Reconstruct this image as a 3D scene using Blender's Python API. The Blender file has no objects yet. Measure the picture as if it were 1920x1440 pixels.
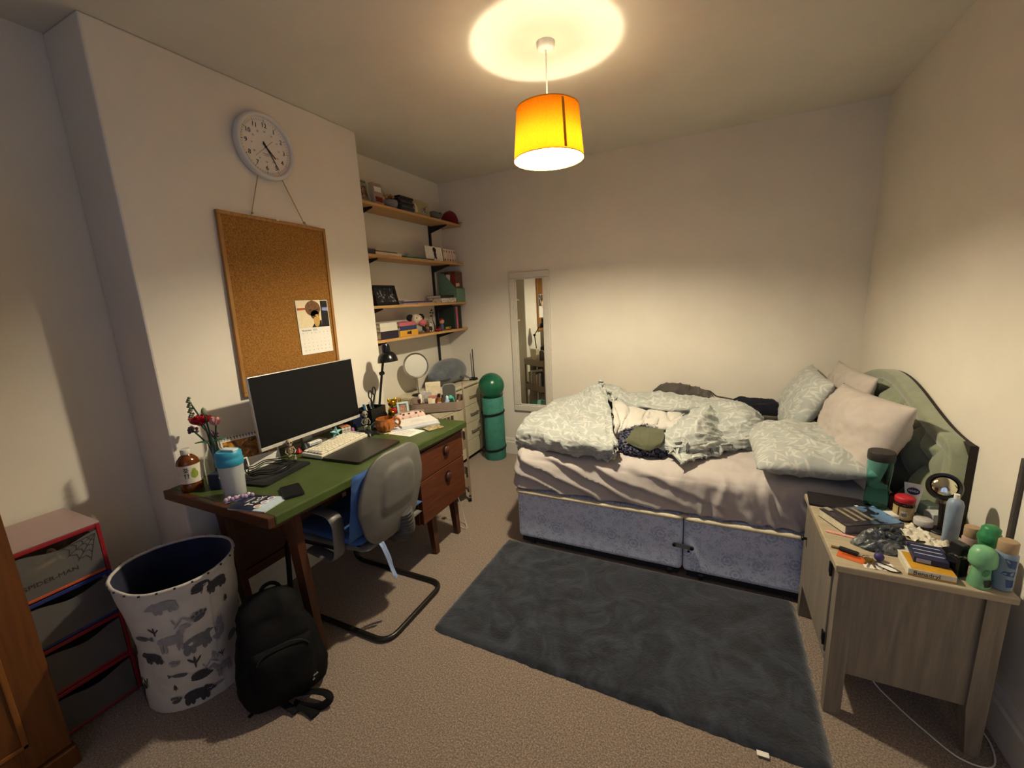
import bpy, bmesh, math, random
from math import sin, cos, pi, radians, sqrt, atan2, exp
from mathutils import Vector, Matrix, Euler, noise

# ------------------------------------------------------------------ camera
S = bpy.context.scene
COL = S.collection
F_PX = 787.04
CAM = Vector((2.3957, -3.5592, 1.4973))
AX_R = Vector((0.90322127, 0.42647634, -0.04805482)).normalized()
AX_F = Vector((-0.42716222, 0.88249971, -0.196791)).normalized()
AX_U = AX_R.cross(AX_F).normalized()
cam_d = bpy.data.cameras.new('camera')
cam_d.sensor_fit = 'HORIZONTAL'
cam_d.sensor_width = 36.0
cam_d.lens = F_PX / 1920 * 36.0
cam_d.clip_start = 0.02
cam = bpy.data.objects.new('camera', cam_d)
COL.objects.link(cam)
cam.matrix_world = Matrix.Translation(CAM) @ Matrix((AX_R, AX_U, -AX_F)).transposed().to_4x4()
S.camera = cam

# ------------------------------------------------------------------ world, exposure
S.view_settings.view_transform = 'Standard'
S.view_settings.look = 'None'
S.view_settings.gamma = 1.0
S.view_settings.use_curve_mapping = False
S.view_settings.exposure = 0.55
W_STRENGTH = 0.72
wd = bpy.data.worlds.new('dusk_sky')
S.world = wd
wd.use_nodes = True
_bg = wd.node_tree.nodes['Background']
_bg.inputs[0].default_value = (0.46, 0.56, 1.0, 1)
_bg.inputs[1].default_value = W_STRENGTH
BULB_STRENGTH = 1650.0
BULB_COLOR = (1.0, 0.87, 0.63)

# ------------------------------------------------------------------ pixel helpers (1920 x 1440 photo frame)
def un(u, v, ax, val):
    d = AX_F + AX_R * ((u - 960) / F_PX) - AX_U * ((v - 720) / F_PX)
    i = 'xyz'.index(ax)
    return CAM + d * ((val - CAM[i]) / d[i])

# ------------------------------------------------------------------ materials
MATS = {}
def lin(c):
    if isinstance(c, str):
        c = c.lstrip('#')
        c = [int(c[i:i + 2], 16) / 255 for i in (0, 2, 4)]
        return tuple(x / 12.92 if x <= 0.04045 else ((x + 0.055) / 1.055) ** 2.4 for x in c)
    return tuple(c)

class NT:
    def __init__(s, name):
        m = bpy.data.materials.new(name)
        m.use_nodes = True
        s.m = m
        s.t = m.node_tree
        s.b = s.t.nodes['Principled BSDF']
        s.out = s.t.nodes['Material Output']
    def n(s, typ, **kw):
        nd = s.t.nodes.new(typ)
        for k, v in kw.items():
            setattr(nd, k, v)
        return nd
    def l(s, a, b):
        s.t.links.new(a, b)
    def coord(s, which='Object', scale=(1, 1, 1), rot=(0, 0, 0), loc=(0, 0, 0)):
        tc = s.n('ShaderNodeTexCoord')
        mp = s.n('ShaderNodeMapping')
        mp.inputs['Scale'].default_value = scale
        mp.inputs['Rotation'].default_value = rot
        mp.inputs['Location'].default_value = loc
        s.l(tc.outputs[which], mp.inputs['Vector'])
        return mp.outputs[0]
    def noise(s, vec, scale, detail=3, rough=0.5, dist=0):
        nd = s.n('ShaderNodeTexNoise')
        nd.inputs['Scale'].default_value = scale
        nd.inputs['Detail'].default_value = detail
        nd.inputs['Roughness'].default_value = rough
        nd.inputs['Distortion'].default_value = dist
        if vec is not None:
            s.l(vec, nd.inputs['Vector'])
        return nd.outputs['Fac']
    def ramp(s, fac, stops, interp='LINEAR'):
        r = s.n('ShaderNodeValToRGB')
        r.color_ramp.interpolation = interp
        el = r.color_ramp.elements
        while len(el) < len(stops):
            el.new(0.5)
        for e, (p, c) in zip(el, stops):
            e.position = p
            e.color = (*lin(c), 1)
        s.l(fac, r.inputs[0])
        return r.outputs[0]
    def math(s, op, a, b=None, clamp=False):
        nd = s.n('ShaderNodeMath', operation=op)
        nd.use_clamp = clamp
        for i, x in enumerate((a, b)):
            if x is None:
                continue
            if isinstance(x, (int, float)):
                nd.inputs[i].default_value = x
            else:
                s.l(x, nd.inputs[i])
        return nd.outputs[0]
    def mix(s, fac, a, b):
        nd = s.n('ShaderNodeMix', data_type='RGBA')
        for sock, x in ((nd.inputs[0], fac), (nd.inputs[6], a), (nd.inputs[7], b)):
            if isinstance(x, (int, float)):
                sock.default_value = x
            elif isinstance(x, (str, tuple, list)):
                sock.default_value = (*lin(x), 1)
            else:
                s.l(x, sock)
        return nd.outputs[2]
    def bump(s, h, strength=0.3, dist=0.01):
        nd = s.n('ShaderNodeBump')
        nd.inputs['Strength'].default_value = strength
        nd.inputs['Distance'].default_value = dist
        s.l(h, nd.inputs['Height'])
        s.l(nd.outputs[0], s.b.inputs['Normal'])
    def base(s, c):
        if isinstance(c, (str, tuple, list)):
            s.b.inputs['Base Color'].default_value = (*lin(c), 1)
        else:
            s.l(c, s.b.inputs['Base Color'])
    def set(s, rough=0.6, metal=0.0, spec=0.5, trans=0.0, ior=1.45, alpha=1.0, sheen=0.0, coat=0.0):
        i = s.b.inputs
        i['Roughness'].default_value = rough
        i['Metallic'].default_value = metal
        i['Specular IOR Level'].default_value = spec
        i['Transmission Weight'].default_value = trans
        i['IOR'].default_value = ior
        i['Alpha'].default_value = alpha
        i['Sheen Weight'].default_value = sheen
        i['Coat Weight'].default_value = coat
        return s.m

def mat(col, rough=0.6, metal=0.0, name=None, grain=0.10, gscale=60, bump=0.0, bscale=200, **kw):
    """plain procedural material: a colour with a little mottling"""
    key = (str(col), rough, metal, grain, gscale, bump, bscale, tuple(sorted(kw.items())))
    if key in MATS:
        return MATS[key]
    t = NT(name or 'paint_%d' % len(MATS))
    c = lin(col)
    if grain > 0:
        v = t.coord()
        f = t.noise(v, gscale, 3)
        lo = tuple(x * (1 - grain) for x in c)
        hi = tuple(min(1, x * (1 + grain)) for x in c)
        t.base(t.ramp(f, [(0.3, lo), (0.7, hi)]))
    else:
        t.base(c)
    if bump > 0:
        t.bump(t.noise(t.coord(), bscale, 2), bump, 0.005)
    MATS[key] = t.set(rough, metal, **kw)
    return MATS[key]

def wood(a, b, scale=6, axis='y', rough=0.45, stretch=14, dark=None, name='wood'):
    key = ('wood', a, b, scale, axis, rough, stretch)
    if key in MATS:
        return MATS[key]
    t = NT(name)
    sc = {'x': (1, stretch, stretch), 'y': (stretch, 1, stretch), 'z': (stretch, stretch, 1)}[axis]
    v = t.coord(scale=sc)
    f = t.noise(v, scale, 5, 0.6, 0.6)
    t.base(t.ramp(f, [(0.3, a), (0.7, b)]))
    t.bump(f, 0.06, 0.003)
    MATS[key] = t.set(rough)
    return MATS[key]

def fabric(a, b=None, scale=350, rough=0.9, bump=0.25, sheen=0.12, mott=8, name='fabric'):
    key = ('fab', a, b, scale, rough, bump, mott)
    if key in MATS:
        return MATS[key]
    t = NT(name)
    v = t.coord()
    f = t.noise(v, mott, 4, 0.6)
    b = b or tuple(x * 0.8 for x in lin(a))
    t.base(t.ramp(f, [(0.35, a), (0.7, b)]))
    t.bump(t.noise(v, scale, 2), bump, 0.002)
    MATS[key] = t.set(rough, spec=0.2, sheen=sheen)
    return MATS[key]

def glass(col, rough=0.05, ior=1.45, name='glass'):
    key = ('gl', col, rough, ior)
    if key in MATS:
        return MATS[key]
    t = NT(name)
    t.base(col)
    MATS[key] = t.set(rough, trans=1.0, ior=ior)
    return MATS[key]

# ------------------------------------------------------------------ mesh builder
I4 = Matrix.Identity(4)
def TR(loc=(0, 0, 0), rot=(0, 0, 0), sc=None):
    m = Matrix.Translation(Vector(loc)) @ Euler(rot).to_matrix().to_4x4()
    if sc is not None:
        m = m @ Matrix.Diagonal((*sc, 1))
    return m

class MB:
    def __init__(s):
        s.v = []; s.f = []; s.s = []; s.uv = {}; s.mi = []
        s.cur = 0
    def add(s, vs, fs, M=None, smooth=True, uvs=None):
        o = len(s.v)
        if M is not None:
            vs = [M @ Vector(p) for p in vs]
        s.v.extend([tuple(p) for p in vs])
        for k, f in enumerate(fs):
            if uvs is not None:
                s.uv[len(s.f)] = [uvs[i] for i in f]
            s.f.append([i + o for i in f]); s.s.append(smooth); s.mi.append(s.cur)
        return s
    def box(s, c, size, rot=(0, 0, 0), bev=0.0, M=None, seg=2):
        hx, hy, hz = size[0] / 2, size[1] / 2, size[2] / 2
        m = TR(c, rot)
        if M is not None:
            m = M @ m
        bev = min(bev, 0.49 * min(size))
        if bev <= 0:
            vs = [(x, y, z) for z in (-hz, hz) for y in (-hy, hy) for x in (-hx, hx)]
            return s.add(vs, [(0, 2, 3, 1), (4, 5, 7, 6), (0, 1, 5, 4), (2, 6, 7, 3), (0, 4, 6, 2), (1, 3, 7, 5)], m, False)
        bm = bmesh.new()
        bmesh.ops.create_cube(bm, size=1)
        bmesh.ops.scale(bm, vec=size, verts=bm.verts)
        bmesh.ops.bevel(bm, geom=bm.edges[:], offset=bev, segments=seg, profile=0.5, affect='EDGES')
        bm.verts.index_update()
        s.add([v.co.copy() for v in bm.verts], [[v.index for v in f.verts] for f in bm.faces], m, False)
        bm.free()
        return s
    def bx(s, lo, hi, bev=0.0, M=None):
        return s.box([(a + b) / 2 for a, b in zip(lo, hi)], [abs(b - a) for a, b in zip(lo, hi)], bev=bev, M=M)
    def lathe(s, prof, n=24, M=None, smooth=True, ang=None):
        vs = []; fs = []
        k = len(prof)
        full = ang is None
        cnt = n if full else n + 1
        a0, a1 = (0, 2 * pi) if full else ang
        for i in range(cnt):
            a = a0 + (a1 - a0) * i / n
            for r, z in prof:
                vs.append((r * cos(a), r * sin(a), z))
        for i in range(n):
            j = (i + 1) % cnt
            for q in range(k - 1):
                if prof[q][0] < 1e-7 and prof[q + 1][0] < 1e-7:
                    continue
                if prof[q][0] < 1e-7:
                    fs.append((i * k + q, j * k + q + 1, i * k + q + 1))
                elif prof[q + 1][0] < 1e-7:
                    fs.append((i * k + q, j * k + q, i * k + q + 1))
                else:
                    fs.append((i * k + q, j * k + q, j * k + q + 1, i * k + q + 1))
        return s.add(vs, fs, M, smooth)
    def cyl(s, p0, p1, r0, r1=None, n=18, cap=True, smooth=True):
        p0, p1 = Vector(p0), Vector(p1)
        r1 = r0 if r1 is None else r1
        d = p1 - p0
        M = Matrix.Translation(p0) @ d.to_track_quat('Z', 'Y').to_matrix().to_4x4()
        h = d.length
        prof = [(r0, 0), (r1, h)]
        s.lathe(prof, n, M, smooth)
        if cap:
            for r, z, fl in ((r0, 0, True), (r1, h, False)):
                if r > 1e-6:
                    ring = [(r * cos(2 * pi * i / n), r * sin(2 * pi * i / n), z) for i in range(n)]
                    s.add(ring, [list(range(n))[::-1] if fl else list(range(n))], M, False)
        return s
    def tube(s, pts, r, n=8, closed=False, cap=True, smooth=True, flat=None):
        pts = [Vector(p) for p in pts]
        m = len(pts)
        rr = r if isinstance(r, (list, tuple)) else [r] * m
        vs = []; fs = []
        prev = None
        for i, p in enumerate(pts):
            a = pts[(i - 1) % m] if (closed or i > 0) else p
            b = pts[(i + 1) % m] if (closed or i < m - 1) else p
            t = (b - a)
            if t.length < 1e-9:
                t = Vector((0, 0, 1))
            t.normalize()
            if prev is None:
                u = t.orthogonal().normalized()
                if flat is not None:
                    u = (Vector(flat) - t * t.dot(Vector(flat))).normalized()
            else:
                u = (prev - t * t.dot(prev))
                u = u.normalized() if u.length > 1e-6 else t.orthogonal().normalized()
            prev = u
            w = t.cross(u)
            for k in range(n):
                a_ = 2 * pi * k / n
                e = 1.0
                vs.append(p + (u * cos(a_) * (0.25 if flat is not None else 1) + w * sin(a_)) * rr[i])
        for i in range(m if closed else m - 1):
            j = (i + 1) % m
            for k in range(n):
                l = (k + 1) % n
                fs.append((i * n + k, i * n + l, j * n + l, j * n + k))
        s.add(vs, fs, None, smooth)
        if cap and not closed:
            s.add(vs[:n], [list(range(n))[::-1]], None, False)
            s.add(vs[-n:], [list(range(n))], None, False)
        return s
    def prism(s, poly, h, M=None, smooth=False):
        n = len(poly)
        vs = [(x, y, 0) for x, y in poly] + [(x, y, h) for x, y in poly]
        fs = [list(range(n))[::-1], list(range(n, 2 * n))]
        fs += [(i, (i + 1) % n, n + (i + 1) % n, n + i) for i in range(n)]
        return s.add(vs, fs, M, smooth)
    def sphere(s, c, r, n=16, m=10, M=None):
        r = r if isinstance(r, (list, tuple)) else (r, r, r)
        prof = [(sin(pi * i / m), -cos(pi * i / m)) for i in range(m + 1)]
        prof[0] = (0, -1); prof[-1] = (0, 1)
        mm = TR(c, (0, 0, 0), r)
        return s.lathe(prof, n, mm if M is None else M @ mm)
    def grid(s, fn, nu, nv, M=None, uv=None, smooth=True, wrap=False):
        vs = []; uvs = []
        for j in range(nv + 1):
            for i in range(nu + 1):
                a, b = i / nu, j / nv
                vs.append(fn(a, b))
                uvs.append(uv(a, b) if uv else (a, b))
        fs = []
        for j in range(nv):
            for i in range(nu):
                q = j * (nu + 1) + i
                fs.append((q, q + 1, q + nu + 2, q + nu + 1))
        return s.add(vs, fs, M, smooth, uvs)
    def mesh(s, name):
        me = bpy.data.meshes.new(name)
        me.from_pydata(s.v, [], s.f)
        me.polygons.foreach_set('use_smooth', s.s)
        if any(s.mi):
            me.polygons.foreach_set('material_index', s.mi)
        if s.uv:
            ul = me.uv_layers.new(name='UVMap')
            for p in me.polygons:
                q = s.uv.get(p.index)
                if q:
                    for li, c in zip(p.loop_indices, q):
                        ul.data[li].uv = c
        me.update()
        if any(s.s):
            me.set_sharp_from_angle(angle=radians(50))
        return me
    def build(s, name, mats, parent=None, world=False, label=None, kind=None, weld=False, fixn=False):
        if world and parent is not None:
            inv = parent.matrix_basis.inverted() if parent.parent is None else (parent.parent.matrix_basis @ parent.matrix_basis).inverted()
            s.v = [tuple(inv @ Vector(p)) for p in s.v]
        me = s.mesh(name)
        if weld or fixn:
            bm = bmesh.new(); bm.from_mesh(me)
            if weld:
                bmesh.ops.remove_doubles(bm, verts=bm.verts, dist=1e-5)
            bmesh.ops.recalc_face_normals(bm, faces=bm.faces)
            bm.to_mesh(me); bm.free()
        for m in (mats if isinstance(mats, (list, tuple)) else [mats]):
            me.materials.append(m)
        o = bpy.data.objects.new(name, me)
        COL.objects.link(o)
        if parent is not None:
            o.parent = parent
        if label:
            o['label'] = label
        if kind:
            o['kind'] = kind
        return o

def tag(o, label, cat, group=None, kind=None):
    o['label'] = label; o['category'] = cat
    if group: o['group'] = group
    if kind: o['kind'] = kind
    return o

def thing(name, label, cat, loc=(0, 0, 0), rz=0.0, group=None, rot=None):
    o = bpy.data.objects.new(name, None)
    o.empty_display_size = 0.05
    COL.objects.link(o)
    o.matrix_basis = TR(loc, rot or (0, 0, rz))
    return tag(o, label, cat, group)

def single(mb, name, mats, label, cat, group=None, loc=None, rz=0.0, rot=None, **kw):
    o = mb.build(name, mats, **kw)
    if loc is not None:
        o.matrix_basis = TR(loc, rot or (0, 0, rz))
    return tag(o, label, cat, group)

def struct(mb, name, mats, parent=None, **kw):
    o = mb.build(name, mats, parent, **kw)
    o['kind'] = 'structure'
    return o

def copy_tree(o, parent=None):
    c = o.copy(); COL.objects.link(c)
    if parent is not None:
        c.parent = parent
    for ch in list(o.children):
        copy_tree(ch, c)
    return c

def text(body, size, m, parent, M, name='lettering', ext=0.0004, align='CENTER', sx=1.0, label=None):
    cu = bpy.data.curves.new(name, 'FONT')
    cu.body = body; cu.size = size; cu.extrude = ext
    cu.align_x = align; cu.align_y = 'CENTER'
    cu.resolution_u = 2
    ob = bpy.data.objects.new(name + '_tmp', cu)
    me = bpy.data.meshes.new_from_object(ob)
    bpy.data.objects.remove(ob)
    me.transform(M @ Matrix.Diagonal((sx, 1, 1, 1)))
    me.materials.clear(); me.materials.append(m)
    me.name = name
    o = bpy.data.objects.new(name, me)
    COL.objects.link(o); o.parent = parent
    if label: o['label'] = label
    return o

def fbm(x, y, z=0.0, o=4):
    return noise.fractal(Vector((x, y, z)), 1.0, 2.0, o)

def catmull(pts, per=6, closed=False):
    pts = [Vector(p) for p in pts]
    n = len(pts); out = []
    rng = n if closed else n - 1
    for i in range(rng):
        p0 = pts[(i - 1) % n] if (closed or i > 0) else pts[0]
        p1, p2 = pts[i], pts[(i + 1) % n]
        p3 = pts[(i + 2) % n] if (closed or i + 2 < n) else pts[-1]
        for k in range(per):
            t = k / per
            out.append(0.5 * ((2 * p1) + (p2 - p0) * t + (2 * p0 - 5 * p1 + 4 * p2 - p3) * t * t + (3 * p1 - p0 - 3 * p2 + p3) * t ** 3))
    if not closed:
        out.append(pts[-1])
    return out

def arc_pts(path, rad, seg=5):
    """polyline with rounded corners"""
    P = [Vector(p) for p in path]
    out = [P[0]]
    for i in range(1, len(P) - 1):
        a, b, c = P[i - 1], P[i], P[i + 1]
        d1 = (a - b); d2 = (c - b)
        r = min(rad, d1.length * 0.49, d2.length * 0.49)
        p1 = b + d1.normalized() * r; p2 = b + d2.normalized() * r
        for k in range(seg + 1):
            t = k / seg
            out.append((1 - t) ** 2 * p1 + 2 * t * (1 - t) * b + t * t * p2)
    out.append(P[-1])
    return out

def rrect(w, h, r, seg=4):
    out = []
    for cx_, cy_, a0 in ((w / 2 - r, h / 2 - r, 0), (-w / 2 + r, h / 2 - r, 90), (-w / 2 + r, -h / 2 + r, 180), (w / 2 - r, -h / 2 + r, 270)):
        for k in range(seg + 1):
            a = radians(a0 + 90 * k / seg)
            out.append((cx_ + r * cos(a), cy_ + r * sin(a)))
    return out

# ------------------------------------------------------------------ common materials
def wall_mat(name, a, b):
    t = NT(name)
    v = t.coord()
    f = t.noise(v, 2.2, 4, 0.6)
    t.base(t.ramp(f, [(0.3, a), (0.7, b)]))
    f2 = t.noise(v, 45, 4, 0.6)
    t.bump(f2, 0.10, 0.004)
    return t.set(0.75, spec=0.25)
M_WALL = wall_mat('cream_wall_paint', '#e9e3d5', '#e1dbcc')
M_CEIL = wall_mat('white_ceiling_paint', '#dfd9cc', '#d6d0c2')
M_TRIM = mat('#dcd8cc', 0.45, name='white_gloss_trim', grain=0.04)
M_BLACK = mat('#131316', 0.4, name='black_plastic', grain=0.15)
M_DARK = mat('#1b1b1f', 0.75, name='dark_matt', grain=0.2)
M_WHITE = mat('#e8e6df', 0.5, name='white_plastic', grain=0.04)
M_CHROME = mat('#c8c8c6', 0.25, 1.0, name='brushed_steel', grain=0.05)
M_PAPER = mat('#e9e5da', 0.8, name='white_paper', grain=0.03)
M_INK = mat('#2a2826', 0.8, name='black_ink', grain=0)

# ------------------------------------------------------------------ room shell
H, W, XB, A1, A2 = 2.5945, 3.3056, 0.283, 1.3073, 2.6316
YF = -4.25
TH = 0.12
t = NT('speckled_carpet')
v = t.coord()
f1 = t.noise(v, 170, 3, 0.8)
f2 = t.noise(v, 90, 4, 0.7)
f3 = t.noise(v, 3, 3, 0.5)
c = t.ramp(f1, [(0.34, '#4a3b32'), (0.5, '#917d6c'), (0.66, '#c9b8a4')])
c = t.mix(t.math('MULTIPLY', f2, 0.3), c, '#7a6757')
c = t.mix(t.math('MULTIPLY', f3, 0.25), c, '#8a7763')
t.base(c)
t.bump(t.math('ADD', f1, f2), 0.9, 0.006)
M_CARPET = t.set(0.95, spec=0.1, sheen=0.3)

struct(MB().bx((-TH, YF - TH, -0.1), (W + TH, TH, 0)), 'floor', M_CARPET)
struct(MB().bx((-TH, YF - TH, H), (W + TH, TH, H + 0.1)), 'ceiling', M_CEIL)
struct(MB().bx((-TH, 0, 0), (W + TH, TH, H)), 'wall_back', M_WALL)
struct(MB().bx((W, YF, 0), (W + TH, 0, H)), 'wall_right', M_WALL)
struct(MB().bx((-TH, YF, 0), (0, 0, H)), 'wall_left', M_WALL)
struct(MB().bx((0, -A2, 0), (XB, -A1, H), bev=0.008), 'wall_chimney_breast', M_WALL)
# wall behind the camera, with the window that lets the dusk in
wx0, wx1, wz0, wz1 = 1.25, 2.95, 0.85, 2.2
mb = MB()
mb.bx((0, YF - TH, 0), (wx0, YF, H)); mb.bx((wx1, YF - TH, 0), (W, YF, H))
mb.bx((wx0, YF - TH, 0), (wx1, YF, wz0)); mb.bx((wx0, YF - TH, wz1), (wx1, YF, H))
struct(mb, 'wall_front', M_WALL)
win = bpy.data.objects.new('window_1', None); COL.objects.link(win); win['kind'] = 'structure'
win.location = ((wx0 + wx1) / 2, YF - TH / 2, wz0)
mb = MB()
for lo, hi in (((wx0, wz0), (wx1, wz0 + 0.06)), ((wx0, wz1 - 0.06), (wx1, wz1)), ((wx0, wz0), (wx0 + 0.06, wz1)), ((wx1 - 0.06, wz0), (wx1, wz1)), (((wx0 + wx1) / 2 - 0.03, wz0), ((wx0 + wx1) / 2 + 0.03, wz1))):
    mb.bx((lo[0], YF - 0.09, lo[1]), (hi[0], YF - 0.03, hi[1]), bev=0.004)
mb.build('window_frame', M_TRIM, win, world=True)
MB().bx((wx0 - 0.06, YF - 0.06, wz0 - 0.03), (wx1 + 0.06, YF + 0.1, wz0), bev=0.006).build('window_sill', M_TRIM, win, world=True)

def baseboard(name, p0, p1, nrm, h=0.16, th=0.018):
    p0, p1, nrm = Vector((*p0, 0)), Vector((*p1, 0)), Vector((*nrm, 0))
    prof = [(0, 0), (th, 0), (th, h * 0.74), (th * 0.62, h * 0.80), (th * 0.62, h * 0.88), (th * 0.3, h), (0, h)]
    d = (p1 - p0)
    vs = []
    for p in (p0, p1):
        vs += [p + nrm * a + Vector((0, 0, b)) for a, b in prof]
    k = len(prof)
    fs = [(i, (i + 1) % k, k + (i + 1) % k, k + i) for i in range(k)] + [list(range(k)), list(range(k, 2 * k))[::-1]]
    struct(MB().add(vs, fs, None, False), name, M_TRIM, fixn=True)
baseboard('baseboard_back', (0, 0), (W, 0), (0, -1))
baseboard('baseboard_right', (W, 0), (W, YF), (-1, 0))
baseboard('baseboard_left', (0, -A1), (0, 0), (1, 0))
baseboard('baseboard_left_alcove', (0, YF), (0, -A2), (1, 0))
baseboard('baseboard_breast', (XB, -A2), (XB, -A1), (1, 0))
# ================================================================== pendant light
LX, LY = 1.680, -1.575
pend = thing('pendant_light', 'ceiling pendant light with mustard yellow drum shade, lit', 'lamp', (LX, LY, 2.12))
MB().lathe([(0, -0.028), (0.030, -0.028), (0.036, -0.024), (0.040, -0.012), (0.041, 0), (0, 0)], 32, TR((LX, LY, H))).build('ceiling_rose', M_WHITE, pend, world=True)
mb = MB().cyl((LX, LY, 2.37), (LX, LY, H - 0.026), 0.0033, n=8)
mb.build('cord', M_WHITE, pend, world=True)
mb = MB().lathe([(0, 2.375), (0.006, 2.375), (0.012, 2.36), (0.015, 2.33), (0.017, 2.29), (0.021, 2.285), (0.021, 2.262), (0.016, 2.262), (0.016, 2.235), (0, 2.235)], 20, TR((LX, LY, 0)))
mb.build('lamp_holder', M_WHITE, pend, world=True)
t = NT('lit_bulb_glass')
em = t.n('ShaderNodeEmission')
em.inputs[0].default_value = (*BULB_COLOR, 1); em.inputs[1].default_value = BULB_STRENGTH
t.l(em.outputs[0], t.out.inputs[0])
M_BULB = t.m
bulb = MB().lathe([(0, 2.160), (0.016, 2.163), (0.029, 2.172), (0.037, 2.185), (0.040, 2.200), (0.0399, 2.2025)], 16, TR((LX, LY, 0))).build('bulb', M_BULB, pend, world=True)
MB().lathe([(0.0400, 2.2027), (0.037, 2.211), (0.0165, 2.236)], 16, TR((LX, LY, 0))).build('bulb_neck_blocker', M_WHITE, bulb, world=True)  # unseen neck, added to block the bulb's light towards the ceiling
def cloth_shade(name, col, wt, weave):
    t = NT(name)
    v = t.coord(scale=(1, 1, 1))
    w1 = t.noise(t.coord(scale=(60, 60, 900)), 1, 2)
    w2 = t.noise(t.coord(scale=(500, 500, 12)), 1, 2)
    f = t.math('ADD', t.math('MULTIPLY', w1, 0.5), t.math('MULTIPLY', w2, 0.5))
    c = lin(col)
    cc = t.ramp(f, [(0.3, tuple(x * (1 - weave) for x in c)), (0.7, c)])
    d = t.n('ShaderNodeBsdfDiffuse'); tr = t.n('ShaderNodeBsdfTranslucent'); mx = t.n('ShaderNodeMixShader')
    mx.inputs[0].default_value = wt
    t.l(cc, d.inputs[0]); t.l(cc, tr.inputs[0])
    t.l(d.outputs[0], mx.inputs[1]); t.l(tr.outputs[0], mx.inputs[2]); t.l(mx.outputs[0], t.out.inputs[0])
    return t.m
M_SHADE = cloth_shade('mustard_shade_cloth', (0.46, 0.135, 0.004), 0.55, 0.28)
M_LINER = cloth_shade('white_shade_liner', '#fff8ea', 0.16, 0.02)
zb, zt_, rb, rt = 2.120, 2.332, 0.160, 0.140
mb = MB().lathe([(rb, zb), (rt, zt_)], 64, TR((LX, LY, 0)))
sh = mb.build('shade', M_SHADE, pend, world=True)
MB().lathe([(rb - 0.002, zb + 0.001), (rt - 0.002, zt_ - 0.001)], 64, TR((LX, LY, 0))).build('shade_lining', M_LINER, sh, world=True)
M_OCHRE = mat('#c98a14', 0.7, name='mustard_binding')
for z, r in ((zb, rb), (zt_, rt)):
    MB().tube([(LX + r * cos(2 * pi * i / 64), LY + r * sin(2 * pi * i / 64), z) for i in range(64)], 0.0022, 6, closed=True).build('shade_rim', M_OCHRE, sh, world=True)
MB().box((LX + 0.152 * cos(-0.75), LY + 0.152 * sin(-0.75), 2.225), (0.002, 0.012, 0.20), rot=(0, -0.094, -0.75)).build('shade_seam', M_OCHRE, sh, world=True)
mb = MB()
for k in range(3):
    a = 2 * pi * k / 3 + 0.4
    mb.tube([(LX + 0.02 * cos(a), LY + 0.02 * sin(a), 2.274), (LX + 0.07 * cos(a), LY + 0.07 * sin(a), 2.276), (LX + rt * 0.995 * cos(a), LY + rt * 0.995 * sin(a), zt_)], 0.0016, 6)
mb.build('shade_spider', M_WHITE, sh, world=True)

# ================================================================== clock, cork board, calendar
ck = thing('wall_clock', 'round white wall clock with black numerals above the cork board', 'clock', (XB, -1.976, 2.155))
CM = Matrix.Translation((XB + 0.002, -1.976, 2.315)) @ Matrix(((0, 0, 1, 0), (1, 0, 0, 0), (0, 1, 0, 0), (0, 0, 0, 1)))   # local x -> +y, y -> +z, z -> +x
CM = CM @ Matrix.Rotation(radians(-4), 4, 'Z')
M_CLK = mat('#d8d6d2', 0.4, name='clock_case_plastic', grain=0.03)
mb = MB().lathe([(0, 0), (0.150, 0), (0.157, 0.012), (0.158, 0.032), (0.154, 0.041), (0.146, 0.044), (0.138, 0.041), (0.1345, 0.034), (0.1345, 0.022)], 64, CM)
mb.build('case', M_CLK, ck, world=True)
dial = MB().lathe([(0, 0.023), (0.1355, 0.023)], 64, CM).build('dial', mat('#e4e0d6', 0.6, name='clock_dial', grain=0.02), ck, world=True)
inv = ck.matrix_basis.inverted()
for k in range(1, 13):
    a = radians(90 - 30 * k)
    text(str(k), 0.031, M_INK, ck, inv @ CM @ TR((0.101 * cos(a), 0.101 * sin(a), 0.0238)), 'numeral')
    text(str(k + 12), 0.011, mat('#8b8680', 0.8, grain=0), ck, inv @ CM @ TR((0.072 * cos(a), 0.072 * sin(a), 0.0238)), 'small_numeral')
mb = MB()
for k in range(60):
    a = 2 * pi * k / 60
    L, wd_ = (0.013, 0.0018) if k % 5 == 0 else (0.007, 0.0009)
    mb.box((0.1225 * cos(a), 0.1225 * sin(a), 0.0238), (L, wd_, 0.0006), (0, 0, a), M=CM)
mb.build('minute_marks', M_INK, dial, world=True)
MB().box((0, -0.033, 0.0238), (0.034, 0.0022, 0.0005), M=CM).box((0, -0.041, 0.0238), (0.026, 0.0018, 0.0005), M=CM).build('maker_mark', mat('#6b6660', 0.8, grain=0), dial, world=True)
def hand(name, ang, L, w, z, tail=0.02, m=M_INK):
    a = radians(90 - ang)
    MB().prism([(-tail, -w / 2), (L, -w / 3), (L, w / 3), (-tail, w / 2)], 0.0012, CM @ Matrix.Rotation(a, 4, 'Z') @ TR((0, 0, z))).build(name, m, ck, world=True)
hand('hour_hand', 132, 0.066, 0.0075, 0.027)
hand('minute_hand', 147, 0.112, 0.0055, 0.0285, 0.025)
hand('second_hand', 225, 0.085, 0.0014, 0.030, 0.05)
MB().cyl((XB + 0.025, -1.976, 2.315), (XB + 0.034, -1.976, 2.315), 0.004, n=12).build('hub', M_INK, ck, world=True)

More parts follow.
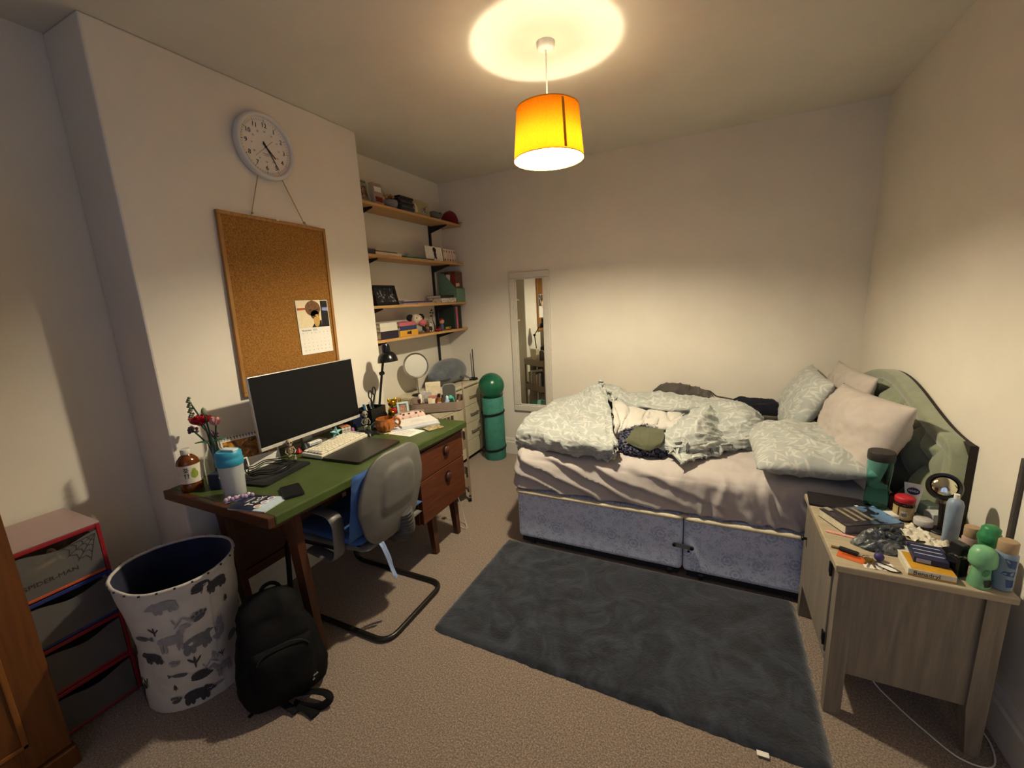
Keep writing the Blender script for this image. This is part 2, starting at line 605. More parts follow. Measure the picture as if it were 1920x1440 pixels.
# cork board
t = NT('cork')
v = t.coord()
c = t.ramp(t.noise(v, 130, 5, 0.75), [(0.3, '#573818'), (0.5, '#8c632f'), (0.68, '#aa8049')])
c = t.mix(t.math('MULTIPLY', t.noise(v, 30, 4), 0.35), c, '#8d5c22')
t.base(c)
t.bump(t.noise(v, 160, 3), 0.4, 0.003)
M_CORK = t.set(0.9, spec=0.15)
M_PINE = wood('#8d6028', '#a87a3c', 5, 'z', 0.5, name='pine_frame')
cb = thing('cork_board', 'large wood-framed cork notice board hung by string below the clock', 'board', (XB, -1.985, 1.08))
BMx = Matrix.Translation((XB + 0.001, -1.987, 1.075)) @ Matrix.Rotation(radians(-2.2), 4, 'Y') @ Matrix(((0, 0, 1, 0), (1, 0, 0, 0), (0, 1, 0, 0), (0, 0, 0, 1)))
BW, BH = 0.612, 0.89
BMx = Matrix.Translation((XB + 0.003, -1.989, 1.077)) @ Matrix(((0, 0, 1, 0), (1, 0, 0, 0), (0, 1, 0, 0), (0, 0, 0, 1))) @ Matrix.Rotation(radians(-1.3), 4, 'Z')
MB().bx((-BW / 2 + 0.008, 0.008, 0.001), (BW / 2 - 0.008, BH - 0.008, 0.011), M=BMx).build('cork_panel', M_CORK, cb, world=True)
for lo, hi in (((-BW / 2, 0), (BW / 2, 0.018)), ((-BW / 2, BH - 0.018), (BW / 2, BH)), ((-BW / 2, 0.018), (-BW / 2 + 0.018, BH - 0.018)), ((BW / 2 - 0.018, 0.018), (BW / 2, BH - 0.018))):
    MB().bx((*lo, 0), (*hi, 0.019), bev=0.003, M=BMx).build('frame_bar', M_PINE, cb, world=True)
M_STRING = mat('#a08a62', 0.9, name='jute_string', grain=0.3, gscale=300)
nail = Vector((XB + 0.012, -1.976, 2.34))
for sgn in (-1, 1):
    e = BMx @ Vector((sgn * 0.150 + 0.02, BH, 0.010))
    mb = MB().tube([e + Vector((0, 0, 0.012)), nail], 0.0022, 6)
    mb.sphere(e + Vector((0.004, 0, 0.012)), 0.0065, 8, 6)
    mb.tube([e + Vector((0.004, 0, 0.012)), e + Vector((0.006, 0.010 * sgn, 0.0)), e + Vector((0.008, 0.012 * sgn, -0.014))], 0.0018, 6)
    mb.build('hanging_string', M_STRING, cb, world=True)
MB().bx((-0.005, BH - 0.004, 0.010), (0.010, BH + 0.002, 0.0195), M=BMx).build('hanging_plate', M_WHITE, cb, world=True)

# calendar
cal = thing('wall_calendar', 'cat photo wall calendar pinned to the cork board', 'calendar', (XB + 0.02, -1.815, 1.25))
KM = Matrix.Translation((XB + 0.0165, -1.825, 1.245)) @ Matrix(((0, 0, 1, 0), (1, 0, 0, 0), (0, 1, 0, 0), (0, 0, 0, 1)))
def rectp(mb, M, x0, y0, x1, y1, z0, z1):
    return mb.bx((x0, y0, z0), (x1, y1, z1), M=M)
inv = cal.matrix_basis.inverted()
rectp(MB(), KM, -0.108, 0, 0.108, 0.305, 0, 0.0025).build('pages', M_PAPER, cal, world=True)
# photograph: blanket, sleeping tabby cat, dark screen
ph = rectp(MB(), KM, -0.104, 0.150, 0.104, 0.300, 0.0025, 0.0029).build('photo_print', mat('#e6d7b0', 0.5, name='photo_blanket', grain=0.05), cal, world=True)
def flat(polys, z, m, name, par, M):
    mb = MB()
    for p in polys:
        mb.prism(p, 0.0003, M @ TR((0, 0, z)))
    return mb.build(name, m, par, world=True)
def ell(cx_, cy_, a, b, n=18, r=0.0):
    return [(cx_ + a * cos(2 * pi * i / n) * cos(r) - b * sin(2 * pi * i / n) * sin(r), cy_ + a * cos(2 * pi * i / n) * sin(r) + b * sin(2 * pi * i / n) * cos(r)) for i in range(n)]
flat([[(0.05, 0.150), (0.104, 0.150), (0.104, 0.300), (0.056, 0.300)], [(-0.02, 0.150), (0.05, 0.150), (0.05, 0.190), (0.0, 0.175)]], 0.0029, mat('#15151a', 0.4, grain=0.2), 'photo_screen', ph, KM)
flat([[(0.062, 0.245), (0.102, 0.240), (0.102, 0.262), (0.064, 0.262)]], 0.0032, mat('#8fa0cc', 0.4, grain=0.2), 'photo_glare', ph, KM)
flat([[(-0.104, 0.250), (-0.05, 0.252), (-0.05, 0.262), (-0.104, 0.262)]], 0.0032, mat('#b0452e', 0.5), 'photo_blanket_stripe', ph, KM)
t = NT('tabby_fur'); v = t.coord()
t.base(t.ramp(t.noise(v, 70, 4, 0.7, 1.5), [(0.35, '#3c2415'), (0.6, '#8a6038')]))
M_TABBY = t.set(0.7)
flat([ell(0.0, 0.258, 0.052, 0.044), ell(0.01, 0.222, 0.030, 0.026)], 0.0031, M_TABBY, 'photo_cat_head', ph, KM)
flat([ell(0.018, 0.188, 0.021, 0.036, r=-0.1)], 0.0034, mat('#c39a55', 0.7, grain=0.25, gscale=200), 'photo_cat_paw', ph, KM)
for q_ in (ell(-0.018, 0.250, 0.010, 0.003, 10, -0.4), ell(0.028, 0.252, 0.010, 0.003, 10, 0.3), ell(0.008, 0.214, 0.007, 0.004, 10)):
    flat([q_], 0.0036, M_INK, 'photo_cat_feature', ph, KM)
text('November', 0.015, M_INK, cal, inv @ KM @ TR((-0.092, 0.136, 0.0026)), 'month_lettering', align='LEFT')
text('2025', 0.015, mat('#8d8a86', 0.8, grain=0), cal, inv @ KM @ TR((-0.018, 0.136, 0.0026)), 'year_lettering', align='LEFT')
days = ['Mo', 'Tu', 'We', 'Th', 'Fr', 'Sa', 'Su']
M_GREYINK = mat('#8d8a86', 0.8, grain=0)
for i in range(7):
    text(days[i], 0.0075, M_GREYINK, cal, inv @ KM @ TR((-0.084 + i * 0.028, 0.120, 0.0026)), 'weekday_lettering')
for dd in range(1, 31):
    q = dd + 4
    text(str(dd), 0.0065, M_GREYINK, cal, inv @ KM @ TR((-0.084 + (q % 7) * 0.028, 0.104 - (q // 7) * 0.0205, 0.0026)), 'date_number')
MB().sphere(KM @ Vector((0, 0.303, 0.007)), 0.006, 10, 8).build('push_pin', mat('#c9a868', 0.3, 0.6), cal, world=True)
mb = MB()
for i in range(14):
    mb.tube([KM @ Vector((-0.10 + i * 0.0154, 0.303 + 0.0035 * cos(a_), 0.002 + 0.0035 * sin(a_))) for a_ in [2 * pi * k / 8 for k in range(8)]], 0.0006, 4, closed=True)
mb.build('wire_binding', M_CHROME, cal, world=True)

# ================================================================== wall mirror
mx0, mx1, mz0, mz1 = 0.700, 1.088, 0.452, 1.738
mir = thing('wall_mirror', 'tall narrow mirror in white frame on the back wall', 'mirror', ((mx0 + mx1) / 2, 0, mz0))
M_MFRAME = mat('#d2cdc0', 0.45, name='mirror_frame_paint', grain=0.05)
fw = 0.055
for lo, hi in (((mx0, mz0), (mx1, mz0 + fw)), ((mx0, mz1 - fw), (mx1, mz1)), ((mx0, mz0 + fw), (mx0 + fw, mz1 - fw)), ((mx1 - fw, mz0 + fw), (mx1, mz1 - fw))):
    MB().bx((lo[0], -0.026, lo[1]), (hi[0], -0.001, hi[1]), bev=0.006).build('frame_bar', M_MFRAME, mir, world=True)
mb = MB()
i0, i1, k0, k1 = mx0 + fw, mx1 - fw, mz0 + fw, mz1 - fw
for lo, hi in (((i0, k0), (i1, k0 + 0.012)), ((i0, k1 - 0.012), (i1, k1)), ((i0, k0), (i0 + 0.012, k1)), ((i1 - 0.012, k0), (i1, k1))):
    mb.bx((lo[0], -0.017, lo[1]), (hi[0], -0.008, hi[1]), bev=0.003)
mb.build('inner_bead', M_MFRAME, mir, world=True)
t = NT('mirror_glass'); t.base((0.82, 0.84, 0.82)); M_MIRROR = t.set(0.015, 1.0)
MB().bx((i0 - 0.003, -0.010, k0 - 0.003), (i1 + 0.003, -0.006, k1 + 0.003)).build('mirror_glass', M_MIRROR, mir, world=True)

# ================================================================== rug
t = NT('charcoal_pile')
v = t.coord()
f = t.noise(v, 6, 6, 0.68, 1.6)
c = t.ramp(f, [(0.36, '#14161b'), (0.5, '#262a31'), (0.64, '#373c45')])
f2 = t.noise(v, 110, 3, 0.7)
c = t.mix(t.math('MULTIPLY', f2, 0.4), c, '#23262d')
t.base(c)
t.bump(t.math('ADD', f2, t.math('MULTIPLY', f, 2.0)), 0.45, 0.006)
M_RUG = t.set(0.95, spec=0.1, sheen=0.5)
rug = thing('rug', 'dark charcoal shaggy rug on the carpet beside the bed', 'rug', (2.04, -1.80, 0))
rl = [(1.272, -1.408), (1.262, -2.215), (2.798, -2.235), (2.802, -1.402)]
def rugfn(a, b):
    p = (Vector((*rl[0], 0)) * (1 - a) + Vector((*rl[3], 0)) * a) * (1 - b) + (Vector((*rl[1], 0)) * (1 - a) + Vector((*rl[2], 0)) * a) * b
    # rounded corners
    ex, ey = min(a, 1 - a) * 1.55, min(b, 1 - b) * 0.82
    r = 0.05
    if ex < r and ey < r:
        dx, dy = r - ex, r - ey
        d = sqrt(dx * dx + dy * dy)
        if d > r:
            k = (1 - r / d) * 0.75
            p.x += (1 if a < 0.5 else -1) * dx * k
            p.y += (-1 if b < 0.5 else 1) * dy * k
    e = min(ex, ey)
    z = 0.017 * min(1.0, sqrt(max(0.0, e) / 0.02)) + 0.003 * fbm(p.x * 7, p.y * 7, 3) * (1 if e > 0.02 else 0) + 0.0005
    if e < 1e-6:
        p.x += 0.004 * fbm(p.x * 30, p.y * 30); p.y += 0.004 * fbm(p.y * 30, p.x * 30, 5)
    return (p.x, p.y, max(z, 0.0005))
mb = MB().grid(rugfn, 110, 64, uv=lambda a, b: (a * 1.55, b * 0.82))
mb.build('pile', M_RUG, rug, world=True)
pp = un(1430, 1412, 'z', 0.006)
MB().box((pp.x, pp.y - 0.006, 0.009), (0.035, 0.016, 0.002), (0.1, 0, 0.05)).build('care_label', M_PAPER, rug, world=True)

# ================================================================== bed
BL, BWY, ZT = 1.349, -1.405, 0.368
def leafmat(name, base, leaf, shade=None, scale=20.0):
    t = NT(name)
    tc = t.n('ShaderNodeTexCoord')
    acc = None
    for k, (sc, a, b, off) in enumerate(((scale * 0.8, 0.036, 0.0062, 0.0), (scale * 0.7, 0.032, 0.0055, 3.7), (scale * 0.95, 0.026, 0.0052, 8.1))):
        mp = t.n('ShaderNodeMapping'); mp.inputs['Location'].default_value = (off, off * 0.7, 0)
        t.l(tc.outputs['UV'], mp.inputs[0])
        vo = t.n('ShaderNodeTexVoronoi'); vo.voronoi_dimensions = '2D'; vo.inputs['Scale'].default_value = sc
        t.l(mp.outputs[0], vo.inputs['Vector'])
        sb = t.n('ShaderNodeVectorMath', operation='SUBTRACT')
        t.l(mp.outputs[0], sb.inputs[0]); t.l(vo.outputs['Position'], sb.inputs[1])
        sep = t.n('ShaderNodeSeparateColor'); t.l(vo.outputs['Color'], sep.inputs[0])
        rot = t.n('ShaderNodeVectorRotate', rotation_type='Z_AXIS')
        t.l(sb.outputs[0], rot.inputs['Vector'])
        t.l(t.math('MULTIPLY', sep.outputs[0], 6.283), rot.inputs['Angle'])
        xyz = t.n('ShaderNodeSeparateXYZ'); t.l(rot.outputs[0], xyz.inputs[0])
        ax = t.math('DIVIDE', xyz.outputs[0], a); ay = t.math('DIVIDE', xyz.outputs[1], b)
        d = t.math('ADD', t.math('MULTIPLY', ax, ax), t.math('MULTIPLY', ay, ay))
        mk = t.math('SUBTRACT', 1.35, d, clamp=True)
        acc = mk if acc is None else t.math('MAXIMUM', acc, mk)
    f = t.noise(tc.outputs['Object'], 9, 3)
    c0 = t.ramp(f, [(0.3, base), (0.7, tuple(x * 0.9 for x in lin(base)))])
    t.base(t.mix(t.math('MULTIPLY', acc, 0.44), c0, leaf))
    t.bump(t.noise(tc.outputs['Object'], 55, 4, 0.6), 0.25, 0.006)
    return t.set(0.85, spec=0.15, sheen=0.2)
M_LEAF = leafmat('sage_leaf_print_cotton', '#adb1ab', '#dfddd2')
M_UNDER = fabric('#d6d2c8', '#c8c4bc', 300, name='white_duvet_lining')
M_TAUPE = fabric('#bdb3aa', '#b2a89f', 300, name='taupe_pillow_cotton', bump=0.15)
M_SHEET = fabric('#c4bbb5', '#b9b0aa', 300, name='taupe_sheet_cotton', bump=0.2)

# divan base
t = NT('damask_ticking')
vv = t.coord()
def rosette(t, scale, R, off):
    mp = t.coord(loc=off)
    sx = t.n('ShaderNodeSeparateXYZ'); t.l(mp, sx.inputs[0])
    cb_ = t.n('ShaderNodeCombineXYZ'); t.l(sx.outputs[0], cb_.inputs[0]); t.l(sx.outputs[2], cb_.inputs[1]); t.l(t.math('MULTIPLY', sx.outputs[1], 0.7), cb_.inputs[1]) if False else None
    vo = t.n('ShaderNodeTexVoronoi'); vo.voronoi_dimensions = '2D'; vo.inputs['Scale'].default_value = scale; vo.inputs['Randomness'].default_value = 0.75
    t.l(cb_.outputs[0], vo.inputs['Vector'])
    sb = t.n('ShaderNodeVectorMath', operation='SUBTRACT'); t.l(cb_.outputs[0], sb.inputs[0]); t.l(vo.outputs['Position'], sb.inputs[1])
    x2 = t.n('ShaderNodeSeparateXYZ'); t.l(sb.outputs[0], x2.inputs[0])
    ang = t.math('ARCTAN2', x2.outputs[1], x2.outputs[0])
    pet = t.math('COSINE', t.math('MULTIPLY', ang, 6.0))
    ln = t.n('ShaderNodeVectorMath', operation='LENGTH'); t.l(sb.outputs[0], ln.inputs[0])
    rr = t.math('DIVIDE', ln.outputs['Value'], R)
    lim = t.math('ADD', 0.75, t.math('MULTIPLY', pet, 0.3))
    m1 = t.math('GREATER_THAN', lim, rr)
    ring = t.math('GREATER_THAN', t.math('SINE', t.math('MULTIPLY', rr, 16.0)), -0.1)
    return t.math('MULTIPLY', m1, ring)
r1 = rosette(t, 7.0, 0.048, (0, 0, 0)); r2 = rosette(t, 16.0, 0.020, (0.37, 0.1, 0.21))
wv = t.noise(t.coord(scale=(1, 1, 1)), 16, 1, 0.4, 2.5)
sc_ = t.math('MULTIPLY', t.math('LESS_THAN', t.math('ABSOLUTE', t.math('SUBTRACT', wv, 0.5)), 0.022), 0.8)
fine = t.noise(vv, 120, 3, 0.7)
pat = t.math('MULTIPLY', t.math('MAXIMUM', t.math('MAXIMUM', r1, r2), sc_), t.math('ADD', 0.35, fine))
t.base(t.mix(t.math('MULTIPLY', pat, 0.68, clamp=True), '#dde5f6', '#93a0c0'))
t.bump(fine, 0.15, 0.002)
M_DAMASK = t.set(0.6, spec=0.3, sheen=0.3)
M_PIPING = mat('#d9cdb0', 0.7, name='cream_piping', grain=0.06)
bed = thing('divan_bed_base', 'double divan base in pale blue damask with cream piping', 'bed', (BL + 0.95, -0.72, 0))
for k in range(2):
    x0 = BL + 0.95 * k + (0.002 if k else 0)
    x1 = x0 + 0.948 if k == 0 else 3.175
    o = MB().box(((x0 + x1) / 2, (BWY - 0.03) / 2, 0.205), (x1 - x0, -0.03 - BWY, 0.318), bev=0.022, seg=3).build('base_section', M_DAMASK, bed, world=True)
    path = arc_pts([(x0 + 0.01, -0.04, ZT - 0.016), (x0 + 0.004, BWY - 0.006, ZT - 0.016), (x1 - 0.004, BWY - 0.006, ZT - 0.016), (x1 - 0.01, -0.04, ZT - 0.016)], 0.03)
    MB().tube(path, 0.013, 10).build('piping', M_PIPING, o, world=True)
    MB().bx((x0 + 0.02, BWY + 0.018, 0.014), (x1 - 0.02, -0.05, 0.047)).build('underside_gap_shade', M_DARK, o, world=True)  # dark fabric underside, also painting the shade in the gap below
    for cx_ in (x0 + 0.09, x1 - 0.06):
        for cy_ in (BWY + 0.03, -0.12):
            MB().cyl((cx_ - 0.012, cy_, 0.024), (cx_ + 0.012, cy_, 0.024), 0.024, n=16).bx((cx_ - 0.006, cy_ - 0.008, 0.02), (cx_ + 0.006, cy_ + 0.008, 0.05)).build('castor', M_BLACK, o, world=True)
xm = BL + 0.949
mb = MB().prism(rrect(0.105, 0.024, 0.011), 0.005, TR((xm + 0.004, BWY - 0.004, 0.193), (radians(90), radians(3), 0)))
o = mb.build('link_bar', M_CHROME, bed, world=True)
mb = MB()
for dx in (-0.04, 0.045):
    mb.cyl((xm + dx, BWY - 0.004, 0.193 - dx * 0.05), (xm + dx, BWY - 0.016, 0.193 - dx * 0.05), 0.009, n=14)
mb.build('link_screw', M_BLACK, o, world=True)
MB().cyl((xm + 0.03, BWY + 0.002, 0.166), (xm + 0.03, BWY - 0.004, 0.166), 0.006, n=12).build('link_stud', M_BLACK, bed, world=True)

# mattress under its fitted sheet
def rblock(lo, hi, r, step, disp, rlow=0.02):
    """rounded block as one closed surface with a displacement along the normal"""
    lo, hi = Vector(lo), Vector(hi)
    n = [max(2, int(round((hi[i] - lo[i]) / step[i]))) for i in range(3)]
    idx = {}; vs = []; fs = []
    def vid(p):
        key = tuple(p)
        if key not in idx:
            idx[key] = len(vs)
            q = Vector([lo[i] + (hi[i] - lo[i]) * p[i] / n[i] for i in range(3)])
            c = Vector([min(max(q[0], lo[0] + r), hi[0] - r), min(max(q[1], lo[1] + r), hi[1] - r), min(max(q[2], lo[2] + rlow), hi[2] - r)])
            rz = rlow if q[2] < lo[2] + rlow else r
            d = Vector(((q.x - c.x) / r, (q.y - c.y) / r, (q.z - c.z) / rz))
            nn = d.normalized() if d.length > 1e-9 else Vector((0, 0, 1))
            w = c + Vector((nn.x * r, nn.y * r, nn.z * rz))
            vs.append(w + nn * disp(w, nn))
        return idx[key]
    for ax in range(3):
        u, v_ = (ax + 1) % 3, (ax + 2) % 3
        for side in (0, n[ax]):
            for i in range(n[u]):
                for j in range(n[v_]):
                    def P(a, b):
                        p = [0, 0, 0]; p[ax] = side; p[u] = a; p[v_] = b
                        return vid(p)
                    q = [P(i, j), P(i + 1, j), P(i + 1, j + 1), P(i, j + 1)]
                    fs.append(q if side else q[::-1])
    return vs, fs
def sheet_disp(p, n):
    if p.x > 3.15 or p.y > -0.1:
        return 0.0
    side = max(0.0, -n.y)
    d = 0.003 * fbm(p.x * 3, p.y * 3, p.z * 3) 
    if side > 0.05:
        h = (p.z - 0.37) / 0.23
        left = 1 / (1 + exp((p.x - 2.2) * 7))
        s1 = (p.x * 1.0 + (p.z - 0.4) * 2.4) * 25 + 2.6 * fbm(p.x * 2.2, p.z * 4, 2)
        diag = (0.5 + 0.5 * sin(s1 + 0.5 * sin(s1))) ** 1.2
        s2 = (p.x + (p.z - 0.5) * 0.25) * 62 + 5 * fbm(p.x * 4, p.z * 2.5, 9)
        vert = (0.5 + 0.5 * sin(s2)) ** 1.3
        env = min(1, (1.0 - h) * 4 + 0.25)
        d += side * env * (left * 0.025 * (diag - 0.5) + (1 - left) * 0.019 * (vert - 0.4) * (0.75 + 0.6 * fbm(p.x * 5, 3)))
        d += side * 0.004 * sin(pi * min(1, max(0, h)))
    if n.x < -0.2:
        d += 0.008 * sin(p.y * 20 + p.z * 25)
    if n.z > 0.4:
        w = fbm(p.x * 9 + 3 * fbm(p.x, p.y), p.y * 4, 1)
        d += 0.006 * n.z * (1 - abs(w)) ** 3 * (1 if p.y < -0.3 else 0.2) - 0.003
        d -= 0.010 * max(0, (p.y + 1.44) < 0.12) * 0
    return d
vs, fs = rblock((1.322, -1.412, 0.3685), (3.165, -0.035, 0.602), 0.075, (0.008, 0.03, 0.0085), sheet_disp)
single(MB().add(vs, fs), 'mattress', M_SHEET, 'mattress in a creased taupe fitted sheet on the divan base', 'mattress')

# headboard
HX = 3.250
YC, HWD = -0.755, 0.740
def ztop(y):
    q = (y - YC) / HWD
    return 0.885 + 0.15 * (cos(pi * q / 2) ** 2 if abs(q) < 1 else 0)
M_VELVET = fabric('#8d9379', '#7f866e', 500, rough=0.8, sheen=0.6, mott=14, name='sage_velvet')
hb = thing('headboard', 'arched sage green velvet headboard with deep button tufting', 'headboard', (3.26, YC, 0.3))
N = 48
poly = [(YC - HWD, 0.25)] + [(YC - HWD + 2 * HWD * i / N, ztop(YC - HWD + 2 * HWD * i / N)) for i in range(N + 1)] + [(YC + HWD, 0.25)]
HM = Matrix(((0, 0, 1, 0), (1, 0, 0, 0), (0, 1, 0, 0), (0, 0, 0, 1)))
MB().prism([(a, b - 0.004) for a, b in poly], 0.022, Matrix.Translation((3.280, 0, 0)) @ HM).build('back_panel', mat('#2c2620', 0.8, name='gap_shade_backing'), hb, world=True)  # dark colour of this edge stands in for the shadow by the wall
BD = 0.055
def inset(i):
    a, b = poly[i]
    return a, b
def bandpts():
    out = []
    y0, y1 = YC - HWD + BD / 2, YC + HWD - BD / 2
    out.append((y0, 0.27))
    out.append((y0, ztop(y0) - BD / 2 - 0.02))
    for i in range(1, 40):
        y = y0 + (y1 - y0) * i / 40
        out.append((y, ztop(y) - BD / 2))
    out.append((y1, ztop(y1) - BD / 2 - 0.02))
    out.append((y1, 0.27))
    return out
bp = bandpts()
vs = []; fs = []
for i, (y, z) in enumerate(bp):
    a = Vector(bp[max(0, i - 1)]); b = Vector(bp[min(len(bp) - 1, i + 1)])
    tng = (b - a).normalized(); nr = Vector((-tng.y, tng.x))
    prof = [(-BD / 2, 0.036), (-BD / 2, -0.012), (-BD / 2 + 0.008, -0.020), (BD / 2 - 0.008, -0.020), (BD / 2, -0.012), (BD / 2, 0.036)]
    for q, dx in prof:
        vs.append((HX + dx, y + nr.x * q, z + nr.y * q))
k = 6
for i in range(len(bp) - 1):
    for j in range(k):
        fs.append((i * k + j, i * k + (j + 1) % k, (i + 1) * k + (j + 1) % k, (i + 1) * k + j))
MB().add(vs, fs, None, True).build('border', M_VELVET, hb, world=True, fixn=True)
TP = 0.235
def tuft(y, z):
    u_ = (y - YC) / TP + (z - 0.62) / (TP * 1.15); w_ = (y - YC) / TP - (z - 0.62) / (TP * 1.15)
    return (abs(sin(pi * u_)) * abs(sin(pi * w_))) ** 0.42
def hbf(a, b):
    y = YC - HWD + BD * 0.8 + (2 * HWD - 1.6 * BD) * a
    z = 0.45 + (ztop(y) - BD * 0.8 - 0.45) * b
    e = min(1.0, min(a, 1 - a) * 14, (1 - b) * 9 + 0.05)
    return (HX - 0.004 - 0.062 * tuft(y, z) * e - 0.006 * e, y, z)
MB().grid(hbf, 150, 70).build('tufted_panel', M_VELVET, hb, world=True)
for iu in range(-9, 10):
    for iw in range(-9, 10):
        y = YC + TP * (iu + iw) / 2; z = 0.62 + TP * 1.15 * (iu - iw) / 2
        if abs(y - YC) < HWD - 0.1 and 0.5 < z < ztop(y) - 0.09:
            MB().sphere((HX - 0.006, y, z), (0.007, 0.011, 0.011), 10, 6).build('button', M_VELVET, hb, world=True)

# pillows
def pillow(name, c, ux, uy, w, h, th, m, label, seed=0, p=2.6, wr=0.012, n=44, hem=None, sag=0.0):
    c, ux, uy = Vector(c), Vector(ux).normalized(), Vector(uy)
    uy = (uy - ux * ux.dot(uy)).normalized(); uz = ux.cross(uy)
    mb = MB()
    for sgn in (1, -1):
        def fn(a, b):
            s_, t_ = 2 * a - 1, 2 * b - 1
            k = (1 - abs(s_) ** p) * (1 - abs(t_) ** p)
            hgt = th / 2 * max(0, k) ** 0.5
            pin = 1 - 0.05 * (1 - s_ * s_) * (abs(t_) ** 3)
            pin2 = 1 - 0.05 * (1 - t_ * t_) * (abs(s_) ** 3)
            x = s_ * w / 2 * pin2; y = t_ * h / 2 * pin
            wv = fbm(x * 7 + seed, y * 7 + seed * 2, sgn) * wr * (0.3 + min(1, k * 2))
            rid = (1 - abs(fbm(x * 5 + seed * 3, y * 9, 4 + sgn))) ** 4 * wr * 0.8 * min(1, k * 3)
            z = sgn * (hgt + (wv + rid) * min(1, k * 6)) - sag * (s_ * s_)
            return c + ux * x + uy * y + uz * z
        mb.grid(fn, n, n, uv=lambda a, b: (a * w + seed * 0.3 + (sgn > 0) * 3, b * h + seed * 0.17))
    o = mb.build(name, m, weld=True)
    tag(o, label, 'pillow')
    if hem:
        ed = []
        for i in range(40):
            s_ = -1 + 2 * i / 39
            pin = 1 - 0.05 * (1 - s_ * s_)
            ed.append(c + ux * (s_ * w / 2) + uy * (-h / 2 * pin - 0.008 + 0.004 * sin(i * 1.7)) + uz * (-0.02 - sag * s_ * s_))
        MB().tube(ed, 0.012, 6, flat=tuple(uz)).build('hem', hem, o)
    return o
pillow('pillow', (3.105, -0.52, 0.805), (0.02, -1, 0.02), (0.12, 0, 0.42), 0.70, 0.42, 0.11, M_TAUPE, 'taupe pillow standing furthest back against the headboard', 3)
pillow('pillow', (2.930, -0.40, 0.778), (-0.02, -1, 0.0), (0.17, 0.02, 0.32), 0.70, 0.40, 0.16, M_LEAF, 'sage leaf print pillow leaning behind the big taupe pillow', 5)
pillow('pillow', (3.045, -1.060, 0.783), (0.085, -0.68, 0.035), (0.12, 0, 0.33), 0.70, 0.40, 0.18, M_TAUPE, 'big plump taupe pillow in front of the headboard by the bedside cabinet', 8)
pillow('pillow', (2.815, -1.075, 0.687), (0.035, -1, 0.0), (1, 0.035, 0.03), 0.74, 0.45, 0.145, M_LEAF, 'sage leaf print pillow lying flat on the sheet', 11, hem=None)

# ------------------------------------------------------------------ duvet and clothes
def PX(u_, v_, y):
    return un(u_, v_, 'y', y)
def patch(rows, nu, nv, m, name, parent=None, wr=0.01, fr=8, seed=0, thick=0.02, ridge=0.010, uvs=1.0, uvo=(0, 0), rdir=(1, 0)):
    R_ = [[Vector(p) for p in r] for r in rows]
    nr, nc = len(R_), len(R_[0])
    def cr(p0, p1, p2, p3, t_):
        return 0.5 * ((2 * p1) + (p2 - p0) * t_ + (2 * p0 - 5 * p1 + 4 * p2 - p3) * t_ * t_ + (3 * p1 - p0 - 3 * p2 + p3) * t_ ** 3)
    def ev(a, b):
        x = a * (nc - 1); i = min(int(x), nc - 2); fx = x - i
        y = b * (nr - 1); j = min(int(y), nr - 2); fy = y - j
        def rowp(k):
            r = R_[min(max(k, 0), nr - 1)]
            return cr(r[max(i - 1, 0)], r[i], r[i + 1], r[min(i + 2, nc - 1)], fx)
        return cr(rowp(j - 1), rowp(j), rowp(j + 1), rowp(j + 2), fy)
    e = 1e-3
    L_u = sum((R_[nr // 2][i + 1] - R_[nr // 2][i]).length for i in range(nc - 1))
    L_v = sum((R_[j + 1][nc // 2] - R_[j][nc // 2]).length for j in range(nr - 1))
    def fn(a, b):
        p = ev(a, b)
        du = ev(min(1, a + e), b) - ev(max(0, a - e), b); dv = ev(a, min(1, b + e)) - ev(a, max(0, b - e))
        n_ = du.cross(dv)
        n_ = n_.normalized() if n_.length > 1e-12 else Vector((0, 0, 1))
        x, y = a * L_u, b * L_v
        d = wr * fbm(x * fr + seed, y * fr + 2 * seed, seed)
        q = fbm(x * fr * 0.5 * (1 + 2.0 * rdir[0]) + seed * 5, y * fr * 0.5 * (1 + 2.0 * rdir[1]), seed + 7)
        d += ridge * (1 - min(1, abs(q) * 1.6)) ** 3
        return p + n_ * d
    mb = MB().grid(fn, nu, nv, uv=lambda a, b: (a * L_u * uvs + uvo[0], b * L_v * uvs + uvo[1]))
    o = mb.build(name, m, parent, world=parent is not None)
    if thick:
        sm = o.modifiers.new('thickness', 'SOLIDIFY'); sm.thickness = thick; sm.offset = -1.0
    return o
MT = 0.609
dv = thing('duvet', 'rumpled sage leaf print duvet thrown back on the mattress', 'duvet', (1.95, -0.8, 0.6))
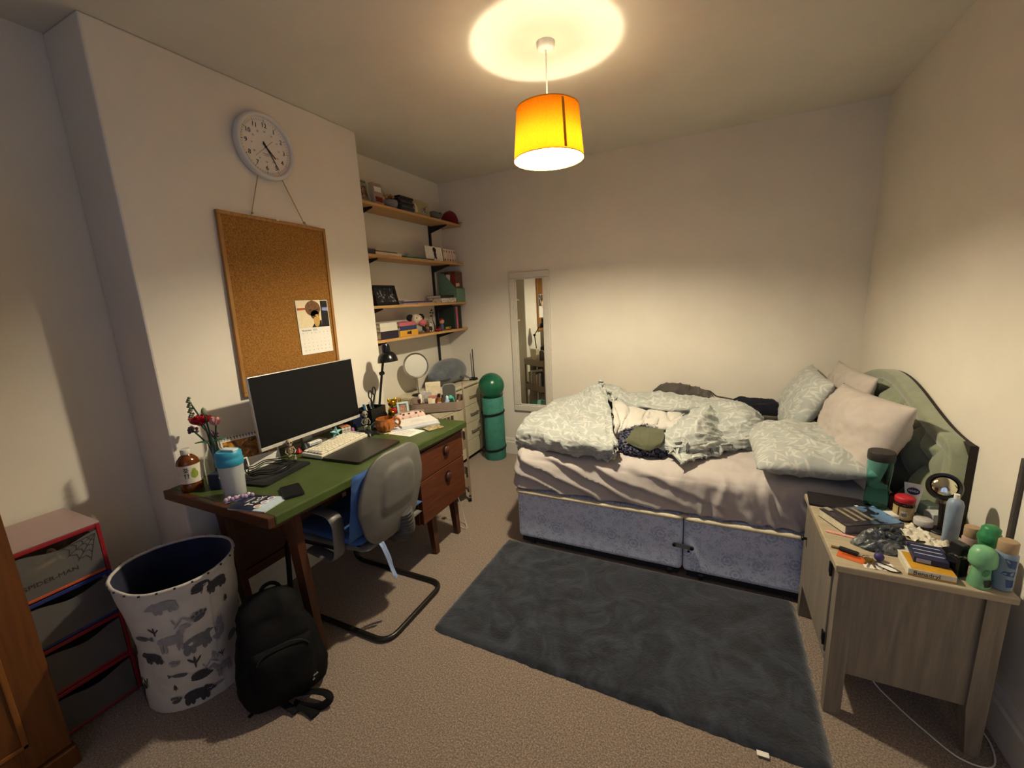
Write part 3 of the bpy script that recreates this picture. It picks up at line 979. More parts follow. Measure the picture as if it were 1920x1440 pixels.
# folded left panel
rows = [
 [PX(973, 838, -1.29), PX(1010, 843, -1.335), PX(1060, 849, -1.365), PX(1110, 855, -1.385), PX(1151, 861, -1.39)],
 [PX(966, 825, -1.30), PX(1010, 832, -1.37), PX(1060, 840, -1.41), PX(1110, 846, -1.42), PX(1151, 850, -1.41)],
 [PX(972, 806, -1.24), PX(1012, 812, -1.33), PX(1060, 820, -1.37), PX(1108, 826, -1.38), PX(1150, 828, -1.36)],
 [PX(985, 788, -1.10), PX(1022, 790, -1.16), PX(1062, 798, -1.20), PX(1105, 806, -1.22), PX(1149, 806, -1.20)],
 [PX(1005, 772, -0.92), PX(1035, 770, -0.95), PX(1068, 773, -0.97), PX(1104, 778, -0.98), PX(1146, 778, -1.0)],
 [PX(1032, 760, -0.72), PX(1056, 754, -0.74), PX(1080, 748, -0.74), PX(1106, 744, -0.76), PX(1138, 748, -0.80)],
 [PX(1062, 751, -0.52), PX(1080, 744, -0.54), PX(1096, 736, -0.55), PX(1110, 729, -0.56), PX(1127, 722, -0.60)],
 [Vector((1.50, -0.36, 0.70)), Vector((1.58, -0.36, 0.74)), Vector((1.66, -0.38, 0.78)), Vector((1.72, -0.40, 0.80)), PX(1136, 728, -0.44)],
 [Vector((1.50, -0.26, MT)), Vector((1.58, -0.26, MT)), Vector((1.66, -0.26, MT)), Vector((1.74, -0.26, MT)), Vector((1.82, -0.26, MT))],
]
patch(rows, 90, 110, M_LEAF, 'folded_panel', dv, 0.020, 4.0, 1, 0.03, 0.018)
# rolled back ridge along the wall side
rows = [
 [PX(1128, 724, -0.58), PX(1150, 748, -0.62), PX(1190, 768, -0.66), PX(1240, 772, -0.66), PX(1290, 775, -0.66), PX(1330, 772, -0.66), PX(1370, 780, -0.66), PX(1420, 800, -0.66)],
 [PX(1128, 722, -0.56), PX(1152, 738, -0.60), PX(1190, 757, -0.66), PX(1240, 764, -0.68), PX(1290, 764, -0.68), PX(1332, 762, -0.67), PX(1372, 772, -0.66), PX(1425, 792, -0.64)],
 [PX(1130, 721, -0.53), PX(1155, 733, -0.52), PX(1190, 745, -0.56), PX(1240, 748, -0.58), PX(1290, 752, -0.58), PX(1335, 752, -0.56), PX(1378, 762, -0.54), PX(1425, 780, -0.54)],
 [PX(1133, 723, -0.47), PX(1158, 731, -0.42), PX(1190, 740, -0.42), PX(1240, 737, -0.42), PX(1290, 742, -0.42), PX(1335, 746, -0.42), PX(1382, 757, -0.42), PX(1418, 774, -0.44)],
 [Vector((1.72, -0.36, 0.76)), Vector((1.80, -0.30, 0.74)), Vector((1.92, -0.28, 0.72)), Vector((2.06, -0.26, 0.72)), Vector((2.22, -0.26, 0.71)), Vector((2.38, -0.26, 0.69)), Vector((2.54, -0.28, 0.67)), Vector((2.66, -0.34, 0.65))],
 [Vector((1.74, -0.24, MT)), Vector((1.82, -0.22, MT)), Vector((1.92, -0.20, MT)), Vector((2.06, -0.18, MT)), Vector((2.22, -0.18, MT)), Vector((2.38, -0.18, MT)), Vector((2.54, -0.20, MT)), Vector((2.68, -0.28, MT))],
]
patch(rows, 120, 60, M_LEAF, 'rolled_ridge', dv, 0.016, 4.5, 2, 0.03, 0.018, uvo=(1.3, 0.4), rdir=(1, 0.2))
# white lining showing in the opening
rows = [
 [PX(1148, 745, -0.64), PX(1180, 762, -0.68), PX(1215, 769, -0.70), PX(1250, 772, -0.70), PX(1285, 778, -0.72)],
 [PX(1150, 764, -0.80), PX(1180, 775, -0.82), PX(1212, 778, -0.82), PX(1245, 783, -0.82), PX(1275, 790, -0.84)],
 [PX(1152, 790, -1.00), PX(1176, 794, -0.98), PX(1208, 790, -0.96), PX(1240, 795, -0.94), PX(1268, 800, -0.94)],
 [PX(1152, 812, -1.10), PX(1172, 806, -1.03), PX(1204, 799, -0.99), PX(1236, 806, -0.97), PX(1262, 812, -0.97)],
 [PX(1154, 822, -1.06), PX(1174, 815, -0.94), PX(1204, 806, -0.88), PX(1234, 812, -0.86), PX(1258, 820, -0.88)],
]
patch(rows, 60, 50, M_UNDER, 'lining', dv, 0.012, 6, 3, 0.012, 0.024, rdir=(1.4, 0))
# front right lump, left lobe
rows = [
 [PX(1237, 838, -1.20), PX(1262, 846, -1.26), PX(1292, 845, -1.24), PX(1318, 842, -1.18), PX(1345, 842, -1.12), PX(1372, 842, -1.06)],
 [PX(1236, 830, -1.18), PX(1262, 836, -1.26), PX(1292, 836, -1.26), PX(1318, 834, -1.20), PX(1346, 834, -1.12), PX(1370, 838, -1.06)],
 [PX(1246, 815, -1.08), PX(1268, 814, -1.16), PX(1294, 814, -1.18), PX(1318, 814, -1.14), PX(1342, 818, -1.06), PX(1362, 828, -1.01)],
 [PX(1262, 800, -0.96), PX(1280, 792, -1.02), PX(1300, 790, -1.04), PX(1320, 792, -1.01), PX(1340, 800, -0.96), PX(1356, 812, -0.94)],
 [PX(1282, 786, -0.84), PX(1296, 778, -0.87), PX(1310, 772, -0.88), PX(1324, 770, -0.88), PX(1336, 782, -0.86), PX(1350, 796, -0.87)],
 [PX(1300, 776, -0.72), PX(1310, 769, -0.74), PX(1318, 764, -0.74), PX(1328, 763, -0.74), PX(1338, 776, -0.74), PX(1348, 790, -0.78)],
 [Vector((2.20, -0.62, MT)), Vector((2.26, -0.62, MT)), Vector((2.32, -0.62, MT)), Vector((2.38, -0.62, MT)), Vector((2.44, -0.62, MT)), Vector((2.50, -0.64, MT))],
]
patch(rows, 90, 90, M_LEAF, 'front_lobe', dv, 0.016, 4.5, 4, 0.03, 0.020, uvo=(2.9, 0.9), rdir=(0.3, 1))
# right lobe
rows = [
 [PX(1330, 842, -1.08), PX(1356, 842, -1.04), PX(1384, 840, -1.00), PX(1412, 838, -0.97), PX(1424, 826, -0.92)],
 [PX(1332, 830, -1.06), PX(1358, 830, -1.05), PX(1386, 828, -1.02), PX(1414, 824, -0.98), PX(1428, 814, -0.91)],
 [PX(1336, 812, -0.98), PX(1360, 812, -0.99), PX(1388, 810, -0.98), PX(1416, 806, -0.94), PX(1432, 800, -0.87)],
 [PX(1338, 795, -0.88), PX(1362, 792, -0.90), PX(1390, 788, -0.90), PX(1416, 788, -0.86), PX(1434, 793, -0.80)],
 [PX(1340, 778, -0.76), PX(1364, 773, -0.78), PX(1390, 768, -0.78), PX(1412, 772, -0.76), PX(1428, 784, -0.70)],
 [PX(1338, 760, -0.62), PX(1362, 758, -0.62), PX(1386, 761, -0.62), PX(1406, 768, -0.62), PX(1420, 778, -0.60)],
 [Vector((2.40, -0.48, MT)), Vector((2.48, -0.48, MT)), Vector((2.56, -0.48, MT)), Vector((2.64, -0.48, MT)), Vector((2.70, -0.50, MT))],
]
patch(rows, 80, 80, M_LEAF, 'side_lobe', dv, 0.015, 4.5, 5, 0.03, 0.020, uvo=(4.1, 0.2), rdir=(0.2, 1))
# turned out corner on the sheet
rows = [
 [PX(1262, 846, -1.22), PX(1290, 845, -1.20), PX(1320, 842, -1.15), PX(1345, 842, -1.09)],
 [PX(1258, 850, -1.27), PX(1286, 852, -1.26), PX(1316, 850, -1.20), PX(1340, 848, -1.13)],
 [PX(1268, 860, -1.335), PX(1284, 860, -1.32), PX(1308, 856, -1.25), PX(1332, 852, -1.165)],
 [PX(1279, 869, -1.385), PX(1290, 864, -1.355), PX(1306, 860, -1.29), PX(1326, 856, -1.195)],
]
patch(rows, 40, 30, M_LEAF, 'turned_corner', dv, 0.006, 8, 6, 0.012, 0.012, uvo=(5.3, 0.5))

# clothes
M_OLIVE = fabric('#5b5c46', '#4e503c', 300, name='olive_cotton')
t = NT('navy_check_flannel'); v = t.coord()
w1 = t.n('ShaderNodeTexChecker'); t.l(v, w1.inputs['Vector']); w1.inputs['Scale'].default_value = 44
w1.inputs[1].default_value = (*lin('#191b26'), 1); w1.inputs[2].default_value = (*lin('#4c4f60'), 1)
t.base(t.mix(t.math('GREATER_THAN', t.noise(v, 60, 2), 0.62), w1.outputs[0], '#7e7484'))
M_CHECK = t.set(0.9, spec=0.1)
rows = [
 [PX(1164, 846, -1.22), PX(1180, 853, -1.26), PX(1205, 856, -1.27), PX(1230, 856, -1.26), PX(1248, 852, -1.22)],
 [PX(1160, 828, -1.18), PX(1182, 838, -1.25), PX(1205, 842, -1.27), PX(1230, 840, -1.25), PX(1250, 836, -1.19)],
 [PX(1164, 814, -1.08), PX(1184, 818, -1.10), PX(1206, 820, -1.12), PX(1230, 822, -1.10), PX(1246, 826, -1.06)],
 [Vector((1.86, -0.92, MT + 0.05)), Vector((1.94, -0.9, MT + 0.06)), Vector((2.02, -0.9, MT + 0.06)), Vector((2.10, -0.9, MT + 0.06)), Vector((2.18, -0.92, MT + 0.05))],
 [Vector((1.86, -0.86, MT)), Vector((1.94, -0.85, MT)), Vector((2.02, -0.85, MT)), Vector((2.10, -0.85, MT)), Vector((2.18, -0.86, MT))],
]
o = patch(rows, 50, 50, M_CHECK, 'checked_shirt', None, 0.010, 9, 7, 0.012, 0.016)
tag(o, 'crumpled navy checked shirt under the olive garment on the bed', 'shirt')
rows = [
 [PX(1172, 827, -1.235), PX(1190, 837, -1.285), PX(1216, 844, -1.305), PX(1238, 837, -1.270)],
 [PX(1178, 819, -1.22), PX(1196, 828, -1.27), PX(1218, 832, -1.28), PX(1242, 827, -1.245)],
 [PX(1186, 807, -1.15), PX(1200, 811, -1.18), PX(1220, 814, -1.19), PX(1246, 815, -1.16)],
 [PX(1194, 800, -1.06), PX(1208, 801, -1.07), PX(1224, 803, -1.07), PX(1242, 805, -1.05)],
]
o = patch(rows, 40, 40, M_OLIVE, 'olive_top', None, 0.003, 6, 8, 0.012, 0.004)
tag(o, 'folded olive green top lying in the duvet opening', 'clothing')
M_GREYG = fabric('#55504c', '#47433f', 300, name='grey_jersey')
rows = [
 [PX(1226, 736, -0.20), PX(1250, 740, -0.21), PX(1280, 744, -0.21), PX(1310, 746, -0.21), PX(1340, 748, -0.20)],
 [PX(1230, 730, -0.17), PX(1252, 728, -0.19), PX(1282, 732, -0.19), PX(1310, 736, -0.19), PX(1338, 743, -0.18)],
 [PX(1242, 724, -0.12), PX(1262, 718, -0.13), PX(1286, 721, -0.13), PX(1310, 727, -0.13), PX(1334, 738, -0.12)],
 [Vector((2.06, -0.06, 0.70)), Vector((2.14, -0.06, 0.72)), Vector((2.24, -0.06, 0.72)), Vector((2.33, -0.06, 0.70)), Vector((2.42, -0.06, 0.66))],
 [Vector((2.06, -0.045, MT)), Vector((2.14, -0.045, MT)), Vector((2.24, -0.045, MT)), Vector((2.33, -0.045, MT)), Vector((2.42, -0.045, MT))],
]
gg = patch(rows, 50, 40, M_GREYG, 'grey_jumper', None, 0.008, 10, 9, 0.012, 0.014)
tag(gg, 'grey jumper heaped between the duvet and the back wall', 'clothing')
q0 = [PX(1322, 742, -0.17), PX(1328, 733, -0.15), PX(1336, 737, -0.15), PX(1344, 743, -0.15), PX(1365, 747, -0.13), PX(1385, 752, -0.13)]
MB().tube(catmull(q0, 6), 0.006, 6).build('drawcord', M_GREYG, gg)
M_NAVY = fabric('#11131d', '#191c28', 250, name='navy_fleece', bump=0.4)
rows = []
for j in range(9):
    a = pi * (j / 8) * 1.06 - 0.1
    row = []
    for i in range(7):
        s_ = i / 6
        r = 0.080 * (1 - (abs(2 * s_ - 1.05)) ** 4 * 0.55)
        c0 = Vector((2.52 + 0.33 * s_, -0.27 - 0.03 * s_, MT + 0.055 - 0.01 * s_))
        row.append(c0 + Vector((0, -r * cos(a), r * sin(a))))
    rows.append(row)
o = patch(rows, 50, 40, M_NAVY, 'navy_fleece', None, 0.010, 10, 12, 0.015, 0.012, rdir=(0, 1))
tag(o, 'rolled dark navy fleece beside the leaf print pillow', 'clothing')
# ================================================================== desk
DZ = 0.765
M_TEAK = wood('#3a1f12', '#57301c', 5, 'y', 0.4, name='dark_teak')
M_TEAKV = wood('#3a1f12', '#57301c', 5, 'z', 0.4, name='dark_teak_upright')
t = NT('green_leatherette'); v = t.coord()
t.base(t.ramp(t.noise(v, 12, 4), [(0.3, '#3c4a22'), (0.7, '#46552a')]))
t.bump(t.noise(v, 600, 2), 0.12, 0.001)
M_GREEN = t.set(0.38, spec=0.45)
dk = thing('desk', 'dark wooden desk with green leatherette top against the chimney breast', 'desk', (0.65, -2.05, 0))
y0, y1 = -2.695, -1.398
xl, xr = 0.978, 1.020                       # front edge, slightly skewed
def desk_poly(a, b):
    return [(0.288, a), (xl + (xr - xl) * (a - y0) / (y1 - y0), a), (xl + (xr - xl) * (b - y0) / (y1 - y0), b), (0.300, b)]
mb = MB().prism(desk_poly(y0 + 0.022, y1), 0.040, TR((0, 0, DZ - 0.040)))
top = mb.build('desk_top', M_GREEN, dk, world=True)
bv = top.modifiers.new('bevel', 'BEVEL'); bv.width = 0.006; bv.segments = 2; bv.limit_method = 'ANGLE'
o = MB().prism(desk_poly(y0 - 0.004, y0 + 0.0215), 0.042, TR((0, 0, DZ - 0.041))).build('end_trim', M_TEAK, dk, world=True)
bv = o.modifiers.new('bevel', 'BEVEL'); bv.width = 0.004; bv.segments = 2
MB().prism([(0.30, y0 + 0.03), (xl - 0.03, y0 + 0.03), (xr - 0.03, y1 - 0.01), (0.31, y1 - 0.01)], 0.02, TR((0, 0, DZ - 0.062))).build('sub_top', M_TEAK, dk, world=True)
# pedestal with two drawers
px0, px1, py0, py1, pz0, pz1 = 0.42, 0.985, -1.868, -1.412, 0.285, DZ - 0.062
MB().bx((px0, py0, pz0), (px1 - 0.02, py1, pz1), bev=0.003).build('pedestal_carcass', M_TEAKV, dk, world=True)
for (za, zb_, kz) in ((0.545, pz1 - 0.004, 0.640), (pz0 + 0.004, 0.540, 0.475)):
    d = MB().bx((px1 - 0.019, py0 + 0.010, za), (px1 + 0.003, py1 - 0.004, zb_), bev=0.003).build('drawer', wood('#4a2716', '#6a3a22', 5, 'y', 0.35, name='teak_drawer_front'), dk, world=True)
    KX = px1 + 0.003
    KM_ = Matrix.Translation((KX, -1.60, kz)) @ Matrix.Rotation(pi / 2, 4, 'Y')
    MB().lathe([(0, 0.020), (0.014, 0.019), (0.023, 0.015), (0.026, 0.010), (0.022, 0.006), (0.012, 0.004), (0.011, 0)], 24, KM_).build('knob', M_TEAKV, d, world=True)
    mb = MB().lathe([(0.034, 0.0), (0.034, 0.002), (0.0, 0.002)], 24, KM_)
    mb.build('knob_recess', mat('#26130b', 0.6, name='dark_recess'), d, world=True)
for (lx, ly, dx, dy) in ((0.90, -1.69, 0.02, 0.0), (0.50, -1.69, -0.02, 0.0), (0.90, -1.45, 0.02, 0.0), (0.50, -1.45, -0.02, 0.0)):
    mb = MB()
    vs = [(lx + sx * 0.022, ly + sy * 0.022, pz0) for sx, sy in ((-1, -1), (1, -1), (1, 1), (-1, 1))] + [(lx + dx + sx * 0.016, ly + dy + sy * 0.016, 0) for sx, sy in ((-1, -1), (1, -1), (1, 1), (-1, 1))]
    mb.add(vs, [(0, 1, 2, 3), (7, 6, 5, 4)] + [(i, i + 4, (i + 1) % 4 + 4, (i + 1) % 4) for i in range(4)], None, False)
    mb.build('leg', M_TEAKV, dk, world=True, fixn=True)
# left hand frame and modesty panel
for lx in (0.88, 0.40):
    mb = MB()
    vs = [(lx + sx * 0.030, -2.548 + sy * 0.018, DZ - 0.062) for sx, sy in ((-1, -1), (1, -1), (1, 1), (-1, 1))] + [(lx - 0.01 + sx * 0.022, -2.500 + sy * 0.016, 0) for sx, sy in ((-1, -1), (1, -1), (1, 1), (-1, 1))]
    mb.add(vs, [(0, 1, 2, 3), (7, 6, 5, 4)] + [(i, i + 4, (i + 1) % 4 + 4, (i + 1) % 4) for i in range(4)], None, False)
    mb.build('leg', M_TEAKV, dk, world=True, fixn=True)
MB().bx((0.40, -2.535, 0.58), (0.90, -2.515, DZ - 0.062), bev=0.002).build('side_rail', M_TEAK, dk, world=True)
MB().bx((0.345, -2.54, 0.255), (0.363, py0 + 0.02, DZ - 0.062), bev=0.002).build('modesty_panel', M_TEAK, dk, world=True)
MB().bx((0.335, -2.54, 0.205), (0.372, py0 + 0.02, 0.255), bev=0.003).build('foot_rail', M_TEAK, dk, world=True)

# ================================================================== chair
ch = thing('desk_chair', 'grey plastic cantilever office chair with blue seat pad', 'chair', (0.86, -2.145, 0))
M_TUBE = mat('#35332f', 0.35, 0.7, name='dark_metal_tube', grain=0.1)
M_GREYP = mat('#6b6963', 0.42, name='grey_moulded_plastic', grain=0.08, gscale=25)
ya, yb = -2.362, -1.930
zr = 0.0125
path = arc_pts([(0.86, ya + 0.02, 0.415), (0.52, ya, 0.415), (0.47, ya, zr), (1.105, ya, zr), (1.105, yb, zr), (0.47, yb, zr), (0.52, yb, 0.415), (0.86, yb - 0.02, 0.415)], 0.075, 8)
MB().tube(path, 0.0125, 12).build('sled_frame', M_TUBE, ch, world=True)
# seat shell
def seatfn(sgn):
    def fn(a, b):
        s_, t_ = 2 * a - 1, 2 * b - 1
        k = max(0, (1 - abs(s_) ** 6) * (1 - abs(t_) ** 6))
        x = 0.79 + 0.235 * s_; y = -2.146 + 0.215 * t_ * (1 - 0.06 * s_)
        return (x, y, 0.432 + sgn * 0.020 * k ** 0.4 - 0.012 * (1 - t_ * t_) * (s_ > -0.5) * 0.5)
    return fn
mb = MB().grid(seatfn(1), 24, 24).grid(seatfn(-1), 24, 24)
mb.build('seat', M_GREYP, ch, world=True, weld=True)
# seat pad
M_BLUEF = fabric('#3d5f96', '#365488', 260, name='blue_cushion_cotton')
mb = MB()
for sgn in (1, -1):
    def fn(a, b):
        s_, t_ = 2 * a - 1, 2 * b - 1
        k = max(0, (1 - abs(s_) ** 4) * (1 - abs(t_) ** 4))
        return (0.79 + 0.225 * s_, -2.146 + 0.225 * t_, 0.474 + sgn * 0.024 * k ** 0.45 + 0.004 * fbm(a * 5, b * 5, sgn) * k)
    mb.grid(fn, 24, 24)
pad = mb.build('seat_pad', M_BLUEF, ch, world=True, weld=True)
# back cushion in front of shell
mb = MB()
for sgn in (1, -1):
    def fn(a, b):
        s_, t_ = 2 * a - 1, 2 * b - 1
        k = max(0, (1 - abs(s_) ** 4) * (1 - abs(t_) ** 4))
        z = 0.645 + 0.150 * t_
        return (1.000 + 0.10 * (z - 0.64) + sgn * 0.022 * k ** 0.45 + 0.005 * fbm(a * 5, b * 5, sgn), -2.158 + 0.222 * s_ * (1 - 0.08 * t_), z)
    mb.grid(fn, 24, 24)
mb.build('back_pad', M_BLUEF, ch, world=True, weld=True)
M_PALEB = fabric('#7f98c8', '#a7b8da', 260, mott=60, name='pale_blue_tie_cotton')
mb = MB()
q = un(692, 1010, 'x', 1.02)
mb.tube(catmull([(1.00, -2.255, 0.455), (1.03, -2.250, 0.43), (1.035, -2.235, 0.38), (1.03, -2.215, 0.33), (1.03, -2.205, 0.27), (1.04, -2.195, 0.215)], 6), [0.009] * 30 + [0.011], 6, flat=(1, 0, 0))
mb.build('pad_tie', M_PALEB, pad, world=True)
mb = MB().tube(catmull([(1.00, -2.26, 0.455), (1.035, -2.262, 0.42), (1.04, -2.245, 0.36), (1.035, -2.225, 0.30), (1.045, -2.215, 0.235)], 6), 0.008, 6, flat=(1, 0, 0))
mb.build('pad_tie', M_PALEB, pad, world=True)
# backrest shell
def backpt(a, b, off):
    t_ = b                                    # 0 bottom .. 1 top
    z = 0.425 + 0.425 * t_
    hw = (0.150 + 0.065 * min(1, t_ * 2.2)) - 0.075 * max(0, (t_ - 0.55) / 0.45) ** 1.6
    s_ = 2 * a - 1
    rc = 1.0
    if t_ > 0.86:
        rc = sqrt(max(0, 1 - ((t_ - 0.86) / 0.14) ** 2)) * 0.45 + 0.55
    if t_ < 0.18:
        rc = sqrt(max(0, 1 - ((0.18 - t_) / 0.18) ** 2)) * 0.55 + 0.45
    y = -2.150 + hw * rc * s_ + 0.030 * (t_ - 0.5)
    x = 1.030 + 0.090 * (z - 0.64) + 0.02 * (t_ - 0.5) ** 2 * 4 * 0.4
    bul = 0.032 * (1 - abs(s_) ** 3) * (1 - abs(2 * t_ - 1) ** 3)
    # raised arch moulded in the shell
    ax_ = abs(s_) / 0.52; ay_ = (t_ - 0.30) / 0.42
    arch = max(abs(s_) / 0.50, 0) ** 4 + max(0, (t_ - 0.72) / 0.12) ** 2 if t_ > 0.3 else 9
    bul += 0.010 * (1 / (1 + exp((arch - 1.0) * 6))) * min(1, max(0, (t_ - 0.3) * 8))
    return (x + off * (bul + 0.010), y, z)
mb = MB().grid(lambda a, b: backpt(a, b, 1), 48, 48).grid(lambda a, b: (backpt(a, b, 0)[0] - 0.004, *backpt(a, b, 0)[1:]), 48, 48)
n_ = 49
# close the rim
vs = []; fs = []
rim = [(i / 48, 0) for i in range(49)] + [(1, j / 48) for j in range(1, 49)] + [(1 - i / 48, 1) for i in range(1, 49)] + [(0, 1 - j / 48) for j in range(1, 48)]
for a, b in rim:
    vs.append(backpt(a, b, 1)); p = backpt(a, b, 0); vs.append((p[0] - 0.004, p[1], p[2]))
m_ = len(rim)
for i in range(m_):
    j = (i + 1) % m_
    fs.append((2 * i, 2 * j, 2 * j + 1, 2 * i + 1))
mb.add(vs, fs)
mb.build('backrest', M_GREYP, ch, world=True, weld=True)
# bellows joining seat and back
mb = MB()
for k in range(9):
    z = 0.33 + k * 0.018
    pass
pts = catmull([(0.88, -2.10, 0.40), (0.97, -2.08, 0.37), (1.015, -2.075, 0.40), (1.03, -2.085, 0.45), (1.035, -2.10, 0.52)], 8)
MB().tube(pts, [0.042 + 0.006 * (i % 2) for i in range(len(pts))], 14).build('back_bellows', mat('#3f3e3b', 0.6, name='dark_grey_rubber'), ch, world=True)
# arm loops
for yy, w_ in ((-2.385, -1), (-1.916, 1)):
    path = arc_pts([(0.90, yy, 0.385), (0.70, yy, 0.385), (0.70, yy, 0.392), (0.935, yy, 0.392), (0.935, yy, 0.605), (0.66, yy, 0.605)], 0.001, 1)
    path = arc_pts([(0.72, yy + 0.0 * w_, 0.410), (0.905, yy, 0.385), (0.925, yy, 0.612), (0.64, yy, 0.628)], 0.07, 7)
    MB().tube(path, 0.032, 12, flat=(0, 0, 1)).build('arm', M_GREYP, ch, world=True)
    vs = []
ch.location.x += 0.028

# ================================================================== bedside cabinet
NX0, NX1, NY0, NY1, NZ = 2.795, 3.225, -2.000, -1.445, 0.588
M_ASH = wood('#6f675b', '#8a8072', 4, 'z', 0.55, name='limed_oak_shaded')  # same oak as the top, darkened to paint in shade on the sides
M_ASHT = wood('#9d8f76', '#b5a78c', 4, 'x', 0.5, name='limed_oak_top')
ns = thing('bedside_cabinet', 'limed oak bedside cabinet with one door beside the bed', 'cabinet', ((NX0 + NX1) / 2, (NY0 + NY1) / 2, 0))
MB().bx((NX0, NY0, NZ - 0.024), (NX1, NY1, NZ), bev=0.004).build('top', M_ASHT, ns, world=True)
for sx, sy in ((0, 0), (0, 1), (1, 0), (1, 1)):
    lx = NX0 + 0.012 if sx == 0 else NX1 - 0.062
    ly = NY0 + 0.012 if sy == 0 else NY1 - 0.062
    ox = 0.010 if sx == 0 else -0.010; oy = 0.010 if sy == 0 else -0.010
    vs = [(lx + a * 0.05, ly + b * 0.05, NZ - 0.024) for a, b in ((0, 0), (1, 0), (1, 1), (0, 1))]
    vs += [(lx + a * 0.05, ly + b * 0.05, 0.17) for a, b in ((0, 0), (1, 0), (1, 1), (0, 1))]
    vs += [(lx + (a * 0.05 if sx == 0 else 0.05 - (1 - a) * 0.034) - (0.0 if sx == 0 else 0), ly + (b * 0.034 if sy == 0 else 0.05 - (1 - b) * 0.034), 0) for a, b in ((0, 0), (1, 0), (1, 1), (0, 1))]
    fs = [(0, 1, 2, 3), (11, 10, 9, 8)] + [(i, i + 4, (i + 1) % 4 + 4, (i + 1) % 4) for i in range(4)] + [(i + 4, i + 8, (i + 1) % 4 + 8, (i + 1) % 4 + 4) for i in range(4)]
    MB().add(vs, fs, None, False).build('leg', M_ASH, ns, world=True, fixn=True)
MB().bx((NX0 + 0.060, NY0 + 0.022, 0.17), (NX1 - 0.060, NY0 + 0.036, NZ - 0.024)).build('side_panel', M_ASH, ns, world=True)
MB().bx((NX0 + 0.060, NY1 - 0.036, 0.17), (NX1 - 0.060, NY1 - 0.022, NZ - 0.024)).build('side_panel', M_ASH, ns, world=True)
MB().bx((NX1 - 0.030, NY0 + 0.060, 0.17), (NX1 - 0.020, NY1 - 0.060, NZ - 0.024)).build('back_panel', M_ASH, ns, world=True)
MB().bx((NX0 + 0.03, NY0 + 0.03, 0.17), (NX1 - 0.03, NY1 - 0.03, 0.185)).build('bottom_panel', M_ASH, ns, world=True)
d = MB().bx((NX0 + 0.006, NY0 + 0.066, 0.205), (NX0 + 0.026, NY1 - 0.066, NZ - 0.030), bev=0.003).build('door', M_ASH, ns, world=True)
mb = MB()
for z in (0.235, 0.255):
    pass
M_IRON = mat('#151418', 0.5, 0.4, name='black_iron')
MB().lathe([(0, 0.022), (0.008, 0.021), (0.011, 0.016), (0.006, 0.010), (0.006, 0)], 14, Matrix.Translation((NX0 + 0.007, NY1 - 0.095, 0.42)) @ Matrix.Rotation(-pi / 2, 4, 'Y')).build('knob', M_IRON, d, world=True)
for z in (0.53, 0.255):
    mb = MB().cyl((NX0 + 0.004, NY0 + 0.066, z - 0.024), (NX0 + 0.004, NY0 + 0.066, z + 0.024), 0.0045, n=10)
    mb.bx((NX0 + 0.002, NY0 + 0.066, z - 0.020), (NX0 + 0.0055, NY0 + 0.088, z + 0.020))
    mb.build('hinge', M_IRON, d, world=True)
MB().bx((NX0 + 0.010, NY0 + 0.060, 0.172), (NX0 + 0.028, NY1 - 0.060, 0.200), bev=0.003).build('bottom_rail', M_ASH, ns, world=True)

# ================================================================== chest of drawers
CX, CY0, CY1, CZ = 0.342, -0.895, -0.045, 0.747
M_CREAM = mat('#d5cbb0', 0.5, name='cream_laminate', grain=0.05)
co = thing('chest_of_drawers', 'cream chest of drawers with chrome bar handles in the alcove corner', 'chest of drawers', (0.18, (CY0 + CY1) / 2, 0))
MB().bx((0.022, CY0 + 0.006, 0.04), (CX - 0.022, CY1 - 0.006, CZ - 0.02)).build('carcass', M_CREAM, co, world=True)
MB().bx((0.020, CY0, CZ - 0.022), (CX + 0.006, CY1, CZ), bev=0.003).build('top', M_CREAM, co, world=True)
MB().bx((0.04, CY0 + 0.02, 0), (CX - 0.035, CY1 - 0.02, 0.04)).build('plinth', M_DARK, co, world=True)
zz = [0.045, 0.200, 0.368, 0.537, 0.706]
for i in range(4):
    for half in range(2):
        ya_, yb_ = (CY0 + 0.003, (CY0 + CY1) / 2 - 0.002) if half == 0 else ((CY0 + CY1) / 2 + 0.002, CY1 - 0.003)
        d = MB().bx((CX - 0.021, ya_, zz[i] + 0.002), (CX, yb_, zz[i + 1] - 0.002), bev=0.002).build('drawer', M_CREAM, co, world=True)
        ym, zm = (ya_ + yb_) / 2, (zz[i] + zz[i + 1]) / 2
        if half == 1:
            ym += 0.06
        if i == 0:
            continue
        mb = MB().cyl((CX + 0.022, ym - 0.07, zm), (CX + 0.022, ym + 0.07, zm), 0.005, n=10)
        for s_ in (-1, 1):
            mb.cyl((CX, ym + s_ * 0.055, zm), (CX + 0.024, ym + s_ * 0.055, zm), 0.006, n=10)
        mb.build('handle', mat('#a9a49a', 0.3, 0.9, name='satin_chrome'), d, world=True)

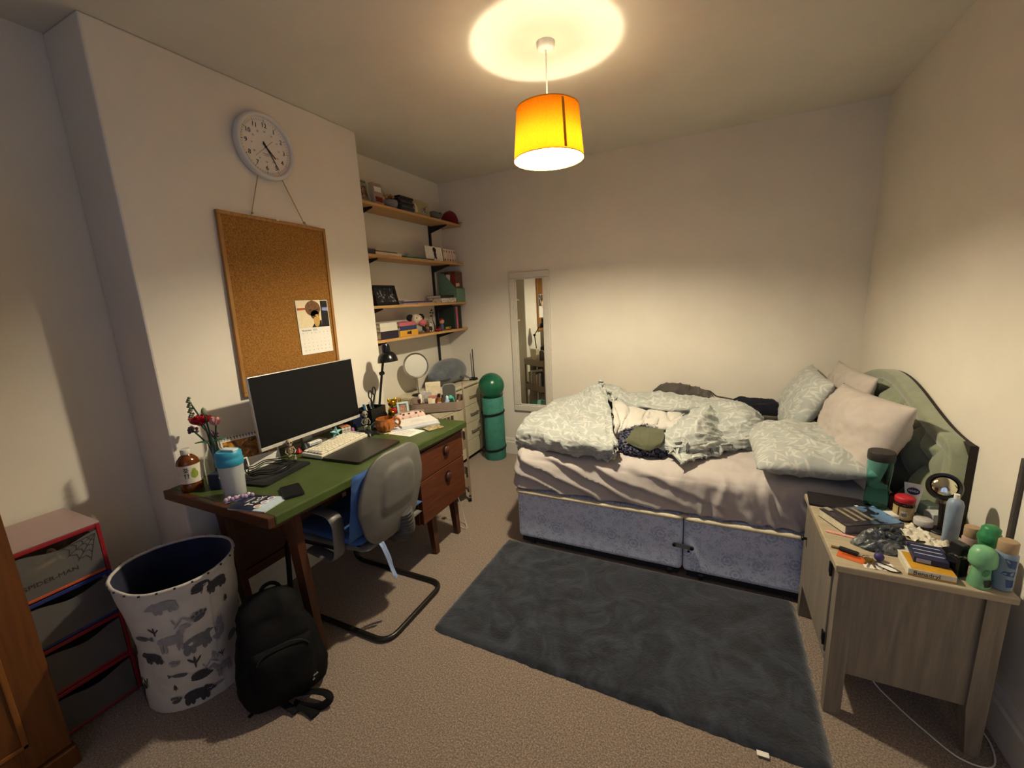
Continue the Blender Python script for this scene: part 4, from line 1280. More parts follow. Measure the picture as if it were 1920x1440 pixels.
# ================================================================== alcove shelving
M_BEECH = wood('#b98a52', '#cda36a', 5, 'y', 0.5, name='beech_board')
su = thing('alcove_shelving', 'four beech shelves on black wall brackets in the alcove', 'shelving', (0.1, -0.65, 0.9))
SH = [1.253, 1.500, 1.858, 2.207]            # top faces of the boards
SD, ST, SY0, SY1 = 0.226, 0.020, -1.262, -0.004
for z in SH:
    MB().bx((0.020, SY0, z - ST), (SD, SY1, z), bev=0.002).build('shelf', M_BEECH, su, world=True)
M_BRK = mat('#22242c', 0.5, 0.3, name='black_bracket_paint')
for y in (-1.130, -0.205):
    MB().bx((0.001, y - 0.0125, 0.93), (0.017, y + 0.0125, 2.26), bev=0.002).build('upright', M_BRK, su, world=True)
    for z in SH:
        MB().prism([(0.016, z - ST - 0.0008), (0.195, z - ST - 0.0008), (0.195, z - ST - 0.010), (0.016, z - ST - 0.060)], 0.010, Matrix.Translation((0, y + 0.005, 0)) @ Matrix.Rotation(pi / 2, 4, 'X')).build('bracket', M_BRK, su, world=True)

# ================================================================== trolley
M_TAUPEM = mat('#8d7c6b', 0.5, name='taupe_powder_coat', grain=0.05)
TC = Vector((0.560, -1.065, 0)); TRZ = radians(33)
tr = thing('storage_trolley', 'three tier taupe metal trolley between the desk and the chest of drawers', 'trolley', TC, TRZ)
TL, TD = 0.39, 0.27
TZ = 0.800
def tray(z, h, name):
    o = []
    outer = rrect(TL, TD, 0.06, 6); n = len(outer)
    vs = []; fs = []
    for (sc, zz_) in ((0.95, z - h), (1.0, z - h + 0.01), (1.0, z), (0.985, z), (0.985, z - h + 0.012), (0.93, z - h + 0.006)):
        vs += [(x * sc, y * (1 - (1 - sc) * TL / TD), zz_) for x, y in outer]
    for k in range(5):
        for i in range(n):
            fs.append((k * n + i, k * n + (i + 1) % n, (k + 1) * n + (i + 1) % n, (k + 1) * n + i))
    fs.append(list(range(n))[::-1]); fs.append(list(range(5 * n, 6 * n)))
    return MB().add(vs, fs, None, False).build(name, M_TAUPEM, tr)
for z in (TZ, 0.50, 0.20):
    tray(z, 0.075, 'tray')
for sx in (-1, 1):
    for sy in (-1, 1):
        MB().bx((sx * (TL / 2 + 0.001) - 0.006, sy * 0.085 - 0.010, 0.05), (sx * (TL / 2 + 0.001) + 0.010 * sx, sy * 0.085 + 0.010, TZ + 0.0)).build('post', M_TAUPEM, tr)
        MB().cyl((sx * TL / 2 - 0.01, sy * 0.085, 0.022), (sx * TL / 2 + 0.01, sy * 0.085, 0.022), 0.022, n=14).bx((sx * TL / 2 - 0.006, sy * 0.085 - 0.012, 0.022), (sx * TL / 2 + 0.006, sy * 0.085 + 0.012, 0.052)).build('castor', M_BLACK, tr)
    path = arc_pts([(sx * (TL / 2 + 0.004), -0.085, TZ - 0.01), (sx * (TL / 2 + 0.004), -0.085, TZ + 0.10), (sx * (TL / 2 + 0.004), 0.085, TZ + 0.10), (sx * (TL / 2 + 0.004), 0.085, TZ - 0.01)], 0.03)
    if sx > 0:
        MB().tube(path, 0.006, 8).build('handle', M_TAUPEM, tr)

# ================================================================== wardrobe
M_ORANGE = wood('#4f2b0d', '#653a14', 4, 'z', 0.4, name='orange_varnished_pine')
M_ORANGED = wood('#6a3e17', '#7f4f22', 4, 'z', 0.4, name='orange_varnished_pine_bead')
wb = thing('wardrobe', 'orange varnished pine wardrobe at the edge of the alcove', 'wardrobe', (0.24, -3.65, 0))
WX, WY0, WY1 = 0.470, -4.10, -3.172
MB().bx((0.022, WY0, 0.06), (WX - 0.02, WY1, 1.85), bev=0.004).build('carcass', M_ORANGE, wb, world=True)
MB().bx((0.022, WY0 - 0.005, 0), (WX + 0.012, WY1 + 0.004, 0.075), bev=0.006).build('plinth', M_ORANGE, wb, world=True)
MB().bx((0.020, WY0 - 0.01, 1.85), (WX + 0.015, WY1 + 0.012, 1.89), bev=0.006).build('cornice', M_ORANGE, wb, world=True)
for k in range(2):
    a_, b_ = (WY1 - 0.004, (WY0 + WY1) / 2 + 0.002) if k == 0 else ((WY0 + WY1) / 2 - 0.002, WY0 + 0.004)
    a_, b_ = min(a_, b_), max(a_, b_)
    d = MB().bx((WX - 0.020, a_, 0.08), (WX, b_, 1.845), bev=0.003).build('door', M_ORANGE, wb, world=True)
    mb = MB()
    for lo, hi in (((a_ + 0.085, 0.17), (b_ - 0.085, 0.185)), ((a_ + 0.085, 1.74), (b_ - 0.085, 1.755)), ((a_ + 0.085, 0.17), (a_ + 0.1, 1.755)), ((b_ - 0.1, 0.17), (b_ - 0.085, 1.755))):
        mb = MB().bx((WX - 0.002, *lo), (WX + 0.006, *hi), bev=0.003)
        mb.build('panel_bead', M_ORANGED, d, world=True)
    MB().sphere((WX + 0.014, (b_ - 0.04) if k == 1 else (a_ + 0.04), 1.0), 0.014, 12, 8).build('knob', M_ORANGED, d, world=True)

# ================================================================== toy drawers
M_REDP = mat('#8f1a24', 0.4, name='red_plastic', grain=0.05)
M_BLUEP = mat('#23306e', 0.4, name='blue_plastic', grain=0.05)
t = NT('clear_drawer_plastic'); t.base((0.40, 0.38, 0.37)); M_CLEAR = t.set(0.22, trans=0.75, ior=1.35)
t = NT('clear_pink_plastic'); t.base((0.75, 0.55, 0.53)); M_CLEARP = t.set(0.3, trans=0.55, ior=1.35)
td = thing('toy_drawer_tower', 'four tier red framed clear plastic drawer tower by the wardrobe', 'drawers', (0.17, -3.03, 0))
QX0, QX1, QY0, QY1 = 0.024, 0.322, -3.165, -2.925
levels = [0.005, 0.180, 0.365, 0.550, 0.745]
MB().bx((QX0, QY0, 0.745), (QX1, QY1, 0.752), bev=0.002).build('top_panel', M_CLEARP, td, world=True)
for i in range(4):
    a_, b_ = levels[i], levels[i + 1]
    fm = M_BLUEP if i == 2 else M_REDP
    for lo, hi in (((QX1 - 0.018, QY0, a_), (QX1, QY0 + 0.013, b_)), ((QX1 - 0.018, QY1 - 0.013, a_), (QX1, QY1, b_)), ((QX1 - 0.018, QY0 + 0.013, b_ - 0.016), (QX1, QY1 - 0.013, b_)), ((QX0, QY0, b_ - 0.014), (QX1 - 0.018, QY0 + 0.013, b_)), ((QX0, QY1 - 0.013, b_ - 0.014), (QX1 - 0.018, QY1, b_))):
        MB().bx(lo, hi, bev=0.003).build('frame_bar', fm, td, world=True)
    for yy in (QY0 + 0.004, QY1 - 0.006):
        MB().bx((QX0 + 0.002, yy, a_), (QX1 - 0.02, yy + 0.002, b_ - 0.014)).build('side_panel', M_CLEARP, td, world=True)
    # drawer: clear tray with a scooped front edge
    yA, yB, zA, zB = QY0 + 0.016, QY1 - 0.016, a_ + 0.006, b_ - 0.022
    n = 16
    poly = [(yA, zA), (yB, zA)] + [(yB + (yA - yB) * k / n, zB - 0.022 * (sin(pi * k / n) ** 2)) for k in range(n + 1)]
    d = MB().prism(poly, 0.003, Matrix.Translation((QX1 + 0.001, 0, 0)) @ HM).build('drawer', M_CLEAR, td, world=True)
    mb = MB().bx((QX0 + 0.01, yA, zA), (QX1, yB, zA + 0.003)).bx((QX0 + 0.01, yA, zA), (QX1, yA + 0.003, zB - 0.02)).bx((QX0 + 0.01, yB - 0.003, zA), (QX1, yB, zB - 0.02)).bx((QX0 + 0.01, yA, zA), (QX0 + 0.013, yB, zB - 0.02))
    mb.build('drawer_tray', M_CLEAR, d, world=True)
    MB().bx((QX1 + 0.0005, yA, zA), (QX1 + 0.006, yB, zA + 0.010), bev=0.002).build('drawer_lip', mat('#b8502c', 0.4, grain=0.05) if i == 3 else fm, d, world=True)
    inv = d.parent.matrix_basis.inverted()
    if i == 3:
        text('SPIDER-MAN', 0.022, M_INK, d, inv @ Matrix.Translation((QX1 + 0.0042, (yA + yB) / 2 - 0.035, zA + 0.055)) @ HM, 'lettering', sx=1.15)
        mb = MB()
        cw = Vector((QX1 + 0.0046, yB - 0.005, zB - 0.010))
        for a in (188, 210, 232, 254):
            mb.tube([cw, cw + Vector((0, cos(radians(a)) * 0.10, sin(radians(a)) * 0.10))], 0.0009, 4)
        for r in (0.025, 0.045, 0.068, 0.092):
            pts = []
            for a in range(188, 255, 11):
                sag = 1 - 0.14 * abs(sin(radians((a - 188) / 22 * 180)))
                pts.append(cw + Vector((0, cos(radians(a)) * r * sag, sin(radians(a)) * r * sag)))
            mb.tube(pts, 0.0009, 4)
        mb.build('web_print', M_INK, d, world=True)
# a bag and small toys inside the upper drawers
o = single(MB().sphere((0, 0, 0.045), (0.07, 0.06, 0.045)), 'soft_toy', mat('#b8a24a', 0.9, name='mustard_plush', grain=0.3), 'small mustard and grey bundle inside the top toy drawer', 'toy', loc=(0.20, -3.05, 0.562))
MB().tube([(0.05 * cos(a), 0.02, 0.07 + 0.03 * sin(a)) for a in [pi * k / 8 for k in range(9)]], 0.006, 6).build('handle', mat('#c9c2a8', 0.9), o)
o = single(MB().sphere((0, 0, 0.035), (0.08, 0.05, 0.035)), 'soft_toy', mat('#3c3f46', 0.9, name='charcoal_plush'), 'dark bundle inside the second toy drawer', 'toy', loc=(0.19, -3.04, 0.378))

# ================================================================== laundry basket
bk = thing('laundry_basket', 'round fabric laundry basket printed with grey woodland animals', 'basket', (0.490, -2.795, 0))
BC = Vector((0.490, -2.795, 0)); BHt = 0.575
TOPC = Vector((0.575, -2.825, BHt))
def bsk(a, h, off=0.0):
    """surface point of the bag: a angle, h 0..1"""
    r = (0.178 + 0.020 * h - 0.010 * sin(pi * h)) + off + 0.006 * sin(3 * a + 7 * h) * (1 - h * 0.6) + 0.0045 * fbm(a * 2, h * 5, 2) 
    c = BC.lerp(TOPC, h)
    tilt = 0.0
    return Vector((c.x + r * cos(a), c.y + r * 0.93 * sin(a), c.z + 0.006 * sin(a * 2) * h + 0.002))
t = NT('pale_canvas'); v = t.coord()
t.base(t.ramp(t.noise(v, 10, 3), [(0.3, '#b9b6b4'), (0.7, '#c9c6c2')]))
t.bump(t.noise(v, 14, 3), 0.35, 0.01)
M_CANVAS = t.set(0.85, spec=0.1)
nA, nH = 72, 30
mb = MB().grid(lambda a, b: bsk(2 * pi * a, b), nA, nH)
mb.build('bag', M_CANVAS, bk, world=True, weld=True)
M_LINE = fabric('#1d2236', '#232a42', 300, name='navy_lining')
mb = MB().grid(lambda a, b: bsk(2 * pi * (1 - a), b, -0.005), nA, nH)
ring = [bsk(2 * pi * i / 40, 0.01, -0.006) for i in range(40)]
mb.add(ring, [list(range(40))], None, False)
mb.build('lining', M_LINE, bk, world=True)
MB().tube([bsk(2 * pi * i / 72, 1.0, -0.001) for i in range(72)], 0.006, 8, closed=True).build('rim', mat('#bfb9b2', 0.8, name='rim_binding'), bk, world=True)
for i in range(24):
    a = 2 * pi * i / 24
    MB().tube([bsk(a + 0.0, 1.0, 0.0055) + Vector((0, 0, 0.001)), bsk(a + 0.03, 1.0, 0.0055) + Vector((0, 0, 0.003))], 0.0035, 5).build('rim_mark', M_DARK, bk, world=True)
path = [bsk(3.35 + 0.16 * sin(pi * k / 10) - 0.02 * k, 0.95 - 0.20 * sin(pi * k / 10), 0.006 + 0.020 * sin(pi * k / 10)) for k in range(11)]
MB().tube(path, 0.010, 6, flat=(1, 0, 0)).build('carry_handle', M_LINE, bk, world=True)
def E_(x, y, a, b, r=0.0):
    return ell(x, y, a, b, 12, r)
def bear():
    return [E_(0, 0, .045, .026), E_(.042, .004, .022, .017, -.4), E_(.062, -.004, .010, .007), E_(.036, .020, .007, .007), E_(-.034, -.024, .011, .020), E_(-.016, -.026, .009, .018), E_(.020, -.026, .009, .020), E_(.036, -.024, .009, .018)]
def moose():
    return [E_(0, 0, .042, .022), E_(.036, .024, .011, .026, -.5), E_(.054, .044, .018, .009, -.3), E_(-.030, -.032, .005, .026), E_(-.018, -.032, .005, .024), E_(.022, -.032, .005, .026), E_(.032, -.030, .005, .026), E_(.036, .066, .026, .004, .9), E_(.066, .068, .026, .004, 2.3), E_(.022, .078, .014, .003, 1.9), E_(.082, .076, .014, .003, 1.2)]
def hog():
    return [E_(0, 0, .034, .024), E_(0, -.012, .036, .014), E_(.034, -.010, .010, .007)]
def pine():
    return [[(-.012, -.018), (.012, -.018), (0, .002)], [(-.010, -.006), (.010, -.006), (0, .014)], E_(0, -.022, .002, .006)]
def paw():
    return [E_(0, -.006, .022, .012, .3), E_(-.020, .010, .006, .008), E_(-.006, .016, .006, .008), E_(.008, .016, .006, .008), E_(.022, .010, .006, .008)]
def fox():
    return [E_(0, 0, .020, .030), E_(.004, .036, .014, .014), [(-.006, .044), (0, .064), (.006, .048)], [(.006, .048), (.014, .062), (.016, .042)], E_(-.020, -.018, .010, .024, .6)]
def fish():
    return [E_(0, 0, .032, .010), [(-.028, 0), (-.048, .012), (-.048, -.012)]]
def sprig():
    return [E_(0, 0, .003, .022), E_(-.009, .008, .003, .014, .6), E_(.009, .004, .003, .014, -.6)]
M_AN = [mat(c_, 0.85, grain=0.15, name='animal_print') for c_ in ('#6e6e76', '#8d8c93', '#3c3c44', '#55565e')]
random.seed(4)
prints = []
cells = [(.10, 0), (.29, 1), (.48, 0), (.67, 1), (.86, 0)]
kinds = [bear, hog, moose, paw, fox, fish, bear, moose]
mid = atan2(CAM.y - BC.y, CAM.x - BC.x)
k = 0
for (h, shf) in cells:
    for j in range(8):
        a = mid - pi + 2 * pi * (j + 0.5 * shf) / 8
        prints.append((random.choice(kinds), a + random.uniform(-.04, .04), h + random.uniform(-.015, .015), random.uniform(-.25, .25), random.choice((-1, 1)), M_AN[(k + j * 2) % 4], 1.0 + 0.2 * random.random()))
        prints.append((random.choice((pine, sprig)), a + pi / 8, h + 0.07 * random.choice((-1, 1)), random.uniform(-.3, .3), 1, M_AN[random.choice((2, 3))], 0.9))
        k += 1
# the side towards the room: placed one by one
prints = [q_ for q_ in prints if abs((q_[1] - mid + pi) % (2 * pi) - pi) > 1.25]
for fn_, bx_, by_, mi_, fl, sc in ((hog, 562, 330, 2, 1, .9), (bear, 607, 343, 2, -1, .8), (bear, 463, 343, 1, -1, .8), (moose, 455, 430, 1, 1, 1.0), (paw, 545, 397, 3, 1, 1.0), (bear, 527, 455, 0, 1, 1.1), (fox, 600, 462, 1, 1, 1.0), (hog, 516, 541, 2, 1, .95), (fish, 456, 526, 3, 1, .9), (bear, 492, 590, 2, 1, 1.0), (moose, 590, 552, 1, -1, .8), (sprig, 508, 503, 2, 1, 1.3), (sprig, 423, 402, 2, 1, 1.0), (fish, 388, 420, 3, -1, .9), (bear, 398, 470, 2, -1, .8), (pine, 565, 505, 1, 1, 1.0), (pine, 632, 395, 2, 1, .9), (hog, 640, 500, 0, 1, .8), (pine, 435, 555, 2, 1, .8), (paw, 430, 592, 3, 1, .8), (fish, 560, 590, 1, 1, .8), (paw, 452, 492, 1, 1, .7), (sprig, 590, 520, 3, 1, .8)):
    prints.append((fn_, mid + math.asin(max(-0.97, min(0.97, (bx_ - 520) / 168))), (622 - by_) / 312, 0.0 if fl > 0 else 0.05, fl, M_AN[mi_], sc))
for fn_, a0_, h0_, ro, fl, m_, sc in prints:
    if not (0.05 < h0_ < 0.95):
        continue
    mb = MB()
    for poly in fn_():
        vs = []
        for (x, y) in poly:
            x, y = x * sc * fl, y * sc
            x, y = x * cos(ro) - y * sin(ro), x * sin(ro) + y * cos(ro)
            vs.append(bsk(a0_ + x / 0.185, min(0.985, max(0.01, h0_ + y / BHt)), 0.003))
        if fl < 0:
            vs = vs[::-1]
        n_p = len(vs)
        mx_ = sum(q_[0] for q_ in poly) / n_p * sc * fl; my_ = sum(q_[1] for q_ in poly) / n_p * sc
        vs.append(bsk(a0_ + (mx_ * cos(ro) - my_ * sin(ro)) / 0.185, min(0.985, max(0.01, h0_ + (mx_ * sin(ro) + my_ * cos(ro)) / BHt)), 0.003))
        mb.add(vs, [(i_, (i_ + 1) % n_p, n_p) for i_ in range(n_p)], None, False)
    mb.build('animal_print', m_, bk, world=True)

# ================================================================== backpack
bpk = thing('backpack', 'black backpack slumped on the floor against the laundry basket', 'backpack', (0.97, -2.70, 0))
M_NYL = fabric('#060607', '#0b0b0d', 500, rough=0.8, name='black_nylon', mott=20, sheen=0.0)
BQ = Matrix.Translation((0.925, -2.700, 0.0)) @ Matrix.Rotation(radians(-28), 4, 'Z') @ Matrix.Rotation(radians(-10), 4, 'Y')
def bpf(a, b):
    ang = 2 * pi * a
    h = b
    w = 0.160 * (1 - 0.36 * h ** 2.0) * (0.90 + 0.10 * sin(pi * min(1, h * 1.5)))
    d_ = 0.085 * (1 - 0.45 * h ** 1.8)
    if h > 0.85:
        q_ = sqrt(max(0, 1 - ((h - 0.85) / 0.15) ** 2)); w *= 0.15 + 0.85 * q_; d_ *= 0.15 + 0.85 * q_
    if h < 0.08:
        q_ = sqrt(max(0, 1 - ((0.08 - h) / 0.08) ** 2)); w *= 0.75 + 0.25 * q_; d_ *= 0.75 + 0.25 * q_
    ca, sa = cos(ang), sin(ang)
    e = 0.62
    x = d_ * (abs(ca) ** e) * (1 if ca > 0 else -1); y = w * (abs(sa) ** e) * (1 if sa > 0 else -1)
    wv = 0.010 * fbm(y * 9, h * 5, x * 9 + 3)
    return BQ @ Vector((x + wv * ca - 0.03 * h * h, y + wv * sa - 0.02 * h, 0.415 * h + 0.01))
mb = MB().grid(bpf, 60, 46)
n = 60
mb.add([bpf(i / n, 0) for i in range(n)], [list(range(n))[::-1]], None, False)
mb.add([bpf(i / n, 1) for i in range(n)], [list(range(n))], None, False)
mb.build('body', M_NYL, bpk, world=True, weld=True)
def pocket(a, b):
    s_, t_ = 2 * a - 1, 2 * b - 1
    k_ = max(0, (1 - abs(s_) ** 4) * (1 - abs(t_) ** 4)) ** 0.5
    return BQ @ Vector((0.070 + 0.040 * k_ + 0.004 * fbm(s_ * 2, t_ * 2), 0.105 * s_, 0.135 + 0.105 * t_))
MB().grid(pocket, 20, 20).build('front_pocket', M_NYL, bpk, world=True)
MB().tube([BQ @ Vector((0.098, 0.09 * sin(q_), 0.20 + 0.05 * cos(q_))) for q_ in [-1.4 + 2.8 * i / 10 for i in range(11)]], 0.003, 6).build('zip', M_BLACK, bpk, world=True)
MB().tube([BQ @ Vector((-0.04, 0.035 * cos(q_), 0.405 + 0.035 * sin(q_))) for q_ in [pi * i / 10 for i in range(11)]], 0.008, 6).build('grab_handle', M_NYL, bpk, world=True)
def strap(pts, w_=0.016):
    MB().tube(catmull([un(u_, v_, 'z', z_) for u_, v_, z_ in pts], 6), w_, 8, flat=(0, 0, 1)).build('strap', M_NYL, bpk, world=True)
strap([(560, 1300, 0.02), (590, 1296, 0.035), (612, 1300, 0.04), (618, 1312, 0.03), (600, 1325, 0.015), (575, 1325, 0.010), (552, 1318, 0.008)], 0.014)
strap([(560, 1322, 0.010), (578, 1330, 0.008), (592, 1342, 0.006)], 0.018)
strap([(500, 1310, 0.03), (488, 1325, 0.012), (466, 1345, 0.006)], 0.010)
strap([(530, 1318, 0.03), (545, 1328, 0.012), (556, 1336, 0.008)], 0.014)
inv = bpk.matrix_basis.inverted()
LM = BQ @ Matrix.Translation((0.098, 0.078, 0.075)) @ HM @ Matrix.Rotation(radians(18), 4, 'Z')
M_LOGO = mat('#c9c7c0', 0.7, grain=0)
text('Berghaus', 0.013, M_LOGO, bpk, inv @ LM, 'brand_lettering')
text('20', 0.010, M_LOGO, bpk, inv @ LM @ TR((0, -0.013, 0)), 'brand_lettering')

# ================================================================== yoga mat and ball
MC = Vector((0.528, -0.150, 0))
ym = thing('exercise_mat', 'rolled teal exercise mat with black carry straps standing by the chest of drawers', 'exercise mat', MC)
t = NT('teal_foam'); v = t.coord()
t.base(t.ramp(t.noise(v, 20, 3), [(0.3, '#35796c'), (0.7, '#41897b')])); t.bump(t.noise(v, 250, 2), 0.3, 0.003)
M_TEAL = t.set(0.75)
def spiral(z0, z1, turns=3.2):
    pts = []
    for i in range(120):
        a = 0.9 - 2 * pi * turns * i / 119
        r = 0.108 - 0.020 * turns * i / 119
        pts.append((r * cos(a), r * sin(a)))
    return pts
sp = spiral(0, 1)
vs = []; fs = []
zz_ = [0.0, 0.006, 0.30, 0.594, 0.600]
for i, (x, y) in enumerate(sp):
    r = sqrt(x * x + y * y); k_ = (r - 0.0165) / r
    for z in zz_:
        e = 0.003 if z in (0.0, 0.600) else 0
        vs.append((x * (1 - e / r), y * (1 - e / r), z))
    for z in zz_[::-1]:
        vs.append((x * k_, y * k_, z))
kk = 10
for i in range(len(sp) - 1):
    for j in range(kk):
        fs.append((i * kk + j, i * kk + (j + 1) % kk, (i + 1) * kk + (j + 1) % kk, (i + 1) * kk + j))
fs.append(list(range(kk))); fs.append(list(range((len(sp) - 1) * kk, len(sp) * kk))[::-1])
MB().add(vs, fs, None, True).build('foam_roll', M_TEAL, ym, fixn=True)
M_WEB = mat('#101012', 0.8, name='black_webbing')
for z in (0.105, 0.455):
    pts = [(0.111 * cos(2 * pi * i / 40), 0.111 * sin(2 * pi * i / 40), z + 0.012 * sin(2 * pi * i / 40 + 0.7)) for i in range(40)]
    MB().tube(pts, 0.011, 8, closed=True, flat=(1, 0, 0)).build('strap', M_WEB, ym)
a = -1.95
MB().tube([(0.117 * cos(a), 0.117 * sin(a), 0.105), (0.121 * cos(a), 0.121 * sin(a), 0.28), (0.117 * cos(a), 0.117 * sin(a), 0.455)], 0.013, 8, flat=(cos(a), sin(a), 0)).build('carry_strap', M_WEB, ym)
MB().box((0.125 * cos(a), 0.125 * sin(a), 0.385), (0.012, 0.03, 0.024), (0, 0, a), bev=0.003).build('buckle', M_BLACK, ym)
t = NT('pearl_green_vinyl'); v = t.coord()
t.base(t.ramp(t.noise(v, 6, 3), [(0.3, '#125740'), (0.7, '#1b6a4d')])); M_BALL = t.set(0.25, spec=0.6)
o = single(MB().sphere((0, 0, 0.122), 0.122, 40, 24).cyl((0.045, -0.09, 0.189), (0.0455, -0.0925, 0.191), 0.005, n=10), 'exercise_ball', M_BALL, 'shiny dark green exercise ball resting on the rolled mat', 'ball', loc=(MC.x, MC.y, 0.590))
# ================================================================== conduit on right wall
mb = MB().bx((W - 0.012, -1.762, 0.10), (W - 0.001, -1.744, 0.93), bev=0.003)
single(mb, 'cable_trunking', mat('#4b4440', 0.6, name='brown_trunking'), 'narrow dark cable trunking on the right wall behind the bedside cabinet', 'trunking')
# ================================================================== small helpers
def D(u_, v_):                       # a point on the desk top
    return un(u_, v_, 'z', DZ)
def NSP(u_, v_):                     # a point on the bedside cabinet
    return un(u_, v_, 'z', NZ)
def part(mb, name, m, par, **kw):
    return mb.build(name, m, par, **kw)
EPS = 0.0012
def book(name, label, loc, size, cover, rz=0.0, pages='#d8cfb8', group=None, spine='x+', title=None, tcol='#e8e2cf', cat='book'):
    """a closed book lying flat: spine on the +x (or given) side"""
    w, l, h = size
    b = thing(name, label, cat, loc, rz, group)
    c = min(0.003, h * 0.18)
    cm = cover if not isinstance(cover, str) else mat(cover, 0.5, grain=0.06)
    MB().bx((-w / 2, -l / 2, 0), (w / 2, l / 2, c)).build('cover', cm, b)
    MB().bx((-w / 2, -l / 2, h - c), (w / 2, l / 2, h)).build('cover', cm, b)
    MB().bx((w / 2 - c, -l / 2, c), (w / 2, l / 2, h - c)).build('spine', cm, b)
    MB().bx((-w / 2 + 0.003, -l / 2 + 0.003, c), (w / 2 - c, l / 2 - 0.003, h - c)).build('pages', mat(pages, 0.85, grain=0.05), b)
    if title:
        text(title, min(h * 0.55, 0.016), mat(tcol, 0.7, grain=0), b, Matrix.Translation((w / 2 + 0.0003, 0, h / 2)) @ HM, 'title_lettering')
    return b
def frame_stand(name, label, loc, rz, w, h, fm, pic, lean=0.2, bw=0.014, th=0.012, cat='photo frame', mount=None):
    f = thing(name, label, cat, loc, rz)
    L = Matrix.Rotation(-lean, 4, 'Y') @ HM      # picture plane: local x->+y, y->+z, normal +x
    for lo, hi in (((-w / 2, 0), (w / 2, bw)), ((-w / 2, h - bw), (w / 2, h)), ((-w / 2, bw), (-w / 2 + bw, h - bw)), ((w / 2 - bw, bw), (w / 2, h - bw))):
        MB().bx((*lo, 0), (*hi, th), bev=0.002, M=L).build('frame_bar', fm, f)
    MB().bx((-w / 2 + bw, bw, 0.001), (w / 2 - bw, h - bw, th * 0.5), M=L).build('picture', pic, f)
    if mount:
        MB().bx((-w / 2 + bw, bw, th * 0.5), (w / 2 - bw, bw + 0.01, th * 0.55), M=L).bx((-w / 2 + bw, h - bw - 0.01, th * 0.5), (w / 2 - bw, h - bw, th * 0.55), M=L).bx((-w / 2 + bw, bw, th * 0.5), (-w / 2 + bw + 0.01, h - bw, th * 0.55), M=L).bx((w / 2 - bw - 0.01, bw, th * 0.5), (w / 2 - bw, h - bw, th * 0.55), M=L).build('mount', mount, f)
    MB().add([(L @ Vector((-0.015, h * 0.7, 0))), (L @ Vector((0.015, h * 0.7, 0))), Vector((-h * 0.42 , 0.02, 0.001)), Vector((-h * 0.42, -0.02, 0.001))], [(0, 1, 2, 3)], None, False).build('strut', M_DARK, f)
    return f
def photo_mat(name, stops, scale=30, rough=0.4, dist=1.5):
    t = NT(name)
    t.base(t.ramp(t.noise(t.coord(), scale, 3, 0.6, dist), stops))
    return t.set(rough)
P_PEOPLE = photo_mat('snapshot_print', [(0.3, '#2a211c'), (0.45, '#c79a7c'), (0.55, '#6b3f3a'), (0.7, '#e4d4c4')], 45)
P_DARK = photo_mat('dark_snapshot_print', [(0.35, '#0e0e12'), (0.55, '#23262e'), (0.72, '#b9b4b0')], 22)
P_WARM = photo_mat('autumn_landscape_print', [(0.3, '#2f1d10'), (0.5, '#8a5a1d'), (0.62, '#d08a22'), (0.78, '#b9c0c8')], 22)

# ================================================================== monitor
MX = 0.492
mon = thing('computer_monitor', 'large thin bezel monitor switched off on the desk', 'monitor', (0.42, -2.07, DZ))
MM = Matrix.Translation((MX, -2.066, 0.849)) @ Matrix.Rotation(radians(-2), 4, 'Y') @ HM
MWd, MHt = 0.622, 0.356
MB().bx((-MWd / 2, 0, -0.018), (MWd / 2, MHt, 0), bev=0.003, M=MM).build('housing', mat('#b9b7b2', 0.4, 0.3, name='silver_housing'), mon, world=True)
t = NT('switched_off_screen'); t.base((0.006, 0.006, 0.007)); M_SCREEN = t.set(0.35, spec=0.2)
MB().bx((-MWd / 2 + 0.003, 0.016, 0), (MWd / 2 - 0.003, MHt - 0.003, 0.0012), M=MM).build('screen', M_SCREEN, mon, world=True)
MB().bx((-MWd / 2, -0.001, -0.003), (MWd / 2, 0.015, 0.003), bev=0.001, M=MM).build('chin', mat('#cfcac0', 0.4, 0.2, name='silver_chin'), mon, world=True)
MB().bx((0.395, -2.10, DZ + 0.01), (0.417, -2.035, 1.02), bev=0.004).build('stand_neck', mat('#9d9b98', 0.35, 0.6), mon, world=True)
MB().bx((0.415, -2.10, 0.98), (0.480, -2.035, 1.06), bev=0.006).build('stand_joint', mat('#9d9b98', 0.35, 0.6), mon, world=True)
MB().prism([(x + 0.398, y - 2.0675) for x, y in rrect(0.11, 0.22, 0.03)], 0.010, TR((0, 0, DZ + 0.0005))).build('stand_base', mat('#9d9b98', 0.35, 0.6), mon, world=True)

